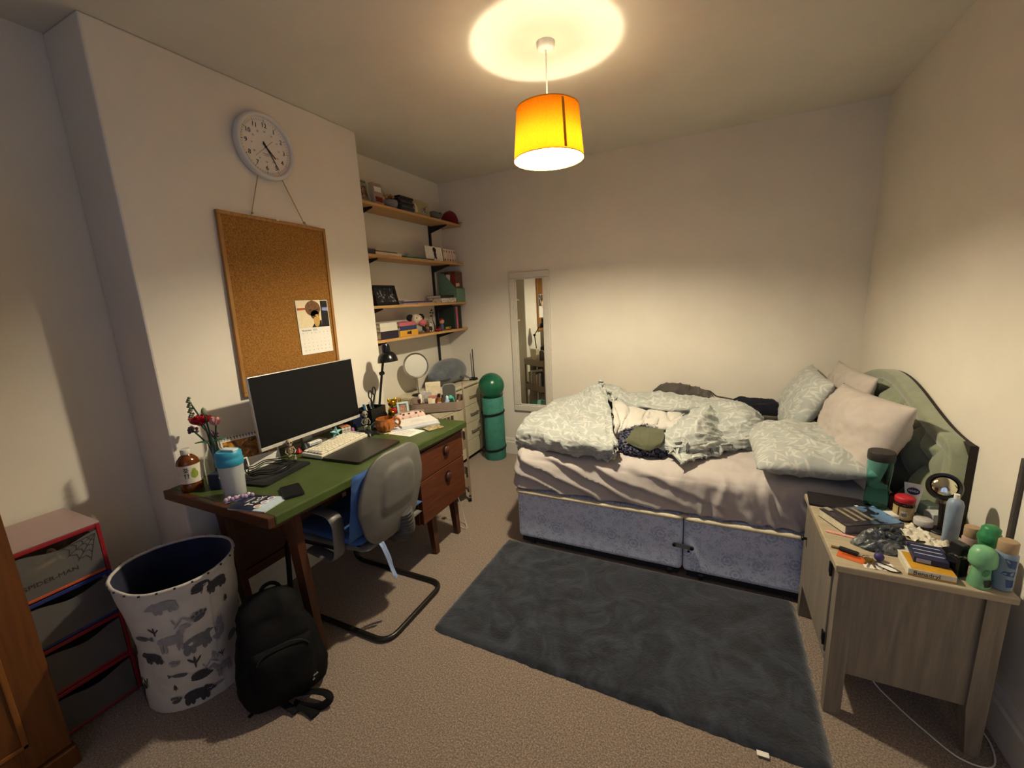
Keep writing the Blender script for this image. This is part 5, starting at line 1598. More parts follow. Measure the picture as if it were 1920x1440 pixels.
# ================================================================== keyboard
kbc = (D(563, 856) + D(600, 866) + D(686, 823) + D(650, 815)) / 4
kdir = (D(686, 823) - D(600, 866)).normalized()
krz = atan2(kdir.y, kdir.x) - pi / 2
kb = thing('keyboard', 'cream compact keyboard below the monitor', 'keyboard', (0.590, -2.03, DZ + 0.0045), krz)
KW, KL = 0.128, 0.355
MB().box((0, 0, 0.010), (KW, KL, 0.020), rot=(0, 0.06, 0), bev=0.005).build('case', mat('#d9d2bd', 0.5, name='cream_case'), kb)
M_KEY = mat('#e4dcc4', 0.5, name='cream_keycap'); M_KEYG = mat('#a9a7a4', 0.5, name='grey_keycap')
rowsK = [15, 15, 15, 14, 14, 8]
kmesh = {}
for r, n in enumerate(rowsK):
    pitch = (KL - 0.02) / n
    for i in range(n):
        key = round(pitch, 4)
        if key not in kmesh:
            kmesh[key] = MB().box((0, 0, 0), (0.0165, pitch - 0.0025, 0.008), bev=0.002, seg=1)
            kmesh[key] = kmesh[key].mesh('key')
        me = kmesh[key]
        grey = (i == 0 or i == n - 1) and r in (1, 2, 3, 4) or (r == 0 and i % 5 > 2)
        kk_ = (key, grey)
        if kk_ not in kmesh:
            m2 = me.copy(); m2.materials.append(M_KEYG if grey else M_KEY); kmesh[kk_] = m2
        o = bpy.data.objects.new('key', kmesh[kk_]); COL.objects.link(o); o.parent = kb
        x = -KW / 2 + 0.014 + r * 0.0198
        o.matrix_basis = TR((x, -KL / 2 + 0.01 + pitch * (i + 0.5), 0.0245 - x * 0.06), (0, 0.06, 0))

# ================================================================== laptop, mouse, tablet, cables, phone
lpts = [D(606, 858), D(667, 879), D(760, 826), D(690, 812)]
lc = Vector((0.775, -2.01, DZ))
lp = thing('laptop', 'closed space grey laptop in front of the keyboard', 'laptop', (0.782, -2.035, DZ), radians(4))
M_ALU = mat('#4a4742', 0.35, 0.75, name='space_grey_aluminium', grain=0.05)
MB().prism(rrect(0.232, 0.325, 0.012), 0.007, TR((0, 0, EPS))).build('base', M_ALU, lp)
MB().prism(rrect(0.232, 0.325, 0.012), 0.005, TR((0, 0, 0.0087))).build('lid', M_ALU, lp)
for sx in (-1, 1):
    for sy in (-1, 1):
        MB().cyl((sx * 0.1, sy * 0.145, 0), (sx * 0.1, sy * 0.145, EPS), 0.006, n=10).build('rubber_foot', M_BLACK, lp)
ms = thing('computer_mouse', 'black and grey computer mouse beside the keyboard', 'mouse', (0.590, -1.825, DZ), radians(10))
def msf(a, b):
    s_, t_ = 2 * a - 1, 2 * b - 1
    k_ = max(0, (1 - abs(s_) ** 2.6) * (1 - abs(t_) ** 2.4)) ** 0.5
    return (0.056 * s_, 0.032 * t_ * (1 - 0.15 * s_), 0.036 * k_ * (1 - 0.2 * s_) + 0.001)
MB().grid(msf, 20, 20).build('shell', mat('#1c1c1e', 0.3, name='mouse_shell'), ms)
MB().tube([(-0.05, 0.030 - 0.06 * 0, 0.003), (0.05, 0.030, 0.003)], 0.002, 6).build('side_trim', mat('#a9a6a0', 0.3, 0.6), ms)
MB().cyl((0.020, -0.003, 0.033), (0.020, 0.003, 0.033), 0.008, n=14).build('scroll_wheel', M_DARK, ms)
tp = thing('graphics_tablet', 'flat black graphics tablet under a coil of cable', 'tablet', (0.590, -2.400, DZ), radians(10))
MB().prism(rrect(0.190, 0.270, 0.014), 0.009, TR((0, 0, 0.0005))).build('slab', mat('#17171a', 0.55, name='tablet_black'), tp)
MB().prism(rrect(0.145, 0.225, 0.006), 0.0006, TR((-0.005, 0.0, 0.0095))).build('drawing_area', mat('#232325', 0.7), tp)
M_CABLE = mat('#0f0f10', 0.5, name='black_cable')
def coil(cx_, cy_, z0, r1, r2, turns, ph=0.0):
    return [(cx_ + (r1 + 0.006 * sin(3.1 * a)) * cos(a + ph), cy_ + (r2 + 0.008 * sin(2.3 * a)) * sin(a + ph), z0 + 0.006 + 0.004 * sin(5 * a) + 0.0015 * a) for a in [2 * pi * turns * i / (40 * turns) for i in range(int(40 * turns) + 1)]]
pts = coil(0.575, -2.405, DZ + 0.012, 0.075, 0.090, 3)
pts = [Vector(p) for p in pts] + [Vector((0.62, -2.30, DZ + 0.02)), Vector((0.57, -2.27, DZ + 0.012))]
cab = thing('usb_cable', 'coiled black cable lying on the graphics tablet', 'cable', (0.575, -2.405, DZ + 0.01))
MB().tube(catmull(pts, 2), 0.0028, 6).build('lead', M_CABLE, cab, world=True)
MB().box((0.565, -2.262, DZ + 0.016), (0.010, 0.028, 0.008), (0, 0, 0.9), bev=0.002).build('plug', mat('#b9b7b4', 0.3, 0.6), cab, world=True)
MB().box((0.628, -2.352, DZ + 0.024), (0.022, 0.010, 0.008), (0, 0, 0.5), bev=0.002).build('plug', M_BLACK, cab, world=True)
c4 = (D(532, 915) + D(578, 918) + D(545, 936) + D(560, 905)) / 4
phn = thing('mobile_phone', 'black mobile phone face up near the front edge of the desk', 'phone', (0.860, -2.510, DZ), radians(62))
MB().prism(rrect(0.076, 0.150, 0.012), 0.009, TR((0, 0, EPS), sc=(1, 0.85, 1))).build('case', mat('#16171a', 0.5, name='phone_case'), phn)
MB().prism(rrect(0.070, 0.144, 0.010), 0.0008, TR((0, 0, 0.0102), sc=(1, 0.85, 1))).build('screen', M_SCREEN, phn)

# ================================================================== shaker, tea bottle, vase with flowers
def lathe_part(prof, name, m, par, n=32, M=None):
    return MB().lathe(prof, n, M).build(name, m, par)
M_FROST = NT('frosted_plastic'); M_FROST.base((0.78, 0.80, 0.80)); M_FROST = M_FROST.set(0.45, trans=0.6, ior=1.2)
shk = thing('shaker_bottle', 'frosted shaker bottle with bright blue lid on the desk corner', 'bottle', (0.655, -2.612, DZ))
lathe_part([(0, 0.001), (0.036, 0.001), (0.039, 0.006), (0.046, 0.150), (0.0448, 0.150), (0.037, 0.008), (0, 0.004)], 'cup', M_FROST, shk)
lathe_part([(0.0, 0.012), (0.0365, 0.012), (0.0400, 0.075), (0, 0.075)], 'drink', mat('#a9b0ac', 0.6, name='cloudy_water', grain=0.3, gscale=25), shk)
M_AQUA = mat('#2f8fae', 0.4, name='aqua_plastic', grain=0.04)
lid = lathe_part([(0.0475, 0.136), (0.049, 0.138), (0.049, 0.158), (0.047, 0.164), (0.0455, 0.168), (0.0475, 0.174), (0.046, 0.186), (0.040, 0.194), (0, 0.196)], 'lid', M_AQUA, shk)
MB().box((0.012, 0.0, 0.199), (0.060, 0.030, 0.010), (0, 0.05, 0.3), bev=0.004).build('flip_cap', mat('#c6d8dc', 0.4), lid)
for k in range(8):
    MB().box((-0.040 - 0.0006 * k, 0.006, 0.045 + 0.010 * k), (0.002, 0.010, 0.0012), (0, 0.06, 0)).build('measure_mark', M_DARK, shk)
tea = thing('tea_bottle', 'round bottle of amber tea with a green pear on its white label', 'bottle', (0.405, -2.640, DZ))
M_TEA = glass((0.55, 0.22, 0.04), 0.08, 1.2, 'amber_tea')
lathe_part([(0, 0.001), (0.036, 0.001), (0.040, 0.006), (0.041, 0.030), (0.038, 0.036), (0.041, 0.042), (0.041, 0.120), (0.038, 0.135), (0.026, 0.150), (0.017, 0.158), (0.016, 0.166), (0, 0.166)], 'body', mat('#5e3010', 0.15, name='amber_bottle', grain=0.15), tea)
lb = lathe_part([(0.0416, 0.040), (0.0416, 0.118)], 'label_wrap', mat('#d9d0bd', 0.5, name='tea_label', grain=0.06), tea)
lathe_part([(0.0185, 0.160), (0.0190, 0.162), (0.0190, 0.178), (0.0175, 0.182), (0, 0.182)], 'cap', mat('#cfcac0', 0.4), tea)
camdir = atan2(CAM.y + 2.64, CAM.x - 0.405)
def wrap_print(par, polys, ang, z, r, m, name, sc=1.0):
    mb = MB()
    for poly in polys:
        den = []
        for (xa, ya2), (xb2, yb2) in zip(poly, poly[1:] + poly[:1]):
            den += [(xa + (xb2 - xa) * q_ / 4, ya2 + (yb2 - ya2) * q_ / 4) for q_ in range(4)] if len(poly) < 6 else [(xa, ya2)]
        n_p = len(den)
        den.append((sum(q_[0] for q_ in den) / n_p, sum(q_[1] for q_ in den) / n_p))
        mb.add([(r * cos(ang - x * sc / r), r * sin(ang - x * sc / r), z + y * sc) for x, y in den], [((i_ + 1) % n_p, i_, n_p) for i_ in range(n_p)], None, False)
    return mb.build(name, m, par)
wrap_print(lb, [ell(0, 0, 0.014, 0.017), ell(0, 0.014, 0.008, 0.012)], camdir + 0.38, 0.078, 0.0421, mat('#8a9a3a', 0.5, name='pear_green'), 'pear_print')
ang = camdir - 0.30
for chs, z in (('茶', 0.100), ('竹', 0.074)):
    # brush strokes of the characters as small bars
    st = {'茶': [(-.010, .006, .010, .006), (-.004, .010, -.004, .003), (.004, .010, .004, .003), (0, .004, -.010, -.003), (0, .004, .010, -.003), (-.006, -.004, .006, -.004), (0, -.001, 0, -.012), (-.002, -.006, -.008, -.011), (.002, -.006, .008, -.011)],
          '竹': [(-.009, .009, -.002, .009), (.001, .009, .009, .009), (-.006, .009, -.006, -.010), (.005, .009, .005, -.010), (-.010, .003, -.002, .003), (.001, .003, .010, .003)]}[chs]
    polys = []
    for x0, y0, x1, y1 in st:
        d_ = Vector((x1 - x0, y1 - y0)).normalized(); nx, ny = -d_.y * 0.0011, d_.x * 0.0011
        polys.append([(x0 + nx, y0 + ny), (x0 - nx, y0 - ny), (x1 - nx, y1 - ny), (x1 + nx, y1 + ny)])
    wrap_print(lb, polys, ang, z, 0.0421, M_INK, 'character_print')
vs_ = thing('flower_vase', 'clear glass bottle vase behind the shaker', 'vase', (0.448, -2.552, DZ))
M_GLASS = glass((0.93, 0.97, 0.95), 0.03, 1.3, 'clear_glass')
lathe_part([(0, 0.001), (0.044, 0.001), (0.047, 0.006), (0.047, 0.10), (0.040, 0.135), (0.024, 0.160), (0.022, 0.185), (0.026, 0.190), (0.024, 0.190), (0.020, 0.184), (0.022, 0.160), (0.038, 0.134), (0.0445, 0.10), (0.0445, 0.008), (0, 0.005)], 'bottle', M_GLASS, vs_)
M_STEM = mat('#173d2c', 0.45, name='dark_green_stem'); M_LEAFG = mat('#1f5a3c', 0.5, name='leaf_green')
M_ROSE = mat('#a3121e', 0.45, name='red_petal', grain=0.12); M_PINK = mat('#c78f8d', 0.5, name='pink_petal'); M_SAGE = mat('#7b8562', 0.6, name='sage_sprig'); M_MAUVE = mat('#5c3f4c', 0.6, name='mauve_flower')
V0 = Vector((0.448, -2.552, DZ))
def flower(name, label, stem, head):
    f = thing(name, label, 'flower', V0 + Vector((0, 0, 0.012)), 0, 'artificial flowers in the glass vase')
    MB().tube(catmull(stem, 5), 0.0035, 6).build('stem', M_STEM, f, world=True)
    head(f, Vector(stem[-1]))
    return f
def petals(f, c, R, m, rings=((7, 1.0, 0.25), (6, 0.75, 0.7), (5, 0.48, 1.1))):
    for n, rr, up in rings:
        for i in range(n):
            a = 2 * pi * i / n + rr
            M_ = Matrix.Translation(c) @ Matrix.Rotation(a, 4, 'Z') @ Matrix.Rotation(-up, 4, 'Y')
            def fn(p_, q_):
                s_, t_ = p_, 2 * q_ - 1
                return M_ @ Vector((R * rr * s_, R * 0.62 * rr * t_ * sin(pi * (0.15 + 0.80 * s_)) ** 0.6, R * 0.30 * (s_ ** 2) + R * 0.12 * t_ * t_))
            MB().grid(fn, 6, 6).build('petal', m, f, world=True)
    MB().sphere(c + Vector((0, 0, R * 0.35)), R * 0.42, 10, 8).build('centre', m, f, world=True)
rose_c = un(376, 792, 'y', -2.565)
flower('artificial_rose', 'large red artificial rose in the glass vase', [V0 + Vector((0.005, 0, 0.02)), V0 + Vector((0.0, 0.0, 0.12)), V0 + Vector((0.0, 0, 0.20)), rose_c + Vector((0, 0, -0.012))], lambda f, c: petals(f, c, 0.050, M_ROSE, ((8, 1.0, 0.35), (7, 0.85, 0.75), (6, 0.6, 1.05), (4, 0.4, 1.3))))
pk = un(403, 788, 'y', -2.545)
flower('artificial_ranunculus', 'pale pink artificial flower beside the red rose', [V0 + Vector((0.0, 0.01, 0.02)), V0 + Vector((0.004, 0.006, 0.13)), V0 + Vector((0.006, 0.012, 0.20)), pk + Vector((0, 0, -0.02))], lambda f, c: petals(f, c, 0.034, M_PINK, ((6, 1.0, 0.9), (5, 0.8, 1.2), (4, 0.5, 1.4))))
def sprig_head(f, c):
    for i in range(12):
        for s_ in (-1, 1):
            p = c + Vector((0.010 * s_ * (1 - i / 16), 0.004 * ((i % 3) - 1), -0.075 + 0.0075 * i))
            MB().sphere(p, (0.006, 0.005, 0.005), 8, 5).build('bud', M_SAGE, f, world=True)
sg = un(353, 750, 'y', -2.585)
flower('artificial_sprig', 'tall sage green sprig above the red rose', [V0 + Vector((-0.006, 0, 0.02)), V0 + Vector((-0.008, -0.006, 0.17)), V0 + Vector((-0.016, -0.012, 0.27)), sg], sprig_head)
sb = un(381, 767, 'y', -2.57)
def budhead(f, c):
    MB().lathe([(0, -0.016), (0.008, -0.010), (0.011, 0.0), (0.008, 0.012), (0, 0.020)], 10, TR(c)).build('bud', M_SAGE, f, world=True)
flower('artificial_bud', 'closed green flower bud standing behind the rose', [V0 + Vector((0, -0.004, 0.02)), V0 + Vector((0.002, -0.004, 0.18)), sb + Vector((0, 0, -0.012))], budhead)
def mauve(f, c):
    random.seed(2)
    for i in range(9):
        MB().sphere(c + Vector((random.uniform(-.016, .016), random.uniform(-.016, .016), random.uniform(-.016, .01))), 0.007, 8, 6).build('floret', M_MAUVE, f, world=True)
flower('artificial_lavender', 'mauve cluster of small flowers under the pink bloom', [V0 + Vector((0.008, 0.006, 0.02)), V0 + Vector((0.012, 0.010, 0.16)), un(397, 812, 'y', -2.545)], mauve)
flower('artificial_lavender', 'dark mauve cluster of small flowers under the left side of the rose', [V0 + Vector((-0.008, -0.006, 0.02)), V0 + Vector((-0.012, -0.008, 0.16)), un(358, 804, 'y', -2.575)], mauve)
lf = thing('artificial_leaf', 'dark green leaf at the neck of the glass vase', 'leaf', V0 + Vector((0, 0, 0.19)))
for (du, ww) in ((Vector((-0.030, -0.045, 0.006)), 1), (Vector((0.02, 0.04, 0.004)), 1)):
    e = Vector((0, 0, 0.195)); dd = du
    def fn(p_, q_):
        s_ = p_; t_ = 2 * q_ - 1
        side = Vector((-dd.y, dd.x, 0)).normalized()
        return dd * s_ * 1.15 + side * 0.012 * t_ * sin(pi * s_) + Vector((0, 0, -0.004 * t_ * t_ + 0.006 * sin(pi * s_)))
    MB().grid(fn, 8, 6).build('leaf_blade', M_LEAFG, lf)
spk = thing('striped_tin', 'small dark blue tin with white stripes between the vase and the shaker', 'tin', (0.500, -2.585, DZ), radians(20))
MB().box((0, 0, 0.034), (0.052, 0.052, 0.068), bev=0.004).build('body', mat('#16283f', 0.45, name='navy_tin'), spk)
for k in range(6):
    MB().box((0.0265, -0.017 + k * 0.0068, 0.034), (0.0008, 0.002, 0.046), (0.35, 0, 0)).build('stripe', M_PAPER, spk)
clip = thing('hair_clip', 'sparkly lilac hair clip lying against the shaker', 'hair clip', D(450, 938), radians(55))
random.seed(9)
for k in range(9):
    MB().sphere((-0.045 + 0.011 * k, 0.004 * sin(k * 2), 0.012 + 0.003 * (k % 2)), (0.009, 0.008, 0.010), 8, 6).build('petal', mat(['#b99bb4', '#d9cddb', '#a98ca8'][k % 3], 0.35), clip)
MB().box((0, 0, 0.003), (0.10, 0.012, 0.004), bev=0.001).build('grip', mat('#c9b8cf', 0.3), clip)
pk_ = thing('adhesive_tack_packet', 'navy and pale blue packet of white tack at the desk corner', 'packet', (0.822, -2.628, DZ), radians(12))
def pf(z0, m, nm, x0, x1, y0, y1, dz=0.0):
    def fn(a, b):
        s_, t_ = a, b
        x, y = x0 + (x1 - x0) * a, y0 + (y1 - y0) * b
        return (x, y, z0 + 0.004 + 0.010 * (1 - ((x + 0.02) / 0.10) ** 2) * 0.6 * (1 - (y / 0.062) ** 4) + dz)
    return MB().grid(fn, 14, 10).build(nm, m, pk_)
def pz(x, y):
    return 0.004 + 0.010 * (1 - ((x + 0.02) / 0.10) ** 2) * 0.6 * (1 - (y / 0.062) ** 4)
pf(0, mat('#141a35', 0.35, name='navy_film'), 'packet_front', -0.085, 0.030, -0.060, 0.060)
pf(0, mat('#b9cbd6', 0.35, name='pale_blue_film'), 'packet_band', 0.030, 0.085, -0.060, 0.060)
MB().prism([(-0.085, -0.06), (0.085, -0.06), (0.085, 0.06), (-0.085, 0.06)], 0.002).build('packet_back', mat('#dcdcd6', 0.5), pk_)
PR = Matrix.Rotation(pi / 2, 4, 'Z')
text('Tack', 0.042, M_PAPER, pk_, TR((-0.010, 0.0, pz(0, 0) + 0.0012)) @ PR, 'lettering')
text('White', 0.016, M_PAPER, pk_, TR((-0.040, 0.004, pz(-.04, 0) + 0.0014)) @ PR, 'lettering')
for k, cc in ((-1, '#c9a184'), (0, '#b4a0c8'), (1, '#9c7fc0')):
    MB().cyl((0.030, 0.034 * k, pz(.03, .034 * k) + 0.0008), (0.030, 0.034 * k, pz(.03, .034 * k) + 0.0014), 0.014, n=20).build('picture_spot', M_PAPER, pk_)
    MB().cyl((0.030, 0.034 * k, pz(.03, .034 * k) + 0.0013), (0.030, 0.034 * k, pz(.03, .034 * k) + 0.0019), 0.009, n=16).build('picture_spot', mat(cc, 0.5), pk_)

# ================================================================== desk calendar, snapshot
dc = thing('desk_calendar', 'spiral bound desk calendar with autumn landscape behind the tablet', 'calendar', (0.450, -2.390, DZ + 0.0006), radians(-20))
L = Matrix.Rotation(-0.30, 4, 'Y') @ HM @ Matrix.Diagonal((1.08, 1.12, 1, 1))
MB().bx((-0.105, 0, 0), (0.105, 0.150, 0.002), M=L).build('sheet', M_PAPER, dc)
MB().add([L @ Vector((-0.105, 0.150, 0)), L @ Vector((0.105, 0.150, 0)), (-0.13, 0.105, 0.0), (-0.13, -0.105, 0.0)], [(0, 1, 2, 3)], None, False).build('back_board', M_PAPER, dc)
MB().bx((-0.098, 0.055, 0.002), (0.098, 0.138, 0.0026), M=L).build('photo_print', P_WARM, dc)
mb = MB()
for i in range(18):
    MB().tube([L @ Vector((-0.098 + i * 0.0115, 0.150 + 0.006 * cos(a), 0.001 + 0.006 * sin(a))) for a in [2 * pi * k / 10 for k in range(10)]], 0.0012, 5, closed=True).build('wire_loop', M_DARK, dc)
for r in range(4):
    MB().bx((-0.020, 0.012 + r * 0.010, 0.002), (0.09, 0.0126 + r * 0.010, 0.0024), M=L).build('date_line', M_GREYINK, dc)
sn = thing('instant_photo', 'instant photograph propped against the desk calendar', 'photo', D(458, 888) + Vector((0, 0, 0)), radians(-14))
L = Matrix.Rotation(-0.30, 4, 'Y') @ HM
MB().bx((-0.030, 0, 0), (0.030, 0.072, 0.0015), M=L).build('border', M_PAPER, sn)
MB().bx((-0.024, 0.015, 0.0015), (0.024, 0.066, 0.0019), M=L).build('picture', P_DARK, sn)

# ================================================================== little things under the monitor
M_BONE = mat('#b3a384', 0.6, name='bone_resin', grain=0.2)
def skeleton(loc, rz, label, sc=1.0, name='skeleton_figurine', m=M_BONE):
    s_ = thing(name, label, 'figurine', loc, rz)
    q = lambda *p: tuple(x * sc for x in p)
    MB().sphere(q(0, 0, 0.088), [0.017 * sc, 0.0145 * sc, 0.017 * sc], 14, 10).sphere(q(0.007, 0, 0.077), [0.010 * sc, 0.009 * sc, 0.009 * sc], 10, 8).build('skull', m, s_)
    for sy in (-1, 1):
        MB().sphere(q(0.0145, sy * 0.006, 0.089), 0.0042 * sc, 8, 6).build('eye_socket', M_BLACK, s_)
    mb = MB().tube([q(0, 0, 0.072), q(-0.004, 0, 0.05), q(0, 0, 0.022)], 0.003 * sc, 6)
    mb.build('spine', m, s_)
    for k in range(4):
        z = 0.062 - k * 0.008; r = 0.013 - 0.001 * k
        MB().tube([q(r * cos(a) * 0.8, r * sin(a), z) for a in [2 * pi * i / 12 for i in range(12)]], 0.0018 * sc, 5, closed=True).build('rib', m, s_)
    MB().sphere(q(0, 0, 0.020), [0.009 * sc, 0.013 * sc, 0.007 * sc], 10, 6).build('pelvis', m, s_)
    for sy in (-1, 1):
        MB().tube([q(0, sy * 0.014, 0.064), q(0.004, sy * 0.022, 0.044), q(0.020, sy * 0.014, 0.036)], 0.0026 * sc, 6).build('arm', m, s_)
        MB().tube([q(0, sy * 0.008, 0.018), q(0.022, sy * 0.014, 0.026), q(0.022, sy * 0.014, 0.003)], 0.003 * sc, 6).build('leg', m, s_)
    return s_
skeleton((0.520, -2.252, DZ), radians(-25), 'seated bone coloured skeleton beside the left end of the keyboard', 1.05)
skeleton((0.525, -1.745, DZ), radians(-30), 'seated skeleton with dark cape beside the orange mug', 1.15, m=mat('#8f8878', 0.6, name='grey_bone'))
# rubik cube
cu_p = Vector((0.470, -1.860, DZ))
rc = thing('puzzle_cube', 'colourful twisty puzzle cube beneath the monitor', 'puzzle cube', cu_p, radians(-20))
MB().box((0, 0, 0.028), (0.056, 0.056, 0.056), bev=0.003).build('core', M_BLACK, rc)
cols = {'x': '#d9cfc0', 'y': '#1f6b3a', 'z': '#d9752a'}
for ax_, col in cols.items():
    for i in range(3):
        for j in range(3):
            a_, b_ = (i - 1) * 0.0182, (j - 1) * 0.0182
            cm_ = mat(col, 0.35, grain=0.04)
            if ax_ == 'x': lo, hi = (0.028, a_ - .0078, .028 + b_ - .0078), (0.0288, a_ + .0078, .028 + b_ + .0078)
            elif ax_ == 'y': lo, hi = (a_ - .0078, -0.0288, .028 + b_ - .0078), (a_ + .0078, -0.028, .028 + b_ + .0078)
            else: lo, hi = (a_ - .0078, b_ - .0078, 0.056), (a_ + .0078, b_ + .0078, 0.0568)
            MB().bx(lo, hi).build('sticker', cm_, rc)
# folded paper star in dish
st = thing('paper_star', 'pale aqua folded paper star beneath the monitor', 'ornament', (0.480, -1.935, DZ), radians(-15))
M_AQP = mat('#8fc0bd', 0.7, name='aqua_paper')
for k in range(5):
    a = 2 * pi * k / 5 + 0.3
    tip = Vector((0.012, cos(a) * 0.040, 0.042 + sin(a) * 0.040))
    l_ = Vector((0.006, cos(a + 0.63) * 0.017, 0.042 + sin(a + 0.63) * 0.017)); r_ = Vector((0.006, cos(a - 0.63) * 0.017, 0.042 + sin(a - 0.63) * 0.017))
    c_ = Vector((0.022, 0, 0.042)); bck = Vector((-0.004, 0, 0.042))
    MB().add([tip, l_, c_, r_, bck], [(0, 2, 1), (0, 3, 2), (0, 1, 4), (0, 4, 3)], None, False).build('point', M_AQP, st)
dsh = single(MB().lathe([(0, 0.001), (0.018, 0.001), (0.026, 0.012), (0.024, 0.012), (0.017, 0.004), (0, 0.004)], 24), 'trinket_dish', mat('#8fc0c4', 0.3, name='aqua_glaze'), 'little aqua dish beside the folded paper star', 'dish', loc=(0.495, -2.005, DZ))
mini = [((0.470, -2.170), '#a3202a', 0.016, 'small red bead beside the seated skeleton', 'bead'), ((0.455, -2.120), '#22252c', 0.022, 'small black clay figure behind the keyboard', 'figurine')]
for (x, y), c_, r_, lb_, ct_ in mini:
    single(MB().lathe([(0, 0), (r_ * 0.8, 0), (r_, r_ * 0.5), (r_ * 0.7, r_), (r_ * 0.5, r_ * 1.3), (r_ * 0.3, r_ * 1.7), (0, r_ * 1.8)], 16), ct_.replace(' ', '_'), mat(c_, 0.5), lb_, ct_, loc=(x, y, DZ))
bx_ = thing('white_case', 'small white rectangular case lying behind the keyboard', 'case', (0.455, -2.060, DZ + 0.011), radians(-6))
MB().box((0, 0, 0.010), (0.030, 0.075, 0.018), bev=0.003).build('case_body', M_WHITE, bx_)
MB().box((0.0155, 0.0, 0.010), (0.001, 0.06, 0.003)).build('seam', M_GREYINK, bx_)
pot = thing('shell_jar', 'clear jar of small shells beside the puzzle cube', 'jar', (0.392, -1.838, DZ))
lathe_part([(0, 0.001), (0.034, 0.001), (0.036, 0.004), (0.036, 0.075), (0.034, 0.075), (0.034, 0.006), (0, 0.004)], 'glass', M_GLASS, pot)
random.seed(3)
mb = MB()
for k in range(60):
    a, rr = random.uniform(0, 6.28), 0.027 * sqrt(random.random())
    mb.sphere((rr * cos(a), rr * sin(a), random.uniform(0.010, 0.055)), random.uniform(0.004, 0.008), 6, 4)
mb.build('shells', mat('#a68b70', 0.6, name='mixed_shells', grain=0.5, gscale=60), pot, kind='stuff')
single(MB().lathe([(0, 0), (0.012, 0), (0.013, 0.006), (0.010, 0.016), (0.007, 0.026), (0.009, 0.032), (0.006, 0.042), (0, 0.044)], 14), 'figurine', mat('#b46aa8', 0.5), 'tiny purple and orange figure beside the puzzle cube', 'figurine', loc=(0.512, -1.838, DZ))
cubeb = thing('tool_box', 'small dark blue storage box under the right end of the monitor', 'box', (0.395, -1.735, DZ), radians(3))
MB().box((0, 0, 0.036), (0.085, 0.11, 0.07), bev=0.004).build('body', mat('#131c38', 0.5, name='navy_box'), cubeb)
MB().box((0, 0, 0.075), (0.088, 0.113, 0.008), bev=0.002).build('lid', mat('#1a2a55', 0.5), cubeb)

# ================================================================== mug on coaster
mugp = Vector((0.668, -1.735, DZ))
o = single(MB().lathe([(0, 0), (0.050, 0), (0.052, 0.003), (0.050, 0.006), (0, 0.006)], 8), 'coaster', mat('#c8b78c', 0.8, name='cork_coaster'), 'pale octagonal coaster under the orange mug', 'coaster', loc=mugp)
mg = thing('pumpkin_mug', 'orange pumpkin shaped mug on a coaster', 'mug', mugp + Vector((0, 0, 0.006)), radians(30))
t = NT('pumpkin_glaze'); v = t.coord()
t.base(t.ramp(t.noise(v, 30, 3), [(0.3, '#8a4216'), (0.7, '#bd7430')])); M_PUMP = t.set(0.18, spec=0.6)
def pumpk(off, zs):
    vs = []; fs = []
    n = 60
    prof = zs
    for (r, z) in prof:
        for i in range(n):
            a = 2 * pi * i / n
            rr = (r + off) * (1 - 0.11 * (1 - abs(sin(6 * a)) ** 0.6) * min(1, max(0, (0.072 - z) * 30)) + 0.02)
            vs.append((rr * cos(a), rr * sin(a), z))
    for k in range(len(prof) - 1):
        for i in range(n):
            fs.append((k * n + i, k * n + (i + 1) % n, (k + 1) * n + (i + 1) % n, (k + 1) * n + i))
    fs.append(list(range(n))[::-1])
    return vs, fs
MB().add(*pumpk(0, [(0.030, 0.001), (0.045, 0.008), (0.056, 0.028), (0.057, 0.045), (0.052, 0.064), (0.049, 0.072), (0.050, 0.078), (0.047, 0.079), (0.046, 0.070), (0.050, 0.050), (0.045, 0.015), (0.03, 0.008)])).build('cup', M_PUMP, mg)
MB().cyl((0, 0, 0.010), (0, 0, 0.050), 0.040, 0.046, n=24).build('tea', mat('#2a1207', 0.1), mg)
MB().tube(catmull([(0.048, 0, 0.068), (0.072, 0, 0.074), (0.086, 0, 0.056), (0.080, 0, 0.034), (0.055, 0, 0.022)], 6), 0.0065, 10).build('handle', M_PUMP, mg)

# ================================================================== desk lamp
lbp = Vector((0.360, -1.458, DZ))
dl = thing('desk_lamp', 'black jointed desk lamp with domed shade, switched off', 'lamp', lbp)
M_LB = mat('#121214', 0.25, 0.2, name='black_enamel', grain=0.05)
lathe_part([(0, 0.001), (0.050, 0.001), (0.055, 0.006), (0.052, 0.016), (0.02, 0.022), (0, 0.022)], 'base', M_LB, dl)
elb = un(716, 700, 'x', 0.36); hd = un(726, 670, 'x', 0.47)
for off in (-0.006, 0.006):
    MB().tube([lbp + Vector((0, off, 0.02)), elb + Vector((0, off, 0))], 0.004, 8).build('lower_arm', M_LB, dl, world=True)
    MB().tube([elb + Vector((0, off, 0)), hd + Vector((-0.02, off, 0.045))], 0.004, 8).build('upper_arm', M_LB, dl, world=True)
MB().cyl(elb + Vector((0, -0.014, 0)), elb + Vector((0, 0.014, 0)), 0.013, n=16).build('elbow', M_LB, dl, world=True)
HMx = Matrix.Translation(hd) @ Matrix.Rotation(radians(-5), 4, 'Y')
sh_ = MB().lathe([(0.066, -0.030), (0.064, -0.012), (0.056, 0.012), (0.044, 0.028), (0.028, 0.036), (0.027, 0.072), (0.022, 0.086), (0, 0.090)], 32, HMx).build('shade', M_LB, dl, world=True)
MB().lathe([(0.0635, -0.029), (0.0615, -0.012), (0.0535, 0.011), (0.042, 0.026), (0, 0.030)], 32, HMx).build('shade_inside', mat('#a9a8a4', 0.4, 0.3), sh_, world=True)
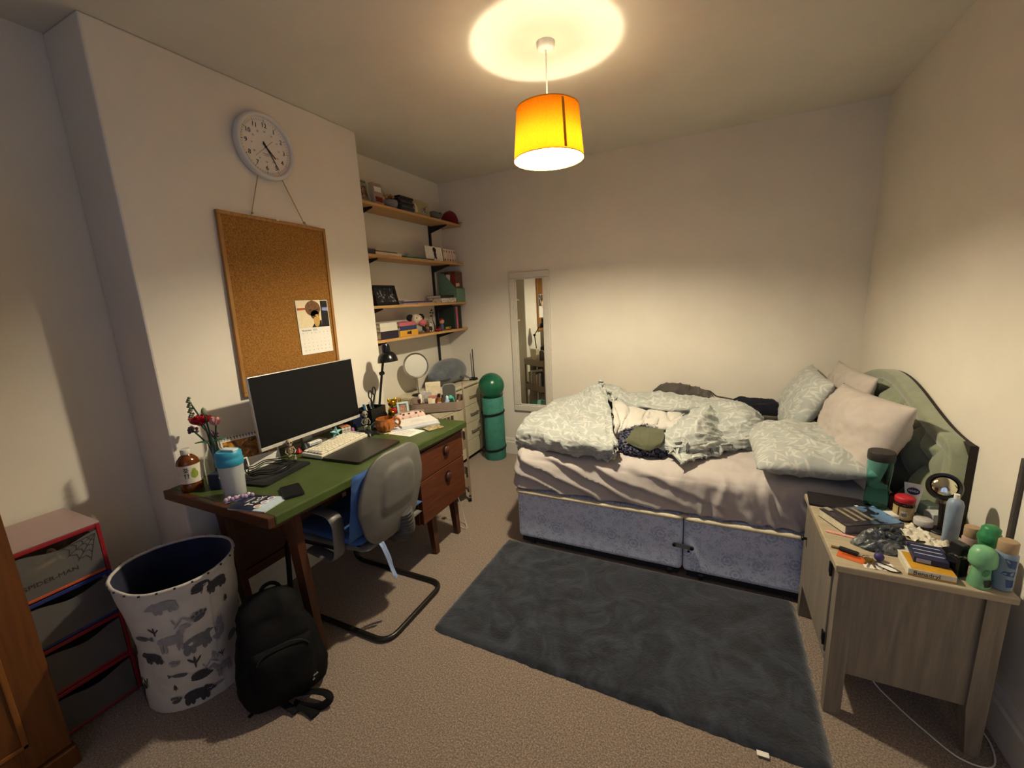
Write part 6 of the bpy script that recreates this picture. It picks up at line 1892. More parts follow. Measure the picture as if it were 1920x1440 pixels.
MB().sphere((0, 0, 0.0), 0.026, 16, 10, M=HMx).build('bulb', mat('#d9d6cc', 0.3), dl, world=True)
MB().cyl(hd + Vector((-0.02, -0.010, 0.045)), hd + Vector((-0.02, 0.012, 0.045)), 0.011, n=14).build('head_joint', M_LB, dl, world=True)

# ================================================================== organiser, scissors, lucky cat
og = thing('pen_organiser', 'black mesh desk organiser behind the mug', 'organiser', (0.440, -1.600, DZ + 0.0006), radians(10))
MB().box((0, 0, 0.004), (0.10, 0.16, 0.006)).build('base', M_BLACK, og)
MB().box((0.048, 0, 0.050), (0.004, 0.16, 0.098)).build('front_panel', mat('#0e0e10', 0.4, name='organiser_black'), og)
MB().box((-0.048, 0, 0.055), (0.004, 0.16, 0.110)).build('back_panel', M_BLACK, og)
for s_ in (-1, 1):
    MB().box((0, s_ * 0.078, 0.050), (0.10, 0.004, 0.098)).build('side_panel', M_BLACK, og)
MB().box((0, 0.01, 0.045), (0.092, 0.003, 0.085)).build('divider', M_BLACK, og)
sc_ = thing('scissors', 'black handled scissors standing in the organiser', 'scissors', (0.445, -1.60, DZ + 0.012))
M_SCB = mat('#17171a', 0.4)
for k, (u_, v_) in enumerate(((694, 740), (701, 733))):
    c0 = un(u_, v_, 'x', 0.445)
    MB().tube([c0 + Vector((0, 0.014 * cos(a), 0.026 * sin(a))) for a in [2 * pi * i / 16 for i in range(16)]], 0.004, 7, closed=True).build('finger_loop', M_SCB, sc_, world=True)
    MB().tube([c0 + Vector((0, 0.002, -0.026)), Vector((0.445, -1.598 + 0.004 * k, 0.870))], 0.005, 7).build('shank', M_SCB, sc_, world=True)
    MB().tube([Vector((0.445, -1.598 + 0.004 * k, 0.870)), Vector((0.445, -1.60 + 0.012 * (1 - k), 0.785))], 0.005, 5).build('blade', M_CHROME, sc_, world=True)
pens = [('#1f5a3c', -1.555, 0.135, 'dark green pen standing in the organiser'), ('#2f5f9a', -1.630, 0.120, 'blue highlighter standing in the organiser'), ('#d9d6cf', -1.575, 0.125, 'white pen standing in the organiser'), ('#cfd3c4', -1.615, 0.118, 'pale green pencil standing in the organiser')]
for c_, y_, h_, lb_ in pens:
    pn = thing('pen', lb_, 'pen', (0.425, y_, DZ + 0.008), 0, None, (0.08, -0.10, 0))
    MB().cyl((0, 0, 0), (0, 0, h_ * 0.75), 0.0055, n=10).build('barrel', mat(c_, 0.4), pn)
    MB().cyl((0, 0, h_ * 0.75), (0, 0, h_), 0.006, 0.005, n=10).build('cap', mat(c_, 0.3, grain=0.2), pn)
lcp = D(738, 782)
lk = thing('lucky_cat', 'shiny gold waving cat figurine with red bib behind the mug', 'figurine', lcp, radians(-32))
M_GOLD = mat('#b98a1e', 0.18, 0.9, name='gold_plate', grain=0.1); M_REDL = mat('#b3182a', 0.4, name='red_lacquer')
MB().lathe([(0, 0.001), (0.034, 0.001), (0.036, 0.006), (0.034, 0.012), (0, 0.012)], 24).build('plinth', M_REDL, lk)
MB().lathe([(0, 0.010), (0.030, 0.012), (0.034, 0.030), (0.030, 0.055), (0.022, 0.072), (0, 0.078)], 24).build('body', M_GOLD, lk)
hd_ = MB().sphere((0.004, 0, 0.098), (0.028, 0.031, 0.027), 20, 14).build('head', M_GOLD, lk)
for s_ in (-1, 1):
    MB().lathe([(0.011, 0), (0.006, 0.014), (0, 0.022)], 10, TR((0.002, s_ * 0.020, 0.115), (-s_ * 0.35, 0, 0))).build('ear', M_GOLD, hd_)
    MB().sphere((0.029, s_ * 0.011, 0.102), 0.0035, 8, 6).build('eye', M_BLACK, hd_)
MB().sphere((0.026, 0, 0.052), (0.010, 0.018, 0.022), 14, 10).build('bib', M_REDL, lk)
MB().sphere((0.031, 0, 0.076), (0.008, 0.008, 0.008), 10, 8).build('bell', mat('#2f7a3c', 0.3), lk)
MB().tube(catmull([(0.0, 0.030, 0.055), (0.006, 0.048, 0.075), (0.008, 0.050, 0.105), (0.012, 0.044, 0.118)], 5), [0.010] * 14 + [0.011, 0.011], 10).build('waving_arm', M_GOLD, lk)
MB().tube(catmull([(0.012, -0.028, 0.055), (0.030, -0.018, 0.045), (0.034, -0.008, 0.040)], 5), 0.009, 10).build('arm', M_GOLD, lk)
single(MB().box((0, 0, 0.002), (0.10, 0.12, 0.004), bev=0.001).box((0, 0, 0.007), (0.07, 0.05, 0.006), bev=0.002), 'power_bank', M_BLACK, 'flat black power bank behind the lucky cat', 'power bank', loc=(0.36, -1.40 - 0.06, DZ + 0.023)) if False else None

# ================================================================== small frame, pencil case, notebooks, sheet, tray
M_MINT = mat('#b3cfc9', 0.45, name='mint_frame_paint')
frame_stand('photo_frame', 'small mint green photo frame beside the lucky cat', D(757, 781), radians(-40), 0.075, 0.098, M_MINT, P_PEOPLE, 0.2, 0.013)
cp1 = Vector((0.700, -1.520, DZ))
nb = book('notebook', 'white spiral notebook at the bottom of the desk stack', (0.720, -1.560, DZ + 0.0006), (0.21, 0.30, 0.010), '#c9ccd2', radians(-38), cat='notebook')
nb2 = book('notebook', 'white notebook lying on top of the other notebook', (0.745, -1.545, DZ + 0.0112), (0.16, 0.23, 0.011), '#dcd9d2', radians(-34), cat='notebook')
for r in range(3):
    MB().box((0.02 - 0.02 * r, 0, 0.0113), (0.002, 0.09 - 0.02 * r, 0.0004)).build('cover_line', M_GREYINK, nb2)
pc = thing('pencil_case', 'pale pink zip pencil case with dark dots on the notebooks', 'pencil case', (0.640, -1.478, DZ + 0.0112), radians(-38))
mb = MB()
for sgn in (1, 0):
    def fn(a, b):
        s_, t_ = 2 * a - 1, 2 * b - 1
        k_ = max(0, (1 - abs(s_) ** 5) * (1 - abs(t_) ** 5)) ** 0.5
        return (0.042 * s_, 0.100 * t_, 0.002 + (0.040 * k_ + 0.004 * fbm(a * 4, b * 4)) * sgn * (1 if sgn else 0))
    mb.grid(fn, 20, 24)
mb.build('pouch', mat('#d3b3a4', 0.7, name='pink_canvas', grain=0.1), pc, weld=True)
MB().tube([(0.0, -0.095, 0.036), (0, -0.05, 0.045), (0, 0.05, 0.045), (0, 0.095, 0.036)], 0.003, 6).build('zip', M_GREYINK, pc)
for (x, y) in ((0.020, -0.06), (0.032, -0.01), (0.018, 0.03), (0.030, 0.065), (0.036, -0.045), (0.036, 0.035)):
    MB().sphere((x, y, 0.030 - x * 0.0 + 0.008), (0.004, 0.008, 0.006), 8, 6).build('dot_print', mat('#4a2b2b', 0.7), pc)
gm = thing('game_controller', 'black and mint game controller beside the mug', 'controller', (0.562, -1.650, DZ + 0.0005), radians(-35))
def gcf(a, b):
    s_, t_ = 2 * a - 1, 2 * b - 1
    k_ = max(0, (1 - abs(s_) ** 3) * (1 - abs(t_) ** 3)) ** 0.5
    return (0.040 * s_ + 0.018 * t_ * t_, 0.070 * t_, 0.002 + 0.032 * k_)
MB().grid(gcf, 18, 22).build('shell', mat('#131315', 0.4), gm)
MB().grid(lambda a, b: (gcf(a * 0.35, b)[0], gcf(a * 0.35, b)[1], gcf(a * 0.35, b)[2] + 0.001), 8, 22).build('mint_trim', mat('#8fc7a9', 0.45), gm)
for s_ in (-1, 1):
    MB().cyl((0.005, s_ * 0.026, 0.030), (0.005, s_ * 0.026, 0.040), 0.008, n=12).build('thumb_stick', M_BLACK, gm)
pp_ = [D(728, 814), D(769, 819), D(797, 808), D(752, 800)]
cc_ = sum(pp_, Vector()) / 4
shp = MB().add([p + Vector((0, 0, 0.0012)) for p in pp_] + [p + Vector((0, 0, 0.0004)) for p in pp_], [(0, 1, 2, 3), (7, 6, 5, 4)] + [(i, i + 4, (i + 1) % 4 + 4, (i + 1) % 4) for i in range(4)], None, False)
ps = shp.build('paper_sheet', M_PAPER); tag(ps, 'loose white sheet of paper near the front edge of the desk', 'paper')
for r in range(5):
    a, b = pp_[0].lerp(pp_[3], 0.15 + r * 0.13), pp_[1].lerp(pp_[2], 0.15 + r * 0.13)
    MB().tube([a.lerp(b, 0.15) + Vector((0, 0, 0.0016)), a.lerp(b, 0.8) + Vector((0, 0, 0.0016))], 0.0008, 4).build('printed_line', M_GREYINK, ps)
ct = thing('picture_postcard', 'small patterned postcard at the front right of the desk', 'postcard', (0.905, -1.590, DZ), radians(-25))
MB().box((0, 0, 0.0025), (0.085, 0.11, 0.004), bev=0.001).build('card', mat('#6d5f45', 0.5, name='card_stock'), ct)
MB().box((0, 0, 0.0048), (0.075, 0.10, 0.0006)).build('picture', photo_mat('gilt_print', [(0.35, '#2d2417'), (0.5, '#a88f56'), (0.62, '#d9cfae'), (0.75, '#5a3a20')], 60), ct)

# ================================================================== trolley contents
TMX = tr.matrix_basis
TF = TZ - 0.0675
def TL_(u_, ly):
    ly = max(ly, -0.078)
    lx = -0.150 + 0.31 * (u_ - 768) / 92
    return TMX @ Vector((lx, ly, TF))
def bottle_thing(name, label, loc, prof, bm_, capprof=None, cm_=None, rz=0, cat='bottle', n=20, band=None, bandm=None):
    b_ = thing(name, label, cat, loc, rz)
    lathe_part(prof, 'body', bm_, b_, n)
    if capprof: lathe_part(capprof, 'cap', cm_, b_, n)
    if band: lathe_part(band, 'label_wrap', bandm, b_, n)
    return b_
def box_thing(name, label, loc, size, m, rz=0, cat='box', lidm=None, deco=None):
    b_ = thing(name, label, cat, loc, rz)
    MB().box((0, 0, size[2] / 2), size, bev=0.0015).build('carton', m, b_)
    MB().box((0, 0, size[2] * 0.86), (size[0] + 0.001, size[1] + 0.001, 0.0008)).build('flap_edge', lidm or M_GREYINK, b_)
    if deco:
        MB().box((size[0] / 2 + 0.0004, 0, size[2] * 0.5), (0.0008, size[1] * 0.6, size[2] * 0.3)).build('printed_panel', deco, b_)
    return b_
box_thing('cream_carton', 'tall cream carton standing at the back of the trolley', TL_(806, 0.060), (0.05, 0.11, 0.185), mat('#dccfae', 0.6, name='cream_card'), TRZ - pi / 2, lidm=mat('#b8ab8a', 0.7))
box_thing('gift_box', 'silver grey printed box in front of the cream carton', TL_(790, 0.008), (0.03, 0.085, 0.130), photo_mat('silver_print', [(0.35, '#8c8b8a'), (0.6, '#c6c2bb')], 30), TRZ - pi / 2)
bottle_thing('roll_on_bottle', 'slim cream roll on bottle at the left end of the trolley', TL_(778, -0.03), [(0, 0), (0.015, 0), (0.018, 0.01), (0.018, 0.07), (0.013, 0.09), (0, 0.09)], mat('#e0d5b8', 0.4), [(0.013, 0.09), (0.014, 0.105), (0.010, 0.118), (0, 0.12)], mat('#e8e2d0', 0.3))
def perfume(label, loc, size, gm_, cm_, rz):
    b_ = thing('perfume_bottle', label, 'perfume', loc, rz)
    MB().box((0, 0, size[2] / 2), size, bev=0.004).build('flacon', gm_, b_)
    MB().box((size[0] / 2 + 0.0006, 0, size[2] * 0.45), (0.001, size[1] * 0.6, size[2] * 0.45)).build('label_plate', mat('#c9b2a0', 0.5), b_)
    MB().cyl((0, 0, size[2]), (0, 0, size[2] + 0.008), 0.008, n=12).build('collar', M_CHROME, b_)
    MB().box((0, 0, size[2] + 0.020), (0.022, 0.022, 0.026), bev=0.002).build('stopper', cm_, b_)
    return b_
perfume('dark plum perfume bottle at the front of the trolley', TL_(777, -0.085), (0.03, 0.062, 0.062), mat('#3a1a20', 0.15, name='plum_glass'), mat('#4a2228', 0.3), TRZ - pi / 2)
perfume('clear brown perfume bottle in the middle of the trolley', TL_(819, -0.035), (0.025, 0.05, 0.082), glass((0.45, 0.25, 0.12), 0.05, 1.3, 'brown_glass'), mat('#2a1a12', 0.3), TRZ - pi / 2)
perfume('small rosy perfume bottle beside the plum one', TL_(790, -0.065), (0.025, 0.042, 0.060), glass((0.7, 0.4, 0.42), 0.05, 1.3, 'rose_glass'), mat('#c9c2b8', 0.2, 0.7), TRZ - pi / 2)
box_thing('makeup_palette', 'pink make-up palette propped up in the trolley', TL_(806, -0.03), (0.012, 0.065, 0.105), mat('#c08070', 0.5, name='rose_card'), TRZ - pi / 2, cat='palette', deco=mat('#a05a48', 0.5))
for k, (u_, h_, c_, lb_) in enumerate(((799, 0.085, '#d9cba2', 'cream hand cream tube standing in the trolley'), (806, 0.078, '#e2dcc2', 'white skin cream tube beside the cream one'))):
    b_ = thing('cream_tube', lb_, 'tube', TL_(u_, -0.088), TRZ)
    mb = MB(); n = 16
    vs = []; fs = []
    for j in range(6):
        f_ = j / 5
        for i in range(n):
            a = 2 * pi * i / n
            vs.append(((0.012 + 0.004 * f_) * cos(a), 0.012 * sin(a) * (1 - 0.9 * f_), 0.012 + h_ * f_))
    for j in range(5):
        for i in range(n):
            fs.append((j * n + i, j * n + (i + 1) % n, (j + 1) * n + (i + 1) % n, (j + 1) * n + i))
    MB().add(vs, fs).build('tube_body', mat(c_, 0.4), b_)
    MB().cyl((0, 0, 0), (0, 0, 0.013), 0.0125, n=16).build('cap', mat('#cfc6b0', 0.4), b_)
bottle_thing('lotion_bottle', 'pale blue lotion bottle towards the right of the trolley', TL_(836, -0.065), [(0, 0), (0.022, 0), (0.024, 0.006), (0.024, 0.045), (0.014, 0.070), (0.009, 0.082), (0, 0.084)], mat('#9db2c8', 0.4, name='pale_blue_plastic'), [(0.0095, 0.078), (0.0095, 0.095), (0.004, 0.102), (0, 0.103)], mat('#c9d4de', 0.3), band=[(0.0245, 0.012), (0.0245, 0.032)], bandm=mat('#5b7aa8', 0.5))
bottle_thing('cosmetic_jar', 'black jar in front of the teal brush', TL_(845, -0.085), [(0, 0), (0.019, 0), (0.020, 0.004), (0.020, 0.045), (0, 0.046)], mat('#0d0d0f', 0.2), [(0.0185, 0.046), (0.0185, 0.060), (0, 0.061)], mat('#111113', 0.4), cat='jar')
tbh = thing('hair_brush', 'teal rounded detangling brush at the right of the trolley', 'brush', TL_(843, -0.035), TRZ)
def brf(a, b):
    ang = pi * a
    return (0.032 * cos(ang) * (0.8 + 0.2 * sin(ang)), -0.012 + 0.026 * b, 0.035 + 0.060 * sin(ang))
MB().sphere((0, 0, 0.048), (0.030, 0.016, 0.050), 20, 14).build('shell', mat('#3fa08c', 0.35, name='teal_gloss'), tbh)
MB().box((0, -0.017, 0.046), (0.040, 0.008, 0.060), bev=0.003).build('bristle_pad', mat('#174a40', 0.6), tbh)
pch = thing('toiletry_pouch', 'clear grey zipped toiletry pouch standing at the end of the trolley', 'pouch', TL_(841, 0.03), TRZ)
MB().prism(rrect(0.090, 0.165, 0.022), 0.040, Matrix.Translation((0, 0.022, 0.085)) @ Matrix.Rotation(pi / 2, 4, 'X')).build('pouch_body', mat('#55534f', 0.45, name='grey_vinyl'), pch)
MB().tube([(x, -0.002, 0.085 + y) for x, y in rrect(0.092, 0.167, 0.023)], 0.004, 6, closed=True).build('piping', mat('#a9a69e', 0.4, 0.4), pch)
single(MB().lathe([(0, 0), (0.010, 0), (0.011, 0.005), (0.008, 0.05), (0.004, 0.058), (0, 0.058)], 12), 'lip_balm', mat('#c79a80', 0.4), 'peach lip balm standing at the far end of the trolley', 'lip balm', loc=TL_(858, -0.05))
# lower trays: books and a basket (seen in the mirror)
cols_ = ['#c9c2b2', '#6a5a4c', '#d9d4c8', '#3a3a40', '#b8ad9a', '#8a4a3a', '#cfc8ba', '#55504a', '#d2cbc0', '#2c3440']
random.seed(11)
for k in range(10):
    x = -0.15 + 0.028 * k
    h_ = 0.17 + 0.05 * random.random()
    b_ = book('book', 'upright ' + ['cream', 'brown', 'white', 'black', 'sand', 'rust', 'ivory', 'grey', 'pale', 'navy'][k] + ' book packed in the middle tier of the trolley', TMX @ Vector((x, 0.0, 0.435 + h_ / 2)), (h_, 0.16, 0.020), cols_[k], 0)
    b_.matrix_basis = TMX @ TR((x - 0.010, 0.0, 0.4345 + h_ / 2), (0, pi / 2, 0))
bsn = thing('plastic_basket', 'mint green plastic basket on the bottom tier of the trolley', 'basket', TMX @ Vector((0, 0, 0.133)), TRZ)
outer = rrect(0.30, 0.20, 0.03)
n = len(outer); vs = []; fs = []
for sc2, z in ((0.85, 0.0), (1.0, 0.11), (1.04, 0.115), (1.04, 0.12), (0.97, 0.12), (0.82, 0.004)):
    vs += [(x * sc2, y * sc2, z) for x, y in outer]
for k in range(5):
    for i in range(n):
        fs.append((k * n + i, k * n + (i + 1) % n, (k + 1) * n + (i + 1) % n, (k + 1) * n + i))
fs.append(list(range(n))[::-1]); fs.append(list(range(5 * n, 6 * n)))
MB().add(vs, fs, None, False).build('tub', mat('#8fc0b0', 0.45, name='mint_plastic'), bsn)
for sy in (-1, 1):
    for k in range(4):
        MB().box((-0.09 + 0.06 * k, sy * 0.0975, 0.065), (0.03, 0.003, 0.05)).build('slot', mat('#24352f', 0.7), bsn)

# ================================================================== on the chest of drawers
mk = thing('makeup_mirror', 'round double sided make-up mirror on the chest of drawers', 'mirror', (0.185, -0.800, CZ))
lathe_part([(0, 0.001), (0.052, 0.001), (0.055, 0.006), (0.050, 0.012), (0.010, 0.018), (0, 0.018)], 'base', M_BLACK, mk)
MB().cyl((0, 0, 0.016), (0, 0, 0.150), 0.005, n=12).build('stem', M_CHROME, mk)
RM = Matrix.Translation((0.0, 0, 0.255)) @ Matrix.Rotation(radians(-38), 4, 'Z') @ Matrix.Rotation(pi / 2 - 0.12, 4, 'Y')
MB().lathe([(0.092, -0.006), (0.100, -0.010), (0.105, 0), (0.100, 0.010), (0.092, 0.006)], 40, RM).build('rim', mat('#b0aca2', 0.25, 0.8), mk)
MB().cyl(RM @ Vector((0, 0, -0.005)), RM @ Vector((0, 0, 0.005)), 0.095, n=40).build('mirror_glass', mat('#d6d4ca', 0.38, 0.35, name='mirror_disc', grain=0.02), mk)
MB().tube([RM @ Vector((0, 0.105 * cos(a), 0.0)) * 1 + Vector((0, 0, 0)) if False else Vector((0.104 * cos(radians(-38) + pi / 2) * cos(a), 0.104 * sin(radians(-38) + pi / 2) * cos(a), 0.255 - 0.108 * sin(a))) for a in [pi * i / 16 for i in range(17)]], 0.004, 6).build('yoke', M_CHROME, mk)
# shark cushion
skc = thing('shark_cushion', 'grey plush shark lying on the chest of drawers', 'soft toy', (0.19, -0.38, CZ))
t = NT('grey_plush'); v = t.coord()
t.base(t.ramp(t.noise(v, 14, 4, 0.6), [(0.3, '#4a5058'), (0.7, '#666c72')])); t.bump(t.noise(v, 120, 3), 0.5, 0.006)
M_PLUSH = t.set(0.95, spec=0.1, sheen=0.4)
axis = catmull([(0.25, -0.66, 0.115), (0.23, -0.58, 0.118), (0.20, -0.45, 0.118), (0.18, -0.30, 0.120), (0.17, -0.16, 0.112), (0.165, -0.055, 0.09)], 6)
rad = []
m_ = len(axis)
for i in range(m_):
    s_ = i / (m_ - 1)
    e_ = min(1, s_ / 0.55); rad.append((0.040 + 0.080 * e_ * e_ * (3 - 2 * e_)) * sqrt(max(0.02, 1 - (max(0, s_ - 0.72) / 0.285) ** 2)) * min(1, 0.30 + s_ * 7))
vs = []; fs = []; n = 28
for i, p in enumerate(axis):
    for k in range(n):
        a = 2 * pi * k / n
        rr = rad[i]
        z = p.z + rr * sin(a) * (0.95 if sin(a) > 0 else 1.0)
        vs.append((p.x - 0.03 + rr * 1.08 * cos(a) + 0.004 * fbm(i * 0.4, k * 0.3), p.y, CZ + max(0.003, z)))
for i in range(m_ - 1):
    for k in range(n):
        fs.append((i * n + k, i * n + (k + 1) % n, (i + 1) * n + (k + 1) % n, (i + 1) * n + k))
fs.append(list(range(n))); fs.append(list(range((m_ - 1) * n, m_ * n))[::-1])
MB().add(vs, fs).build('body', M_PLUSH, skc, world=True)
MB().sphere((0.270, -0.46, CZ + 0.140), (0.006, 0.010, 0.010), 10, 8).build('eye', M_BLACK, skc, world=True)
MB().tube(catmull([(0.245, -0.62, CZ + 0.090), (0.272, -0.54, CZ + 0.082), (0.290, -0.46, CZ + 0.085)], 5), 0.003, 6).build('mouth_seam', mat('#2c3036', 0.9), skc, world=True)
def fin(a, b):
    s_, t_ = a, 2 * b - 1
    return (0.270 + 0.045 * s_, -0.24 + 0.10 * s_ + 0.045 * t_ * (1 - s_ * 0.8), CZ + 0.075 - 0.055 * s_ + 0.006 * (1 - t_ * t_))
MB().grid(fin, 10, 10).build('pectoral_fin', M_PLUSH, skc, world=True)
box_thing('pale_carton', 'long pale carton lying under the nose of the plush shark', (0.308, -0.655, CZ), (0.060, 0.15, 0.020), mat('#d2c8b8', 0.6), 0.05)
box_thing('pale_carton', 'white card carton on top of the long pale one', (0.308, -0.650, CZ + 0.0205), (0.056, 0.14, 0.018), mat('#dedad2', 0.6), -0.06)
box_thing('teal_carton', 'grey teal box beside the pale cartons on the chest of drawers', (0.290, -0.775, CZ), (0.06, 0.075, 0.055), mat('#7c9790', 0.6, name='teal_card'), 0.1)
rt_ = thing('wifi_router', 'black router with upright aerial on the corner of the chest of drawers', 'router', (0.300, -0.085, CZ))
MB().prism(rrect(0.07, 0.055, 0.01), 0.022, TR((0, 0, 0.001))).build('housing', M_BLACK, rt_)
MB().tube([(0.0, 0.015, 0.018), (0.0, 0.015, 0.14), (-0.004, 0.015, 0.300)], [0.006, 0.005, 0.0045], 8).build('aerial', M_BLACK, rt_)
MB().tube([(-0.02, -0.02, 0.024), (0.01, -0.012, 0.030), (0.04, 0.01, 0.010), (0.038, 0.02, 0.004)], 0.003, 6).build('lead', M_CABLE, rt_)
# ================================================================== things on the alcove shelves
def SY(u_, v_, x=0.2):
    return un(u_, v_, 'x', x).y
S4, S3, S2, S1 = [z_ + 0.0007 for z_ in SH]
# --- lowest shelf
def spine_book(label, ya_, yb_, z, h, col, title=None, tcol='#e8e2cf', dx=0.0, x=0.205, w=0.13):
    return book('book', label, (x - w / 2 + dx, (ya_ + yb_) / 2, z), (w, abs(yb_ - ya_), h), col, 0.0, title=title, tcol=tcol)
a_, b_ = SY(712, 625), SY(746, 622)
z = S4
spine_book('thick dark purple book at the bottom of the left pile on the lowest shelf', a_ + 0.01, b_, z, 0.058, '#221a2a', None); z += 0.0585
spine_book('white paperback under the topmost white one on the lowest shelf', a_, b_ - 0.01, z, 0.030, '#d8d2c0', None, dx=0.004); z += 0.0305
spine_book('white paperback on top of the left pile on the lowest shelf', a_ + 0.005, b_ - 0.008, z, 0.030, '#ddd8c6', None); 
for zz2 in (S4 + 0.075, S4 + 0.106):
    pass
a_, b_ = SY(749, 625), SY(783, 620)
z = S4
yb = spine_book('yellow orange book at the bottom of the coloured pile on the lowest shelf', a_, b_, z, 0.046, '#d39a2a', None); z += 0.0465
MB().box((0.0653, 0.0, 0.025), (0.0006, 0.05, 0.02)).box((0.0653, 0.02, 0.025), (0.0006, 0.012, 0.028)).build('spine_print', M_INK, yb)
spine_book('dark blue book in the middle of the coloured pile on the lowest shelf', a_ + 0.012, b_ - 0.015, z, 0.034, '#26375e', None); z += 0.0345
spine_book('salmon pink book on top of the coloured pile on the lowest shelf', a_ + 0.0, b_ - 0.025, z, 0.028, '#c06068', None); z += 0.0285
# plush cow
M_COWB = fabric('#15151a', '#1d1d24', 250, name='black_plush'); M_COWW = fabric('#d8cdb8', '#b89a78', 250, mott=25, name='white_brown_plush'); M_COWP = fabric('#c86a70', '#b85a62', 250, name='pink_plush')
cy_ = SY(791, 600)
cw = thing('plush_cow', 'black and white plush cow with pink muzzle on the lowest shelf', 'soft toy', (0.13, cy_, S4), radians(-20))
MB().sphere((0, 0.01, 0.045), (0.055, 0.065, 0.045), 20, 14).build('body', fabric('#8d877e', '#a39c90', 250), cw)
hd_ = MB().sphere((0.02, 0.0, 0.118), (0.050, 0.052, 0.046), 20, 14).build('head', M_COWW, cw)
MB().sphere((0.058, 0.030, 0.092), (0.030, 0.038, 0.028), 16, 10).build('muzzle', M_COWP, hd_)
for s_ in (-1, 1):
    MB().sphere((0.010, s_ * 0.052, 0.135), (0.022, 0.034, 0.030), 14, 10).build('ear', M_COWB, hd_)
    MB().sphere((0.060, s_ * 0.020, 0.132), 0.006, 8, 6).build('eye', M_BLACK, hd_)
    MB().tube([(0.045, s_ * 0.045, 0.05), (0.075, s_ * 0.05, 0.02)], [0.018, 0.014], 10).build('leg', M_COWW if s_ < 0 else M_COWB, cw)
# small animal figures
def small_animal(label, loc, rz, body, face, sc=1.0, ears=True):
    f = thing('animal_figurine', label, 'figurine', loc, rz)
    q = lambda *p: tuple(x * sc for x in p)
    MB().sphere(q(0, 0, 0.028), [0.022 * sc, 0.020 * sc, 0.028 * sc], 14, 10).build('body', body, f)
    h_ = MB().sphere(q(0.006, 0, 0.062), [0.018 * sc, 0.019 * sc, 0.017 * sc], 14, 10).build('head', face, f)
    for s_ in (-1, 1):
        MB().lathe([(0.007 * sc, 0), (0, 0.014 * sc)], 8, TR(q(0.0, s_ * 0.012, 0.074))).build('ear', body, h_)
        MB().sphere(q(0.022, s_ * 0.007, 0.064), 0.003 * sc, 6, 5).build('eye', M_BLACK, h_)
        MB().sphere(q(0.018, s_ * 0.011, 0.008), [0.010 * sc, 0.007 * sc, 0.008 * sc], 8, 6).build('foot', face, f)
    return f
small_animal('little tabby cat figure with green collar beside the plush cow', (0.165, SY(806, 610), S4), -0.4, M_TABBY, M_TABBY, 1.1)
small_animal('little black and white cat figure by the twig', (0.150, SY(815, 610), S4), -0.5, mat('#16161a', 0.6), mat('#c9c4ba', 0.6), 1.0)
tw = thing('dried_twig', 'dark dried twig with a few leaves against the binders', 'twig', (0.095, SY(815, 608, 0.1), S4))
MB().tube(catmull([(0, 0, 0.002), (0.005, -0.005, 0.05), (0, -0.02, 0.10), (0.006, -0.028, 0.15)], 5), [0.005] * 8 + [0.003] * 8, 6).build('stem', mat('#3a2c22', 0.8), tw)
for (y_, z_, s_) in ((-0.045, 0.135, 1), (-0.015, 0.16, -1), (-0.05, 0.165, 1), (-0.03, 0.185, -1)):
    MB().sphere((0.005, y_, z_), (0.004, 0.016, 0.008), 8, 6).build('leaf', mat('#2c3a2a', 0.7), tw)
rcx = thing('toy_car', 'small red toy car on the lowest shelf', 'toy car', (0.190, SY(824, 613), S4), 0.1)
MB().box((0, 0, 0.016), (0.035, 0.085, 0.018), bev=0.006).build('body', mat('#8f1420', 0.25, name='red_gloss'), rcx)
MB().box((0, 0.005, 0.030), (0.030, 0.042, 0.016), bev=0.006).build('cabin', mat('#5a0f18', 0.25), rcx)
for sx in (-1, 1):
    for sy in (-1, 1):
        MB().cyl((sx * 0.012, sy * 0.026, 0.008), (sx * 0.019, sy * 0.026, 0.008), 0.008, n=12).build('wheel', M_BLACK, rcx)
dl_ = thing('toy_figure', 'little figure with red hair behind the yellow toy', 'figurine', (0.150, SY(837, 605), S4), -0.4)
MB().lathe([(0, 0), (0.018, 0), (0.020, 0.02), (0.012, 0.055), (0, 0.06)], 14).build('body', mat('#3a4570', 0.6), dl_)
h_ = MB().sphere((0, 0, 0.078), (0.022, 0.024, 0.024), 14, 10).build('head', mat('#c08a78', 0.6), dl_)
MB().sphere((-0.006, 0, 0.088), (0.024, 0.027, 0.022), 14, 10).build('hair', mat('#7a2018', 0.7), h_)
ty_ = thing('toy_digger', 'small yellow toy in front of the pink folder', 'toy', (0.190, SY(842, 612), S4), 0.0)
MB().box((0, 0, 0.016), (0.030, 0.055, 0.024), bev=0.006).build('body', mat('#b89a2c', 0.4), ty_)
MB().box((0.0155, 0, 0.018), (0.001, 0.035, 0.010)).build('sticker', M_INK, ty_)
for sy in (-1, 1):
    MB().cyl((0.010, sy * 0.018, 0.007), (0.017, sy * 0.018, 0.007), 0.007, n=10).build('wheel', M_BLACK, ty_)
def upright(name, label, ya_, yb_, z, h, d_, m, cat, x1=0.205):
    b_ = thing(name, label, cat, (x1, (ya_ + yb_) / 2, z))
    w_ = abs(yb_ - ya_)
    MB().bx((-0.003, -w_ / 2, 0), (0, w_ / 2, h), bev=0.001).build('spine', m, b_)
    for s_ in (-1, 1):
        MB().bx((-d_, s_ * w_ / 2 - 0.0012, 0), (-0.003, s_ * w_ / 2 + 0.0012, h)).build('cover', m, b_)
    MB().bx((-d_ + 0.004, -w_ / 2 + 0.002, 0.003), (-0.004, w_ / 2 - 0.002, h - 0.004)).build('pages', M_PAPER, b_)
    return b_
M_BGREEN = mat('#1c2b26', 0.5, name='dark_green_board')
upright('ring_binder', 'dark green ring binder beside the pink folder on the lowest shelf', -0.197, -0.168, S4, 0.208, 0.175, M_BGREEN, 'binder')
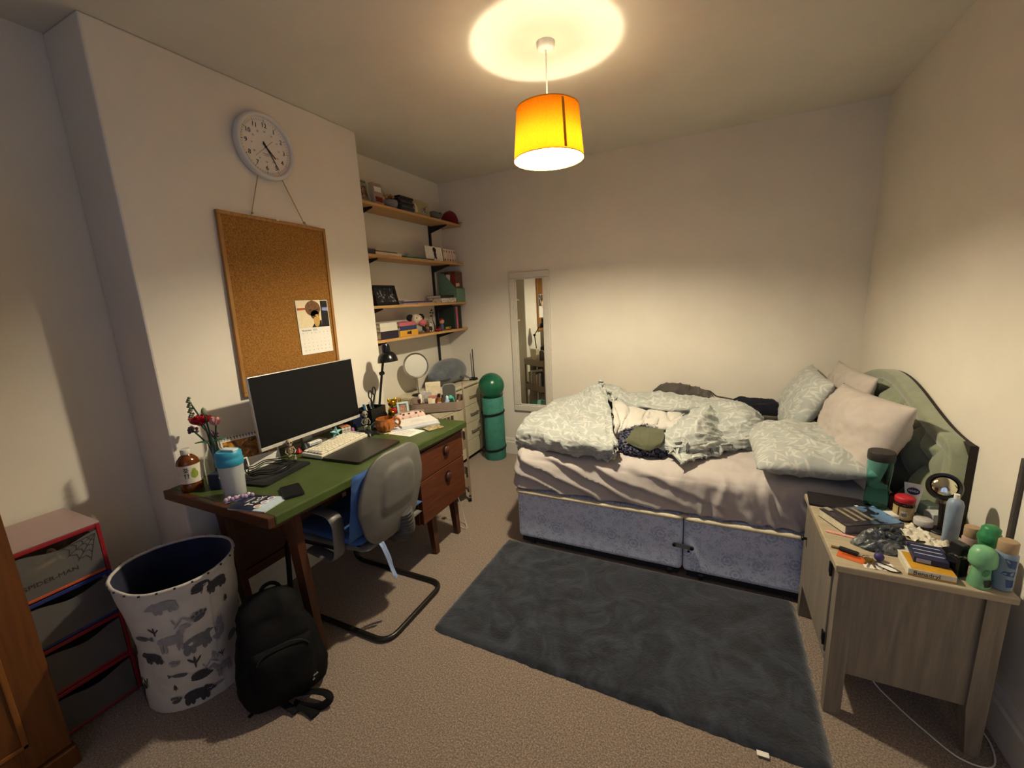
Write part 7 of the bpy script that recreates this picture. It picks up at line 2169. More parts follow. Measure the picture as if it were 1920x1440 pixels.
upright('folder', 'slim pink folder between the dark binders on the lowest shelf', -0.165, -0.135, S4, 0.205, 0.17, mat('#b05068', 0.5), 'folder')
upright('ring_binder', 'black ring binder at the end of the lowest shelf', -0.130, -0.075, S4, 0.212, 0.17, mat('#131316', 0.5), 'binder')

# --- second shelf from the bottom
frame_stand('photo_frame', 'black photo frame with dark snapshot on the second shelf', (0.165, (SY(706, 550, .165) + SY(744, 550, .165)) / 2, S3), 0.0, 0.235, 0.150, mat('#0f0f12', 0.4), P_DARK, 0.22, 0.022)
frame_stand('photo_frame', 'small clear photo frame behind the black one on the second shelf', (0.075, SY(703, 550, .1) + 0.02, S3), 0.0, 0.10, 0.14, mat('#6d6a66', 0.3, 0.4), P_PEOPLE, 0.15, 0.010)
nby = (SY(750, 560) + SY(815, 560)) / 2; nbw = abs(SY(815, 560) - SY(750, 560))
book('notebook', 'lilac notebook lying at the bottom of the second shelf stack', (0.135, nby, S3), (0.15, nbw * 0.92, 0.010), '#9a8aa0', 0.02, cat='notebook')
book('notebook', 'dark purple notebook on top of the lilac one', (0.130, nby - 0.01, S3 + 0.0105), (0.14, nbw * 0.85, 0.012), '#43304a', -0.03, cat='notebook')
book('notebook', 'grey notebook on top of the purple one', (0.130, nby - 0.05, S3 + 0.023), (0.13, nbw * 0.60, 0.008), '#a8a096', 0.05, cat='notebook')
rl_ = thing('ruler', 'wooden ruler lying along the front of the second shelf', 'ruler', (0.215, (SY(775, 565) + SY(825, 565)) / 2, S3))
MB().bx((-0.010, -0.16, 0), (0.010, 0.16, 0.004)).build('blade', mat('#c9a45c', 0.6), rl_)
MB().bx((-0.010, 0.10, 0.004), (0.010, 0.16, 0.0045)).build('orange_end', mat('#b8602c', 0.6), rl_)
t = NT('speckled_terrazzo'); v = t.coord()
t.base(t.ramp(t.noise(v, 90, 2, 0.8), [(0.52, '#d8d2c4'), (0.60, '#7a6f62')])); M_TERR = t.set(0.6)
yA_, yB_ = SY(826, 560), -0.160
bxw = abs(yB_ - yA_)
b1 = thing('keepsake_box', 'white speckled box on the second shelf', 'box', (0.140, (yA_ + yB_) / 2, S3)); 
MB().bx((-0.075, -bxw / 2, 0), (0.075, bxw / 2, 0.040), bev=0.002).build('body', M_TERR, b1)
MB().bx((-0.076, -bxw / 2 - 0.001, 0.028), (0.076, bxw / 2 + 0.001, 0.041), bev=0.002).build('lid', M_TERR, b1)
book('sketchbook', 'black sketchbook lying on the speckled box', (0.135, (yA_ + yB_) / 2 - 0.02, S3 + 0.0415), (0.155, bxw * 0.86, 0.024), '#1c1b1f', -0.04)
# magazine file
mf = thing('magazine_file', 'green card magazine file full of papers on the second shelf', 'magazine file', (0.12, -0.0775, S3))
M_MFG = mat('#6d8f7a', 0.6, name='sage_green_card', grain=0.15, gscale=60)
XZ = Matrix(((1, 0, 0, 0), (0, 0, -1, 0), (0, 1, 0, 0), (0, 0, 0, 1)))
poly = [(-0.098, 0), (0.100, 0), (0.100, 0.125), (0.092, 0.125), (-0.035, 0.270), (-0.098, 0.270)]
for y_ in (-0.070, 0.073):
    MB().prism(poly, 0.003, Matrix.Translation((0, y_, 0)) @ XZ).build('side_panel', M_MFG, mf)
MB().bx((-0.0985, -0.070, 0), (-0.0955, 0.070, 0.270)).build('back_panel', mat('#a9b8a2', 0.6), mf)
MB().bx((0.0975, -0.070, 0.0), (0.1005, 0.070, 0.125)).build('front_lip', M_MFG, mf)
MB().bx((-0.095, -0.070, 0), (0.097, 0.070, 0.003)).build('base', M_MFG, mf)
bg = thing('gift_bag', 'dark brown and red gift bag stuffed in the magazine file', 'gift bag', (0.125, -0.0765, S3 + 0.004))
MB().box((0, 0, 0.140), (0.165, 0.125, 0.272), rot=(0, 0.0, 0), bev=0.006).build('bag', photo_mat('brown_festive_print', [(0.35, '#24140f'), (0.55, '#6b4432'), (0.7, '#5a1216')], 18), bg)
MB().box((0.0, -0.0635, 0.20), (0.045, 0.001, 0.10), rot=(0, 0.1, 0)).build('white_tag', M_PAPER, bg)
MB().box((0.055, -0.0635, 0.19), (0.035, 0.001, 0.13), rot=(0, 0.1, 0)).build('red_band', mat('#8a1620', 0.5), bg)
MB().box((0.0835, -0.03, 0.155), (0.001, 0.06, 0.03), rot=(0.15, 0, 0)).build('pink_ticket', mat('#d0b0a8', 0.6), bg)

# --- third shelf
b_ = box_thing('dark_case', 'dark grey case at the chimney end of the third shelf', (0.12, SY(699, 470) - 0.01, S2), (0.15, 0.09, 0.040), mat('#2a2b31', 0.5), 0.0)
book('book', 'large white book lying flat on the third shelf', (0.115, (SY(704, 475) + SY(752, 478)) / 2, S2), (0.18, abs(SY(752, 478) - SY(704, 475)), 0.022), '#d5cbb6', 0.0)
book('book', 'brown book lying on the large white book', (0.105, (SY(704, 475) + SY(752, 478)) / 2 - 0.01, S2 + 0.0225), (0.15, 0.27, 0.012), '#6a4a38', 0.03)
book('magazine', 'teal magazine lying on the third shelf', (0.115, (SY(754, 480) + SY(814, 485)) / 2, S2), (0.17, abs(SY(814, 485) - SY(754, 480)), 0.012), '#1f5a60', 0.0, cat='magazine')
book('magazine', 'pale green magazine on top of the teal one', (0.110, (SY(754, 480) + SY(814, 485)) / 2, S2 + 0.0125), (0.16, 0.30, 0.010), '#6d9c8c', 0.06, cat='magazine')
def card(label, ya_, yb_, z, h, front, x=0.19, deco=None, lean=0.12):
    w_ = abs(yb_ - ya_)
    c_ = thing('greeting_card', label, 'card', (x, (ya_ + yb_) / 2, z))
    L_ = Matrix.Rotation(-lean, 4, 'Y') @ HM
    MB().bx((-w_ / 2, 0, 0), (w_ / 2, h, 0.001), M=L_).build('front', front, c_)
    MB().add([L_ @ Vector((-w_ / 2, 0.0, 0)), L_ @ Vector((-w_ / 2, h, 0)), Vector((-0.06, w_ / 2 * 0.6 - w_ / 2 - 0.02, h)), Vector((-0.05, w_ / 2 * 0.6 - w_ / 2 - 0.02, 0.001))], [(0, 1, 2, 3)], None, False).build('back_leaf', M_PAPER, c_)
    if deco: deco(c_, L_, w_, h)
    return c_
M_DOGB = mat('#2a2320', 0.7, grain=0.3)
def dogdeco(c_, L_, w_, h):
    for nm, polys in (('dog_head_print', [ell(0.01, 0.095, 0.020, 0.022), ell(-0.006, 0.090, 0.008, 0.018, r=0.3), ell(0.028, 0.090, 0.008, 0.018, r=-0.3)]), ('dog_body_print', [ell(0.012, 0.058, 0.020, 0.028), ell(0.002, 0.030, 0.008, 0.014), ell(0.024, 0.028, 0.008, 0.014)])):
        mb = MB()
        for p in polys: mb.prism(p, 0.0004, L_ @ TR((0, 0, 0.001)))
        mb.build(nm, M_DOGB, c_)
ya_, yb_ = SY(801, 475), SY(832, 475)
card('white greeting card with a black dog on the third shelf', ya_, yb_, S2, 0.122, M_PAPER, deco=dogdeco)
ya_, yb_ = SY(834, 475), SY(857, 475)
def pinkdeco(c_, L_, w_, h):
    random.seed(6)
    for k in range(5):
        for j in range(2):
            p = ell(-w_ / 2 + 0.02 + k * (w_ - 0.04) / 4, 0.022 + j * (h - 0.044), 0.009, 0.013, 10)
            MB().prism(p, 0.0004, L_ @ TR((0, 0, 0.001))).build('bouquet_print', mat(['#8a4a44', '#a86a60', '#6d3a3a'][(k + j) % 3], 0.7), c_)
    for j in range(3):
        MB().bx((-w_ * 0.3, h * 0.40 + j * 0.012, 0.001), (w_ * 0.3, h * 0.40 + 0.003 + j * 0.012, 0.0014), M=L_).build('greeting_line', mat('#b08a82', 0.7), c_)
card('pale greeting card with pink bouquets beside the dog card', ya_, yb_, S2, 0.118, mat('#d3c6b8', 0.7), deco=pinkdeco)

# --- top shelf
frame_stand('photo_frame', 'grey wooden photo frame at the chimney end of the top shelf', (0.175, -1.20, S1), 0.05, 0.19, 0.14, mat('#8d8a7a', 0.5), photo_mat('group_snapshot_print', [(0.3, '#201812'), (0.5, '#6b4c3a'), (0.62, '#b59a80'), (0.75, '#3a2c22')], 35), 0.25, 0.022)
b_ = card('tall pinkish card with red lettering on the top shelf', SY(709, 360), SY(726, 360), S1, 0.165, mat('#a08a78', 0.6), x=0.165)
for zz2, c_ in ((0.12, M_PAPER), (0.05, mat('#7a1818', 0.6))):
    MB().box((0.002 + 0.12 * 0.0 - zz2 * 0.12 + 0.0008, 0, zz2), (0.002, 0.07, 0.035), rot=(0, -0.12, 0)).build('printed_patch', c_, b_)
b_ = card('plain grey card leaning behind the tall pinkish card', SY(694, 360), SY(709, 360), S1, 0.175, mat('#7d7566', 0.6), x=0.11)
pot_ = thing('plant_pot', 'small grey pot of dried orange flowers on the top shelf', 'plant pot', (0.165, SY(738, 376), S1))
lathe_part([(0, 0.001), (0.036, 0.001), (0.052, 0.02), (0.058, 0.042), (0.054, 0.060), (0.050, 0.058), (0.050, 0.045), (0, 0.04)], 'pot', mat('#7a7a7c', 0.5, name='grey_ceramic'), pot_)
random.seed(5)
for k in range(14):
    a, rr = random.uniform(0, 6.28), random.uniform(0.005, 0.040)
    p = (rr * cos(a), rr * sin(a), 0.070 + random.uniform(0, 0.03))
    MB().lathe([(0, -0.012), (0.012, 0.0), (0.009, 0.008), (0, 0.010)], 8, TR(p, (random.uniform(-.6, .6), random.uniform(-.6, .6), 0))).build('dried_flower', mat(['#b5793a', '#c9a06a', '#8a5a30'][k % 3], 0.8), pot_)
    MB().tube([(p[0] * 0.7, p[1] * 0.7, 0.04), p], 0.0012, 4).build('stalk', mat('#6a5a38', 0.8), pot_)
ya_, yb_ = SY(746, 380), SY(774, 388)
wst = abs(yb_ - ya_)
for k in range(6):
    c_ = ['#1d2530', '#2c3a44', '#17171c', '#232630', '#14141a', '#0e0e12'][k]
    w2 = [0, 0.006, -0.004, 0.004, -0.006, 0][k]
    b_ = box_thing('game_case', ['slate', 'blue grey', 'black', 'ink blue', 'jet', 'topmost black'][k] + ' flat case in the stack on the top shelf', (0.155 + w2, (ya_ + yb_) / 2 + w2, S1 + k * 0.0182), (0.12, wst * 0.93, 0.0165), mat(c_, 0.35), w2 * 4, cat='case', lidm=mat('#8a8c90', 0.5))
ya_, yb_ = SY(776, 392), SY(808, 400)
def dogs(c_, L_, w_, h):
    for nm, polys, m2 in (('dog_print', [ell(-w_ * 0.28, 0.045, 0.020, 0.028), ell(-w_ * 0.30, 0.075, 0.014, 0.014)], mat('#d8c8b0', 0.6)), ('zebra_print', [ell(w_ * 0.18, 0.042, 0.040, 0.032), ell(w_ * 0.30, 0.070, 0.016, 0.016)], photo_mat('stripe_print', [(0.45, '#2c2c2c'), (0.55, '#b8b0a0')], 60))):
        mb = MB()
        for p in polys: mb.prism(p, 0.0004, L_ @ TR((0, 0, 0.001)))
        mb.build(nm, m2, c_)
    MB().prism(ell(-w_ * 0.36, 0.060, 0.007, 0.007), 0.0008, L_ @ TR((0, 0, 0.0012))).build('nose_print', mat('#5a2c1c', 0.6), c_)
card('greeting card with animals on the top shelf', ya_, yb_, S1, 0.118, mat('#a89878', 0.7), deco=dogs)
card('narrow brown card leaning behind the grey felt toy', SY(806, 400), SY(814, 402), S1, 0.110, mat('#6a3c30', 0.7), x=0.10)
ft = thing('felt_mouse', 'grey felt mouse toy on the top shelf', 'soft toy', (0.170, SY(820, 404), S1), -0.2)
M_FELT = fabric('#6f6c66', '#625f58', 260)
MB().sphere((0, 0, 0.036), (0.045, 0.072, 0.036), 18, 12).build('body', M_FELT, ft)
MB().sphere((0.030, 0.045, 0.045), (0.018, 0.020, 0.020), 12, 8).build('snout', M_FELT, ft)
for (x_, y_, z_) in ((0.043, 0.052, 0.05), (0.043, 0.020, 0.052)):
    MB().sphere((x_, y_, z_), 0.005, 8, 6).build('eye', M_BLACK, ft)
MB().tube(catmull([(0.0, 0.07, 0.012), (0.02, 0.11, 0.008), (0.045, 0.13, 0.008)], 5), 0.004, 6).build('tail', M_DARK, ft)
cp_ = thing('baseball_cap', 'faded red cap standing at the end of the top shelf', 'cap', (0.115, SY(844, 408, 0.115), S1), 0.0)
M_CAP = fabric('#7d1f28', '#6d1a24', 300, name='red_cap_cotton')
def capf(a, b):
    th_, ph_ = pi * a, (pi / 2) * b
    return (0.085 * cos(pi * 2 * a) * cos(ph_), 0.115 * sin(pi * 2 * a) * cos(ph_), 0.004 + 0.128 * sin(ph_))
MB().grid(capf, 36, 14).build('crown', M_CAP, cp_)
def brim(a, b):
    an = -0.9 + 1.8 * a
    r = 0.085 + 0.055 * b
    return (r * cos(an) * 0.95, r * sin(an) * 1.1, 0.010 - 0.008 * b + 0.010 * cos(an * 1.3))
MB().grid(brim, 20, 6).build('brim', M_CAP, cp_)
MB().sphere((0, 0, 0.133), 0.006, 8, 6).build('button', M_CAP, cp_)

# ================================================================== on the bedside cabinet
def NT_(x, y, z=0.0):
    return (x, y, NZ + z)
M_BOOKD = mat('#17161c', 0.45, name='black_cover')
tb = thing('tablet_case', 'black tablet folio with a small white sticker at the bed end of the cabinet', 'tablet', NT_(2.893, -1.512), radians(-6))
MB().prism(rrect(0.190, 0.125, 0.008), 0.010, TR((0, 0, 0.0006))).build('folio', mat('#1b171c', 0.6, name='folio_leatherette'), tb)
MB().box((0.070, -0.020, 0.011), (0.012, 0.024, 0.0008), (0, 0, 0.5)).build('sticker', M_PAPER, tb)
bk2 = book('diary', 'thin dark brown diary beside the water bottle', NT_(2.995, -1.535) if False else NT_(2.985, -1.485, 0.0107), (0.07, 0.085, 0.010), '#2a1d1c', radians(80), cat='diary') if False else None
bkk = thing('novel', 'thick paperback novel with dark blue cover on the cabinet', 'book', NT_(2.935, -1.668), radians(26))
BWd, BLn, BTh = 0.215, 0.135, 0.034
MB().box((0, 0, BTh / 2), (BWd - 0.004, BLn - 0.004, BTh - 0.004)).build('pages', mat('#d6ccb0', 0.85), bkk)
t = NT('novel_cover_print'); v = t.coord()
f = t.noise(v, 18, 4, 0.6, 1.2)
c = t.ramp(f, [(0.35, '#141019'), (0.55, '#2a2430'), (0.72, '#5a5048')])
sx_ = t.n('ShaderNodeSeparateXYZ'); t.l(v, sx_.inputs[0])
c = t.mix(t.math('MULTIPLY', t.math('ADD', t.math('MULTIPLY', sx_.outputs[0], 9.0), 0.1, clamp=True), t.math('GREATER_THAN', f, 0.5), clamp=True), c, '#6a92b8')
t.base(c); M_NOV = t.set(0.3)
MB().box((0, 0, BTh - 0.001), (BWd, BLn, 0.002)).build('cover', M_NOV, bkk)
MB().box((0, 0, 0.001), (BWd, BLn, 0.002)).build('cover', M_NOV, bkk)
MB().box((0, -BLn / 2 + 0.001, BTh / 2), (BWd, 0.002, BTh)).build('spine', mat('#6d6a78', 0.4, name='grey_spine', grain=0.2), bkk)
for k in range(3):
    MB().box((-0.045 + 0.03 * k, 0.01, BTh + 0.0004), (0.012, 0.095, 0.0008), (0, 0, 0.05)).build('title_block', mat('#8a7d62', 0.4), bkk)
MB().box((-0.080, BLn / 2 - 0.01, BTh + 0.0015), (0.020, 0.030, 0.001), (0, 0, 0.1)).build('page_marker', mat('#8f8a80', 0.6), bkk)
eb = thing('earbud_case', 'white rounded earbud case beside the novel', 'earbud case', NT_(3.048, -1.585), radians(20))
MB().box((0, 0, 0.013), (0.060, 0.045, 0.023), bev=0.010, seg=4).build('shell', M_WHITE, eb)
MB().box((0, 0, 0.0165), (0.0604, 0.0454, 0.0008), bev=0.0002).build('seam', M_GREYINK, eb)
rl2 = thing('ruler', 'pale pink ruler lying in front of the novel', 'ruler', NT_(2.862, -1.785), radians(-14))
MB().box((0, 0, 0.0016), (0.105, 0.016, 0.003)).build('blade', mat('#d69a8c', 0.6, name='pink_plastic'), rl2)
for k in range(10):
    MB().box((-0.045 + k * 0.010, -0.005, 0.0033), (0.0008, 0.005, 0.0004)).build('mark', mat('#9a5a50', 0.7), rl2)
# crumpled bag / scrunchie
t = NT('crumpled_grey_film'); v = t.coord()
t.base(t.ramp(t.noise(v, 35, 4, 0.6, 2), [(0.35, '#1c2026'), (0.5, '#4a4f52'), (0.7, '#9a9c92')])); M_FILM = t.set(0.35)
random.seed(8)
def crump(cx_, cy_, rx, ry, hz, seed):
    def fn(a, b):
        th_ = 2 * pi * a; ph_ = pi / 2 * b
        k_ = 1 + 0.30 * noise.noise(Vector((cos(th_) * 1.3 + seed, sin(th_) * 1.3, b)))
        r = cos(ph_) * k_
        q_ = noise.noise(Vector((cos(th_) * r * 2.0 + seed, sin(th_) * r * 2.0, 2))) * 1.5
        fold = (1 - abs(noise.noise(Vector((cos(th_) * r * 2.6, sin(th_) * r * 2.6, seed)))) * 2.2) 
        z = hz * (sin(ph_) * (0.75 + 0.5 * q_) + 0.35 * max(0, fold) * min(1, sin(ph_) * 2))
        return (cx_ + rx * r * cos(th_), cy_ + ry * r * sin(th_), max(0.0006, z))
    return fn
cr = thing('crumpled_wrapper', 'crumpled dark grey plastic wrapper in the middle of the cabinet', 'wrapper', NT_(2.948, -1.830))
MB().grid(crump(0, 0, 0.070, 0.050, 0.045, 2.0), 48, 16).build('film', M_FILM, cr)
ts = thing('hair_scrunchie', 'charcoal satin scrunchie lying on the crumpled wrapper', 'scrunchie', NT_(2.985, -1.790, 0.026), 0.3)
MB().tube([((0.030 + 0.004 * sin(9 * a)) * cos(a), (0.030 + 0.004 * sin(9 * a)) * sin(a), 0.012 + 0.006 * sin(2 * a)) for a in [2 * pi * i / 48 for i in range(48)]], [0.010 + 0.003 * sin(i * 1.9) for i in range(48)], 8, closed=True).build('ruffle', mat('#3a3f42', 0.35, name='charcoal_satin', grain=0.3), ts)
def tissue(label, loc, seed, rz, w_=0.07, l_=0.09):
    o = thing('paper_tissue', label, 'tissue', loc, rz)
    def fn(a, b):
        return (w_ * (a - 0.5) + 0.006 * fbm(b * 4, a * 4, seed), l_ * (b - 0.5), 0.004 + 0.022 * abs(fbm(a * 2.5 + seed, b * 2.5, seed)) + 0.006 * a)
    s_ = MB().grid(fn, 20, 24).build('sheet', mat('#ddd6c2', 0.9, name='tissue_paper', grain=0.04), o)
    so = s_.modifiers.new('thickness', 'SOLIDIFY'); so.thickness = 0.001
    return o
tissue('crumpled cream tissue nearest the amber jar', NT_(3.085, -1.700), 1.0, 0.4)
tissue('crumpled cream tissue beside the pale blue tube', NT_(3.125, -1.760), 4.0, -0.3, 0.06, 0.08)
pnb = thing('ballpoint_pen', 'black pen lying below the tissues', 'pen', NT_(3.085, -1.775, 0.0), radians(-22))
MB().cyl((-0.05, 0, 0.0055), (0.045, 0, 0.0055), 0.005, n=10).build('barrel', M_BLACK, pnb)
MB().cyl((0.045, 0, 0.0055), (0.062, 0, 0.0055), 0.005, 0.001, n=10).build('tip', M_CHROME, pnb)
# keys
kx = thing('key_bunch', 'bunch of brass keys with black fob at the front of the cabinet', 'keys', NT_(2.890, -1.925), radians(-12))
MB().box((-0.045, 0.010, 0.008), (0.055, 0.020, 0.010), (0, 0, -0.25), bev=0.004).build('fob', M_BLACK, kx)
MB().tube([(0.005 + 0.014 * cos(a), 0.0 + 0.014 * sin(a), 0.005) for a in [2 * pi * i / 20 for i in range(20)]], 0.0014, 6, closed=True).build('ring', M_CHROME, kx)
M_BRASS = mat('#8a6f3a', 0.35, 0.85, name='worn_brass')
for k, a in enumerate((-0.9, -1.3, -1.8)):
    M_ = TR((0.008, -0.004, 0.0035 + 0.003 * k), (0, 0, a))
    MB().prism(ell(0.014, 0, 0.012, 0.011), 0.002, M_).prism([(0.024, -0.003), (0.052, -0.003), (0.052, 0.001), (0.048, 0.004), (0.044, 0.001), (0.040, 0.004), (0.036, 0.001), (0.030, 0.003), (0.024, 0.003)], 0.002, M_).build('key', M_BRASS if k else M_CHROME, kx)
MB().sphere((0.034, 0.010, 0.014), 0.014, 14, 10).build('pompom', mat('#3a2f6a', 0.6, name='violet_felt'), kx)
MB().tube(catmull([(0.02, -0.005, 0.003), (0.06, -0.014, 0.003), (0.085, -0.035, 0.003), (0.06, -0.045, 0.003), (0.03, -0.03, 0.003)], 6), 0.0018, 6).build('cord', M_BLACK, kx)
stp = single(MB().cyl((-0.035, 0, 0.0045), (0.035, 0, 0.0045), 0.0042, n=10).cyl((0.035, 0, 0.0045), (0.042, 0, 0.0045), 0.0042, 0.002, n=10), 'wooden_stick', mat('#8d6a3c', 0.7), 'short wooden stick beside the black key fob', 'stick', loc=NT_(2.838, -1.893), rz=radians(-12))
oc = thing('gift_card', 'orange plastic card under the keys', 'card', NT_(2.850, -1.932), radians(-20))
MB().prism(rrect(0.075, 0.045, 0.004), 0.001, TR((0, 0, 0.0004))).build('card', mat('#c8602a', 0.5, name='orange_card'), oc)
MB().box((0.0, 0.006, 0.0016), (0.05, 0.008, 0.0004)).build('stripe', mat('#a04018', 0.5), oc)
wc = thing('receipt', 'white slip of paper under the brass keys', 'paper', NT_(2.915, -1.958), radians(4))
MB().box((0, 0, 0.0009), (0.085, 0.045, 0.0006)).build('slip', M_PAPER, wc)
MB().box((0, 0.01, 0.0013), (0.06, 0.002, 0.0003)).build('printed_line', M_GREYINK, wc)
# medicine boxes
yb_ = thing('medicine_box', 'yellow and white medicine box near the front edge of the cabinet', 'box', NT_(3.042, -1.905), radians(-3))
MB().box((0, 0, 0.011), (0.112, 0.150, 0.022), bev=0.001).build('carton', mat('#d8d2bc', 0.5, name='white_carton'), yb_)
MB().box((0.004, -0.022, 0.0222), (0.104, 0.102, 0.0006)).build('yellow_panel', mat('#c9962c', 0.5, name='amber_print'), yb_)
text('Benadryl', 0.018, mat('#3a3a44', 0.6, grain=0), yb_, TR((-0.012, -0.0755, 0.011), (pi / 2, 0, 0)), 'lettering')
MB().box((0.0, -0.0753, 0.0035), (0.112, 0.0006, 0.004)).build('yellow_strip', mat('#c9962c', 0.5, name='amber_print'), yb_)
nb_ = thing('tablet_packet', 'navy blue tablet packet lying on the yellow medicine box', 'box', NT_(3.055, -1.890, 0.0226), radians(-8))
MB().box((0, 0, 0.010), (0.082, 0.098, 0.019), bev=0.001).build('carton', mat('#1c2148', 0.45, name='navy_carton'), nb_)
for k in range(3):
    MB().box((0.0, -0.02 + 0.025 * k, 0.0198), (0.070, 0.004, 0.0005)).build('silver_line', mat('#b9bcc8', 0.4), nb_)
MB().box((-0.018, -0.0493, 0.010), (0.034, 0.0006, 0.013)).build('address_panel', mat('#9fa4b8', 0.5), nb_)
tbx = thing('plastic_tube', 'grey translucent tube lying behind the navy packet', 'tube', NT_(3.075, -1.815), radians(-8))
MB().cyl((-0.06, 0, 0.0145), (0.06, 0, 0.0145), 0.014, n=18).build('tube_body', mat('#55525c', 0.4, name='smoke_plastic', grain=0.2), tbx)
MB().cyl((0.06, 0, 0.0145), (0.068, 0, 0.0145), 0.012, n=18).build('cap', mat('#3a3840', 0.4), tbx)
# black perfume
bp_ = thing('perfume_bottle', 'black square perfume bottle beside the mint deodorant', 'perfume', NT_(3.112, -1.925), radians(30))
MB().box((0, 0, 0.033), (0.038, 0.038, 0.064), bev=0.004).build('flacon', mat('#0d0d10', 0.15, name='black_glass'), bp_)
MB().cyl((0, 0, 0.065), (0, 0, 0.072), 0.012, n=16).build('collar', M_CHROME, bp_)
MB().box((0, 0, 0.090), (0.032, 0.032, 0.036), bev=0.003).build('cap', mat('#111114', 0.3), bp_)
single(MB().cyl((-0.03, 0, 0.022), (0.03, 0, 0.022), 0.0215, n=20).cyl((0.030, 0, 0.022), (0.034, 0, 0.022), 0.017, n=20), 'black_canister', mat('#141418', 0.45, name='black_cylinder'), 'short black cylinder lying behind the black perfume bottle', 'canister', loc=NT_(3.150, -1.825), rz=0.5)
M_MINTD = mat('#78b384', 0.35, name='mint_plastic_deodorant', grain=0.04); M_GRN = mat('#2f7d4c', 0.35, name='green_plastic_deodorant', grain=0.04)
dd_ = thing('roll_on_deodorant', 'mint green mushroom shaped deodorant at the corner of the cabinet', 'deodorant', NT_(3.148, -1.966))
lathe_part([(0, 0.001), (0.024, 0.001), (0.026, 0.006), (0.021, 0.045), (0.020, 0.072), (0, 0.073)], 'body', M_MINTD, dd_, 28)
lathe_part([(0.0, 0.068), (0.026, 0.068), (0.030, 0.073), (0.031, 0.085), (0.030, 0.105), (0.024, 0.121), (0.012, 0.128), (0, 0.129)], 'cap', M_MINTD, dd_, 28)
ad = atan2(CAM.y + 1.962, CAM.x - 3.158)
wrap_print(dd_, [[(-.012, -.012), (.006, -.014), (.010, .008), (-.014, .012)]], ad + 0.75, 0.024, 0.0262, mat('#12161a', 0.4), 'dark_label')
wrap_print(dd_, [ell(0, 0, .008, .012, r=0.5)], ad + 0.6, 0.054, 0.0226, mat('#3d8456', 0.4), 'leaf_print')
d2 = thing('roll_on_deodorant', 'darker green deodorant standing by the wall behind the mint one', 'deodorant', NT_(3.203, -1.862))
lathe_part([(0, 0.001), (0.022, 0.001), (0.024, 0.006), (0.022, 0.08), (0.026, 0.105), (0, 0.106)], 'body', M_GRN, d2, 28)
lathe_part([(0.0, 0.100), (0.027, 0.100), (0.029, 0.112), (0.025, 0.124), (0.022, 0.128), (0.022, 0.142), (0.014, 0.150), (0, 0.151)], 'cap', M_GRN, d2, 28)
M_BEIGE = mat('#a58b6a', 0.5, name='beige_cap_plastic')
s1 = thing('body_spray', 'clear blue body spray bottle with beige cap at the outer corner of the cabinet', 'spray', NT_(3.192, -1.928) if False else NT_(3.200, -1.955))
lathe_part([(0, 0.001), (0.022, 0.001), (0.025, 0.005), (0.025, 0.112), (0.020, 0.120), (0, 0.121)], 'bottle', mat('#7f93a6', 0.12, name='pale_blue_glass', grain=0.2, gscale=15), s1, 28)
wrap_print(s1, [[(-.022, .040), (.006, .044), (-.004, .018), (-.020, .014)], [(-.022, .006), (.004, .004), (.010, -.006), (-.020, -.012)], [(-.022, -.022), (-.002, -.020), (-.006, -.046), (-.022, -.044)]], atan2(CAM.y + 1.968, CAM.x - 3.196) + 0.2, 0.062, 0.0256, mat('#244a7a', 0.35, name='blue_print'), 'blue_print')
lathe_part([(0, 0.118), (0.0205, 0.118), (0.0215, 0.122), (0.0215, 0.150), (0.019, 0.153), (0, 0.153)], 'cap', M_BEIGE, s1, 28)
s2 = thing('body_spray', 'pale pink body spray bottle with beige cap against the right wall', 'spray', NT_(3.190, -1.800))
lathe_part([(0, 0.001), (0.020, 0.001), (0.022, 0.005), (0.022, 0.070), (0.018, 0.078), (0, 0.079)], 'bottle', mat('#b59a90', 0.2, name='pale_pink_glass'), s2, 24)
lathe_part([(0, 0.077), (0.0195, 0.077), (0.020, 0.081), (0.020, 0.108), (0.018, 0.111), (0, 0.111)], 'cap', M_BEIGE, s2, 24)
# pale blue tube standing
tbz = thing('lotion_tube', 'tall pale blue squeezed tube standing on its tail behind the tissues', 'tube', NT_(3.172, -1.722), radians(25))
vs = []; fs = []; n = 20
prof = [(0.030, 0.006, 0.0), (0.030, 0.008, 0.004), (0.026, 0.016, 0.05), (0.023, 0.021, 0.11), (0.022, 0.022, 0.150), (0.018, 0.018, 0.163), (0.008, 0.008, 0.170)]
for (a2, b2, z2) in prof:
    for i in range(n):
        an = 2 * pi * i / n
        vs.append((a2 * cos(an), b2 * sin(an), z2))
for k in range(len(prof) - 1):
    for i in range(n):
        fs.append((k * n + i, k * n + (i + 1) % n, (k + 1) * n + (i + 1) % n, (k + 1) * n + i))
fs.append(list(range(n))[::-1])
MB().add(vs, fs).build('tube_body', mat('#8a9aab', 0.4, name='pale_blue_tube', grain=0.15, gscale=20), tbz)
MB().cyl((0, 0, 0.168), (0, 0, 0.186), 0.0075, n=14).build('nozzle', M_WHITE, tbz)
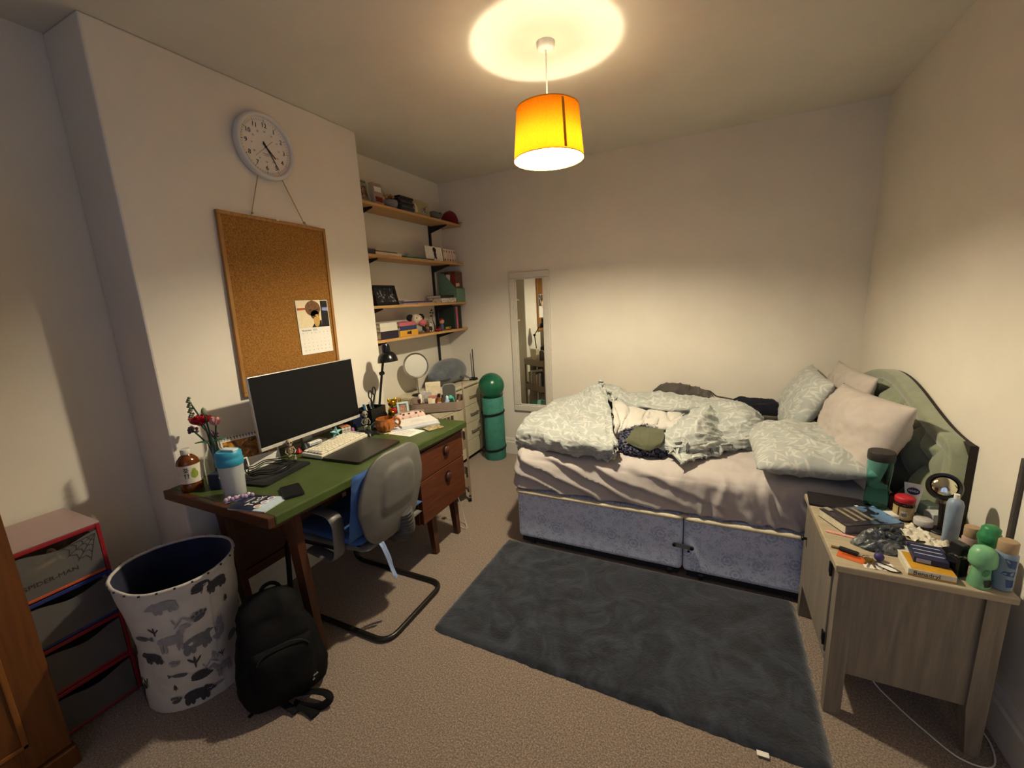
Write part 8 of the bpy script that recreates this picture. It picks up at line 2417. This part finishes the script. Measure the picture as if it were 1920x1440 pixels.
# reading lamp with round mirrored head
ml = thing('magnifying_lamp', 'black stemmed round magnifying glass lamp on the cabinet', 'lamp', NT_(3.178, -1.640))
lathe_part([(0, 0.001), (0.032, 0.001), (0.034, 0.006), (0.030, 0.010), (0, 0.011)], 'base', M_BLACK, ml)
MB().cyl((0, 0, 0.008), (-0.006, 0.0, 0.115), 0.009, n=16).build('stem', mat('#1a120c', 0.35, name='dark_brown_lacquer'), ml)
MB().cyl((-0.006, 0, 0.115), (-0.008, 0, 0.155), 0.010, n=16).build('collar', mat('#9d917a', 0.2, 0.9), ml)
RM2 = Matrix.Translation((-0.010, -0.004, 0.178)) @ Matrix.Rotation(atan2(CAM.y + 1.64, CAM.x - 3.178), 4, 'Z') @ Matrix.Rotation(radians(58), 4, 'Y')
MB().lathe([(0.037, 0.012), (0.045, 0.014), (0.049, 0.006), (0.049, -0.010), (0.040, -0.020), (0, -0.024)], 36, RM2).build('head', mat('#15110f', 0.3, name='dark_head'), ml)
t = NT('lens_glass'); t.base((0.75, 0.72, 0.55)); M_LENS = t.set(0.05, 1.0)
MB().lathe([(0, 0.018), (0.018, 0.016), (0.030, 0.011), (0.038, 0.006)], 32, RM2).build('lens', M_LENS, ml)
# jars, tube, bottle
jr = thing('amber_jar', 'brown glass vitamin jar with red lid', 'jar', NT_(3.092, -1.572))
lathe_part([(0, 0.001), (0.027, 0.001), (0.031, 0.005), (0.031, 0.062), (0.028, 0.074), (0.023, 0.078), (0, 0.078)], 'glass', mat('#2c1507', 0.1, name='brown_bottle_glass'), jr)
lathe_part([(0.0315, 0.010), (0.0315, 0.060)], 'label_wrap', mat('#b09a6c', 0.5, name='tan_label', grain=0.2), jr)
aj = atan2(CAM.y + 1.572, CAM.x - 3.092)
wrap_print(jr, [[(-.010, -.014), (.010, -.014), (.010, .012), (-.010, .012)]], aj + 0.1, 0.032, 0.0319, mat('#cfc8b4', 0.6), 'barcode_panel')
wrap_print(jr, [[(-.008 + k * .003, -.010), (-.0065 + k * .003, -.010), (-.0065 + k * .003, .004), (-.008 + k * .003, .004)] for k in range(6)], aj + 0.1, 0.032, 0.0322, M_INK, 'barcode')
wrap_print(jr, [[(-.002, -.025), (.002, -.025), (.002, .025), (-.002, .025)]], aj - 0.45, 0.035, 0.0320, mat('#2c1507', 0.3), 'label_gap')
lathe_part([(0.0, 0.074), (0.0300, 0.074), (0.0310, 0.078), (0.0310, 0.090), (0.027, 0.095), (0, 0.096)], 'lid', mat('#b0202c', 0.4, name='red_lid'), jr)
j2 = thing('candle_jar', 'dark red candle jar partly hidden behind the red lidded jar', 'jar', NT_(3.095, -1.490))
lathe_part([(0, 0.001), (0.022, 0.001), (0.024, 0.005), (0.024, 0.060), (0.022, 0.062), (0.022, 0.05), (0, 0.05)], 'glass', mat('#4a0f1a', 0.2, name='wine_glass'), j2)
lathe_part([(0, 0.05), (0.0215, 0.05)], 'wax', mat('#5a1a24', 0.5), j2)
gdish = single(MB().lathe([(0, 0.001), (0.022, 0.001), (0.030, 0.010), (0.028, 0.010), (0.020, 0.004), (0, 0.004)], 24), 'trinket_dish', mat('#163a30', 0.25), 'shallow dark green dish beside the water bottle', 'dish', loc=NT_(3.075, -1.520)) if False else None
nv = thing('hand_cream_tube', 'white hand cream tube with round navy badge behind the red lidded jar', 'tube', NT_(3.135, -1.510), atan2(CAM.y + 1.51, CAM.x - 3.135))
vs = []; fs = []; n = 20
prof = [(0.016, 0.016, 0.012), (0.017, 0.0175, 0.03), (0.010, 0.024, 0.08), (0.003, 0.029, 0.120), (0.002, 0.029, 0.126)]
for (a2, b2, z2) in prof:
    for i in range(n):
        an = 2 * pi * i / n
        vs.append((a2 * cos(an), b2 * sin(an), z2))
for k in range(len(prof) - 1):
    for i in range(n):
        fs.append((k * n + i, k * n + (i + 1) % n, (k + 1) * n + (i + 1) % n, (k + 1) * n + i))
fs.append(list(range((len(prof) - 1) * n, len(prof) * n)))
MB().add(vs, fs).build('tube_body', M_WHITE, nv)
MB().cyl((0, 0, 0), (0, 0, 0.013), 0.0155, n=20).build('cap', mat('#1a2450', 0.4), nv)
LN = Matrix.Translation((0.0085, 0, 0.098)) @ Matrix.Rotation(radians(-10), 4, 'Y') @ HM
MB().prism(ell(0, 0, 0.019, 0.014, 28), 0.002, LN).build('badge', mat('#101a48', 0.4, name='navy_badge', grain=0), nv)
text('NIVEA', 0.0105, M_PAPER, nv, LN @ TR((0, 0, 0.0021)), 'lettering')
box_thing('skincare_box', 'small grey green box beside the hand cream on the cabinet', NT_(3.190, -1.500), (0.05, 0.055, 0.048), mat('#7a8a80', 0.5), 0.5, deco=M_WHITE)
box_thing('skincare_box', 'small white box with a black square beside the magnifying lamp', NT_(3.185, -1.572), (0.045, 0.045, 0.045), mat('#b8bcba', 0.5), 0.3, deco=M_INK)
tn = thing('cosmetic_tin', 'white round tin on a dark stand between the amber jar and the lamp', 'tin', NT_(3.135, -1.622))
lathe_part([(0, 0.001), (0.026, 0.001), (0.030, 0.004), (0.030, 0.012), (0, 0.012)], 'base', mat('#2a2628', 0.4), tn)
lathe_part([(0, 0.012), (0.027, 0.012), (0.028, 0.016), (0.028, 0.032), (0.024, 0.036), (0, 0.036)], 'pot', mat('#bdb8b4', 0.4, name='pale_pot', grain=0.2), tn)
wb_ = thing('water_bottle', 'translucent teal water bottle with dark grey lid on the cabinet', 'water bottle', NT_(3.030, -1.490))
M_TBOT = NT('teal_tritan'); M_TBOT.base((0.50, 0.84, 0.82)); M_TBOT = M_TBOT.set(0.05, trans=1.0, ior=1.2)
lathe_part([(0, 0.001), (0.036, 0.001), (0.040, 0.006), (0.041, 0.030), (0.038, 0.075), (0.038, 0.110), (0.0425, 0.170), (0.0425, 0.205), (0.040, 0.212), (0.038, 0.212), (0.040, 0.204), (0.040, 0.170), (0.0355, 0.110), (0.0355, 0.075), (0.0385, 0.030), (0.037, 0.009), (0, 0.006)], 'bottle', M_TBOT, wb_)
lathe_part([(0, 0.007), (0.0368, 0.0095), (0.0383, 0.030), (0.0353, 0.075), (0.0353, 0.095), (0, 0.095)], 'water', glass((0.72, 0.93, 0.92), 0.02, 1.15, 'teal_tinted_water'), wb_)
lid = lathe_part([(0, 0.206), (0.0430, 0.206), (0.0445, 0.210), (0.0445, 0.238), (0.042, 0.242), (0, 0.243)], 'lid', mat('#2b2624', 0.5, name='dark_grey_lid'), wb_)
MB().tube(catmull([(0.038, 0.022, 0.236), (0.052, 0.028, 0.215), (0.050, 0.028, 0.185), (0.044, 0.022, 0.178)], 5), 0.004, 6).build('carry_loop', mat('#173a3c', 0.5), lid)

# ================================================================== cables and clutter at floor level
cb_ = thing('phone_charger', 'white charger cable trailing on the carpet under the bedside cabinet', 'cable', (3.05, -1.80, 0))
pts = [(2.98, -1.72, 0.16), (2.985, -1.74, 0.09), (3.0, -1.78, 0.012), (3.04, -1.86, 0.005), (3.10, -1.95, 0.005), (3.16, -2.015, 0.005), (3.235, -2.01, 0.005), (3.268, -1.92, 0.006), (3.25, -1.82, 0.02), (3.262, -1.80, 0.06)]
MB().tube(catmull(pts, 6), 0.0025, 6).build('lead', M_WHITE, cb_, world=True)
MB().box((3.262, -1.80, 0.075), (0.028, 0.035, 0.045), bev=0.006).build('plug', M_WHITE, cb_, world=True)
bgx = thing('plastic_bag', 'pale plastic bag under the bedside cabinet', 'bag', (3.17, -1.62, 0))
MB().grid(crump(0, 0, 0.055, 0.09, 0.11, 6.0), 36, 14).build('bag_body', mat('#8d93a0', 0.4, name='grey_blue_film', grain=0.2), bgx)
MB().tube([(0.02, 0.02, 0.10), (0.02, 0.0, 0.14), (0.02, -0.02, 0.10)], 0.004, 6).build('handle', mat('#8d93a0', 0.4, name='grey_blue_film', grain=0.2), bgx)
cb2 = thing('extension_lead', 'thin cream cable looping on the carpet by the desk drawers', 'cable', (0.95, -1.40, 0))
MB().tube(catmull([(0.86, -1.36, 0.30), (0.885, -1.345, 0.16), (0.91, -1.34, 0.05), (0.935, -1.36, 0.006), (0.955, -1.385, 0.005), (0.94, -1.395, 0.005), (0.90, -1.385, 0.005)], 6), 0.0025, 6).build('lead', mat('#c9c0a8', 0.5), cb2, world=True)
MB().box((0.86, -1.36, 0.31), (0.02, 0.03, 0.03), bev=0.004).build('plug', M_WHITE, cb2, world=True)

# ================================================================== groups of look-alikes
GROUPS = {'pillow': 'pillows on the bed', 'pen': 'pens in the organiser', 'game_case': 'flat cases stacked on the top shelf', 'paper_tissue': 'tissues on the bedside cabinet', 'cream_tube': 'cream tubes in the trolley', 'body_spray': 'body sprays on the bedside cabinet', 'roll_on_deodorant': 'deodorants on the bedside cabinet', 'pale_carton': 'cartons on the chest of drawers', 'skincare_box': 'small boxes on the bedside cabinet', 'greeting_card': 'greeting cards on the shelves', 'ring_binder': 'binders on the lowest shelf', 'animal_figurine': 'animal figures on the lowest shelf', 'soft_toy': 'soft toys in the drawer tower', 'skeleton_figurine': 'skeleton figures on the desk', 'photo_frame': 'small photo frames'}
for o in list(COL.objects):
    if o.parent is None and 'label' in o:
        nm = o.name.split('.')[0]
        z_ = o.matrix_basis.translation.z
        if nm in GROUPS:
            o['group'] = GROUPS[nm]
        elif nm == 'book' and o['category'] == 'book':
            o['group'] = 'books packed in the trolley' if z_ < 0.8 else ('books on the lowest shelf' if z_ < 1.45 else 'books on the third shelf')
        elif nm == 'notebook':
            o['group'] = 'notebooks on the desk' if z_ < 1 else 'notebooks on the second shelf'
        elif nm == 'perfume_bottle' and o.matrix_basis.translation.x < 2:
            o['group'] = 'perfume bottles in the trolley'
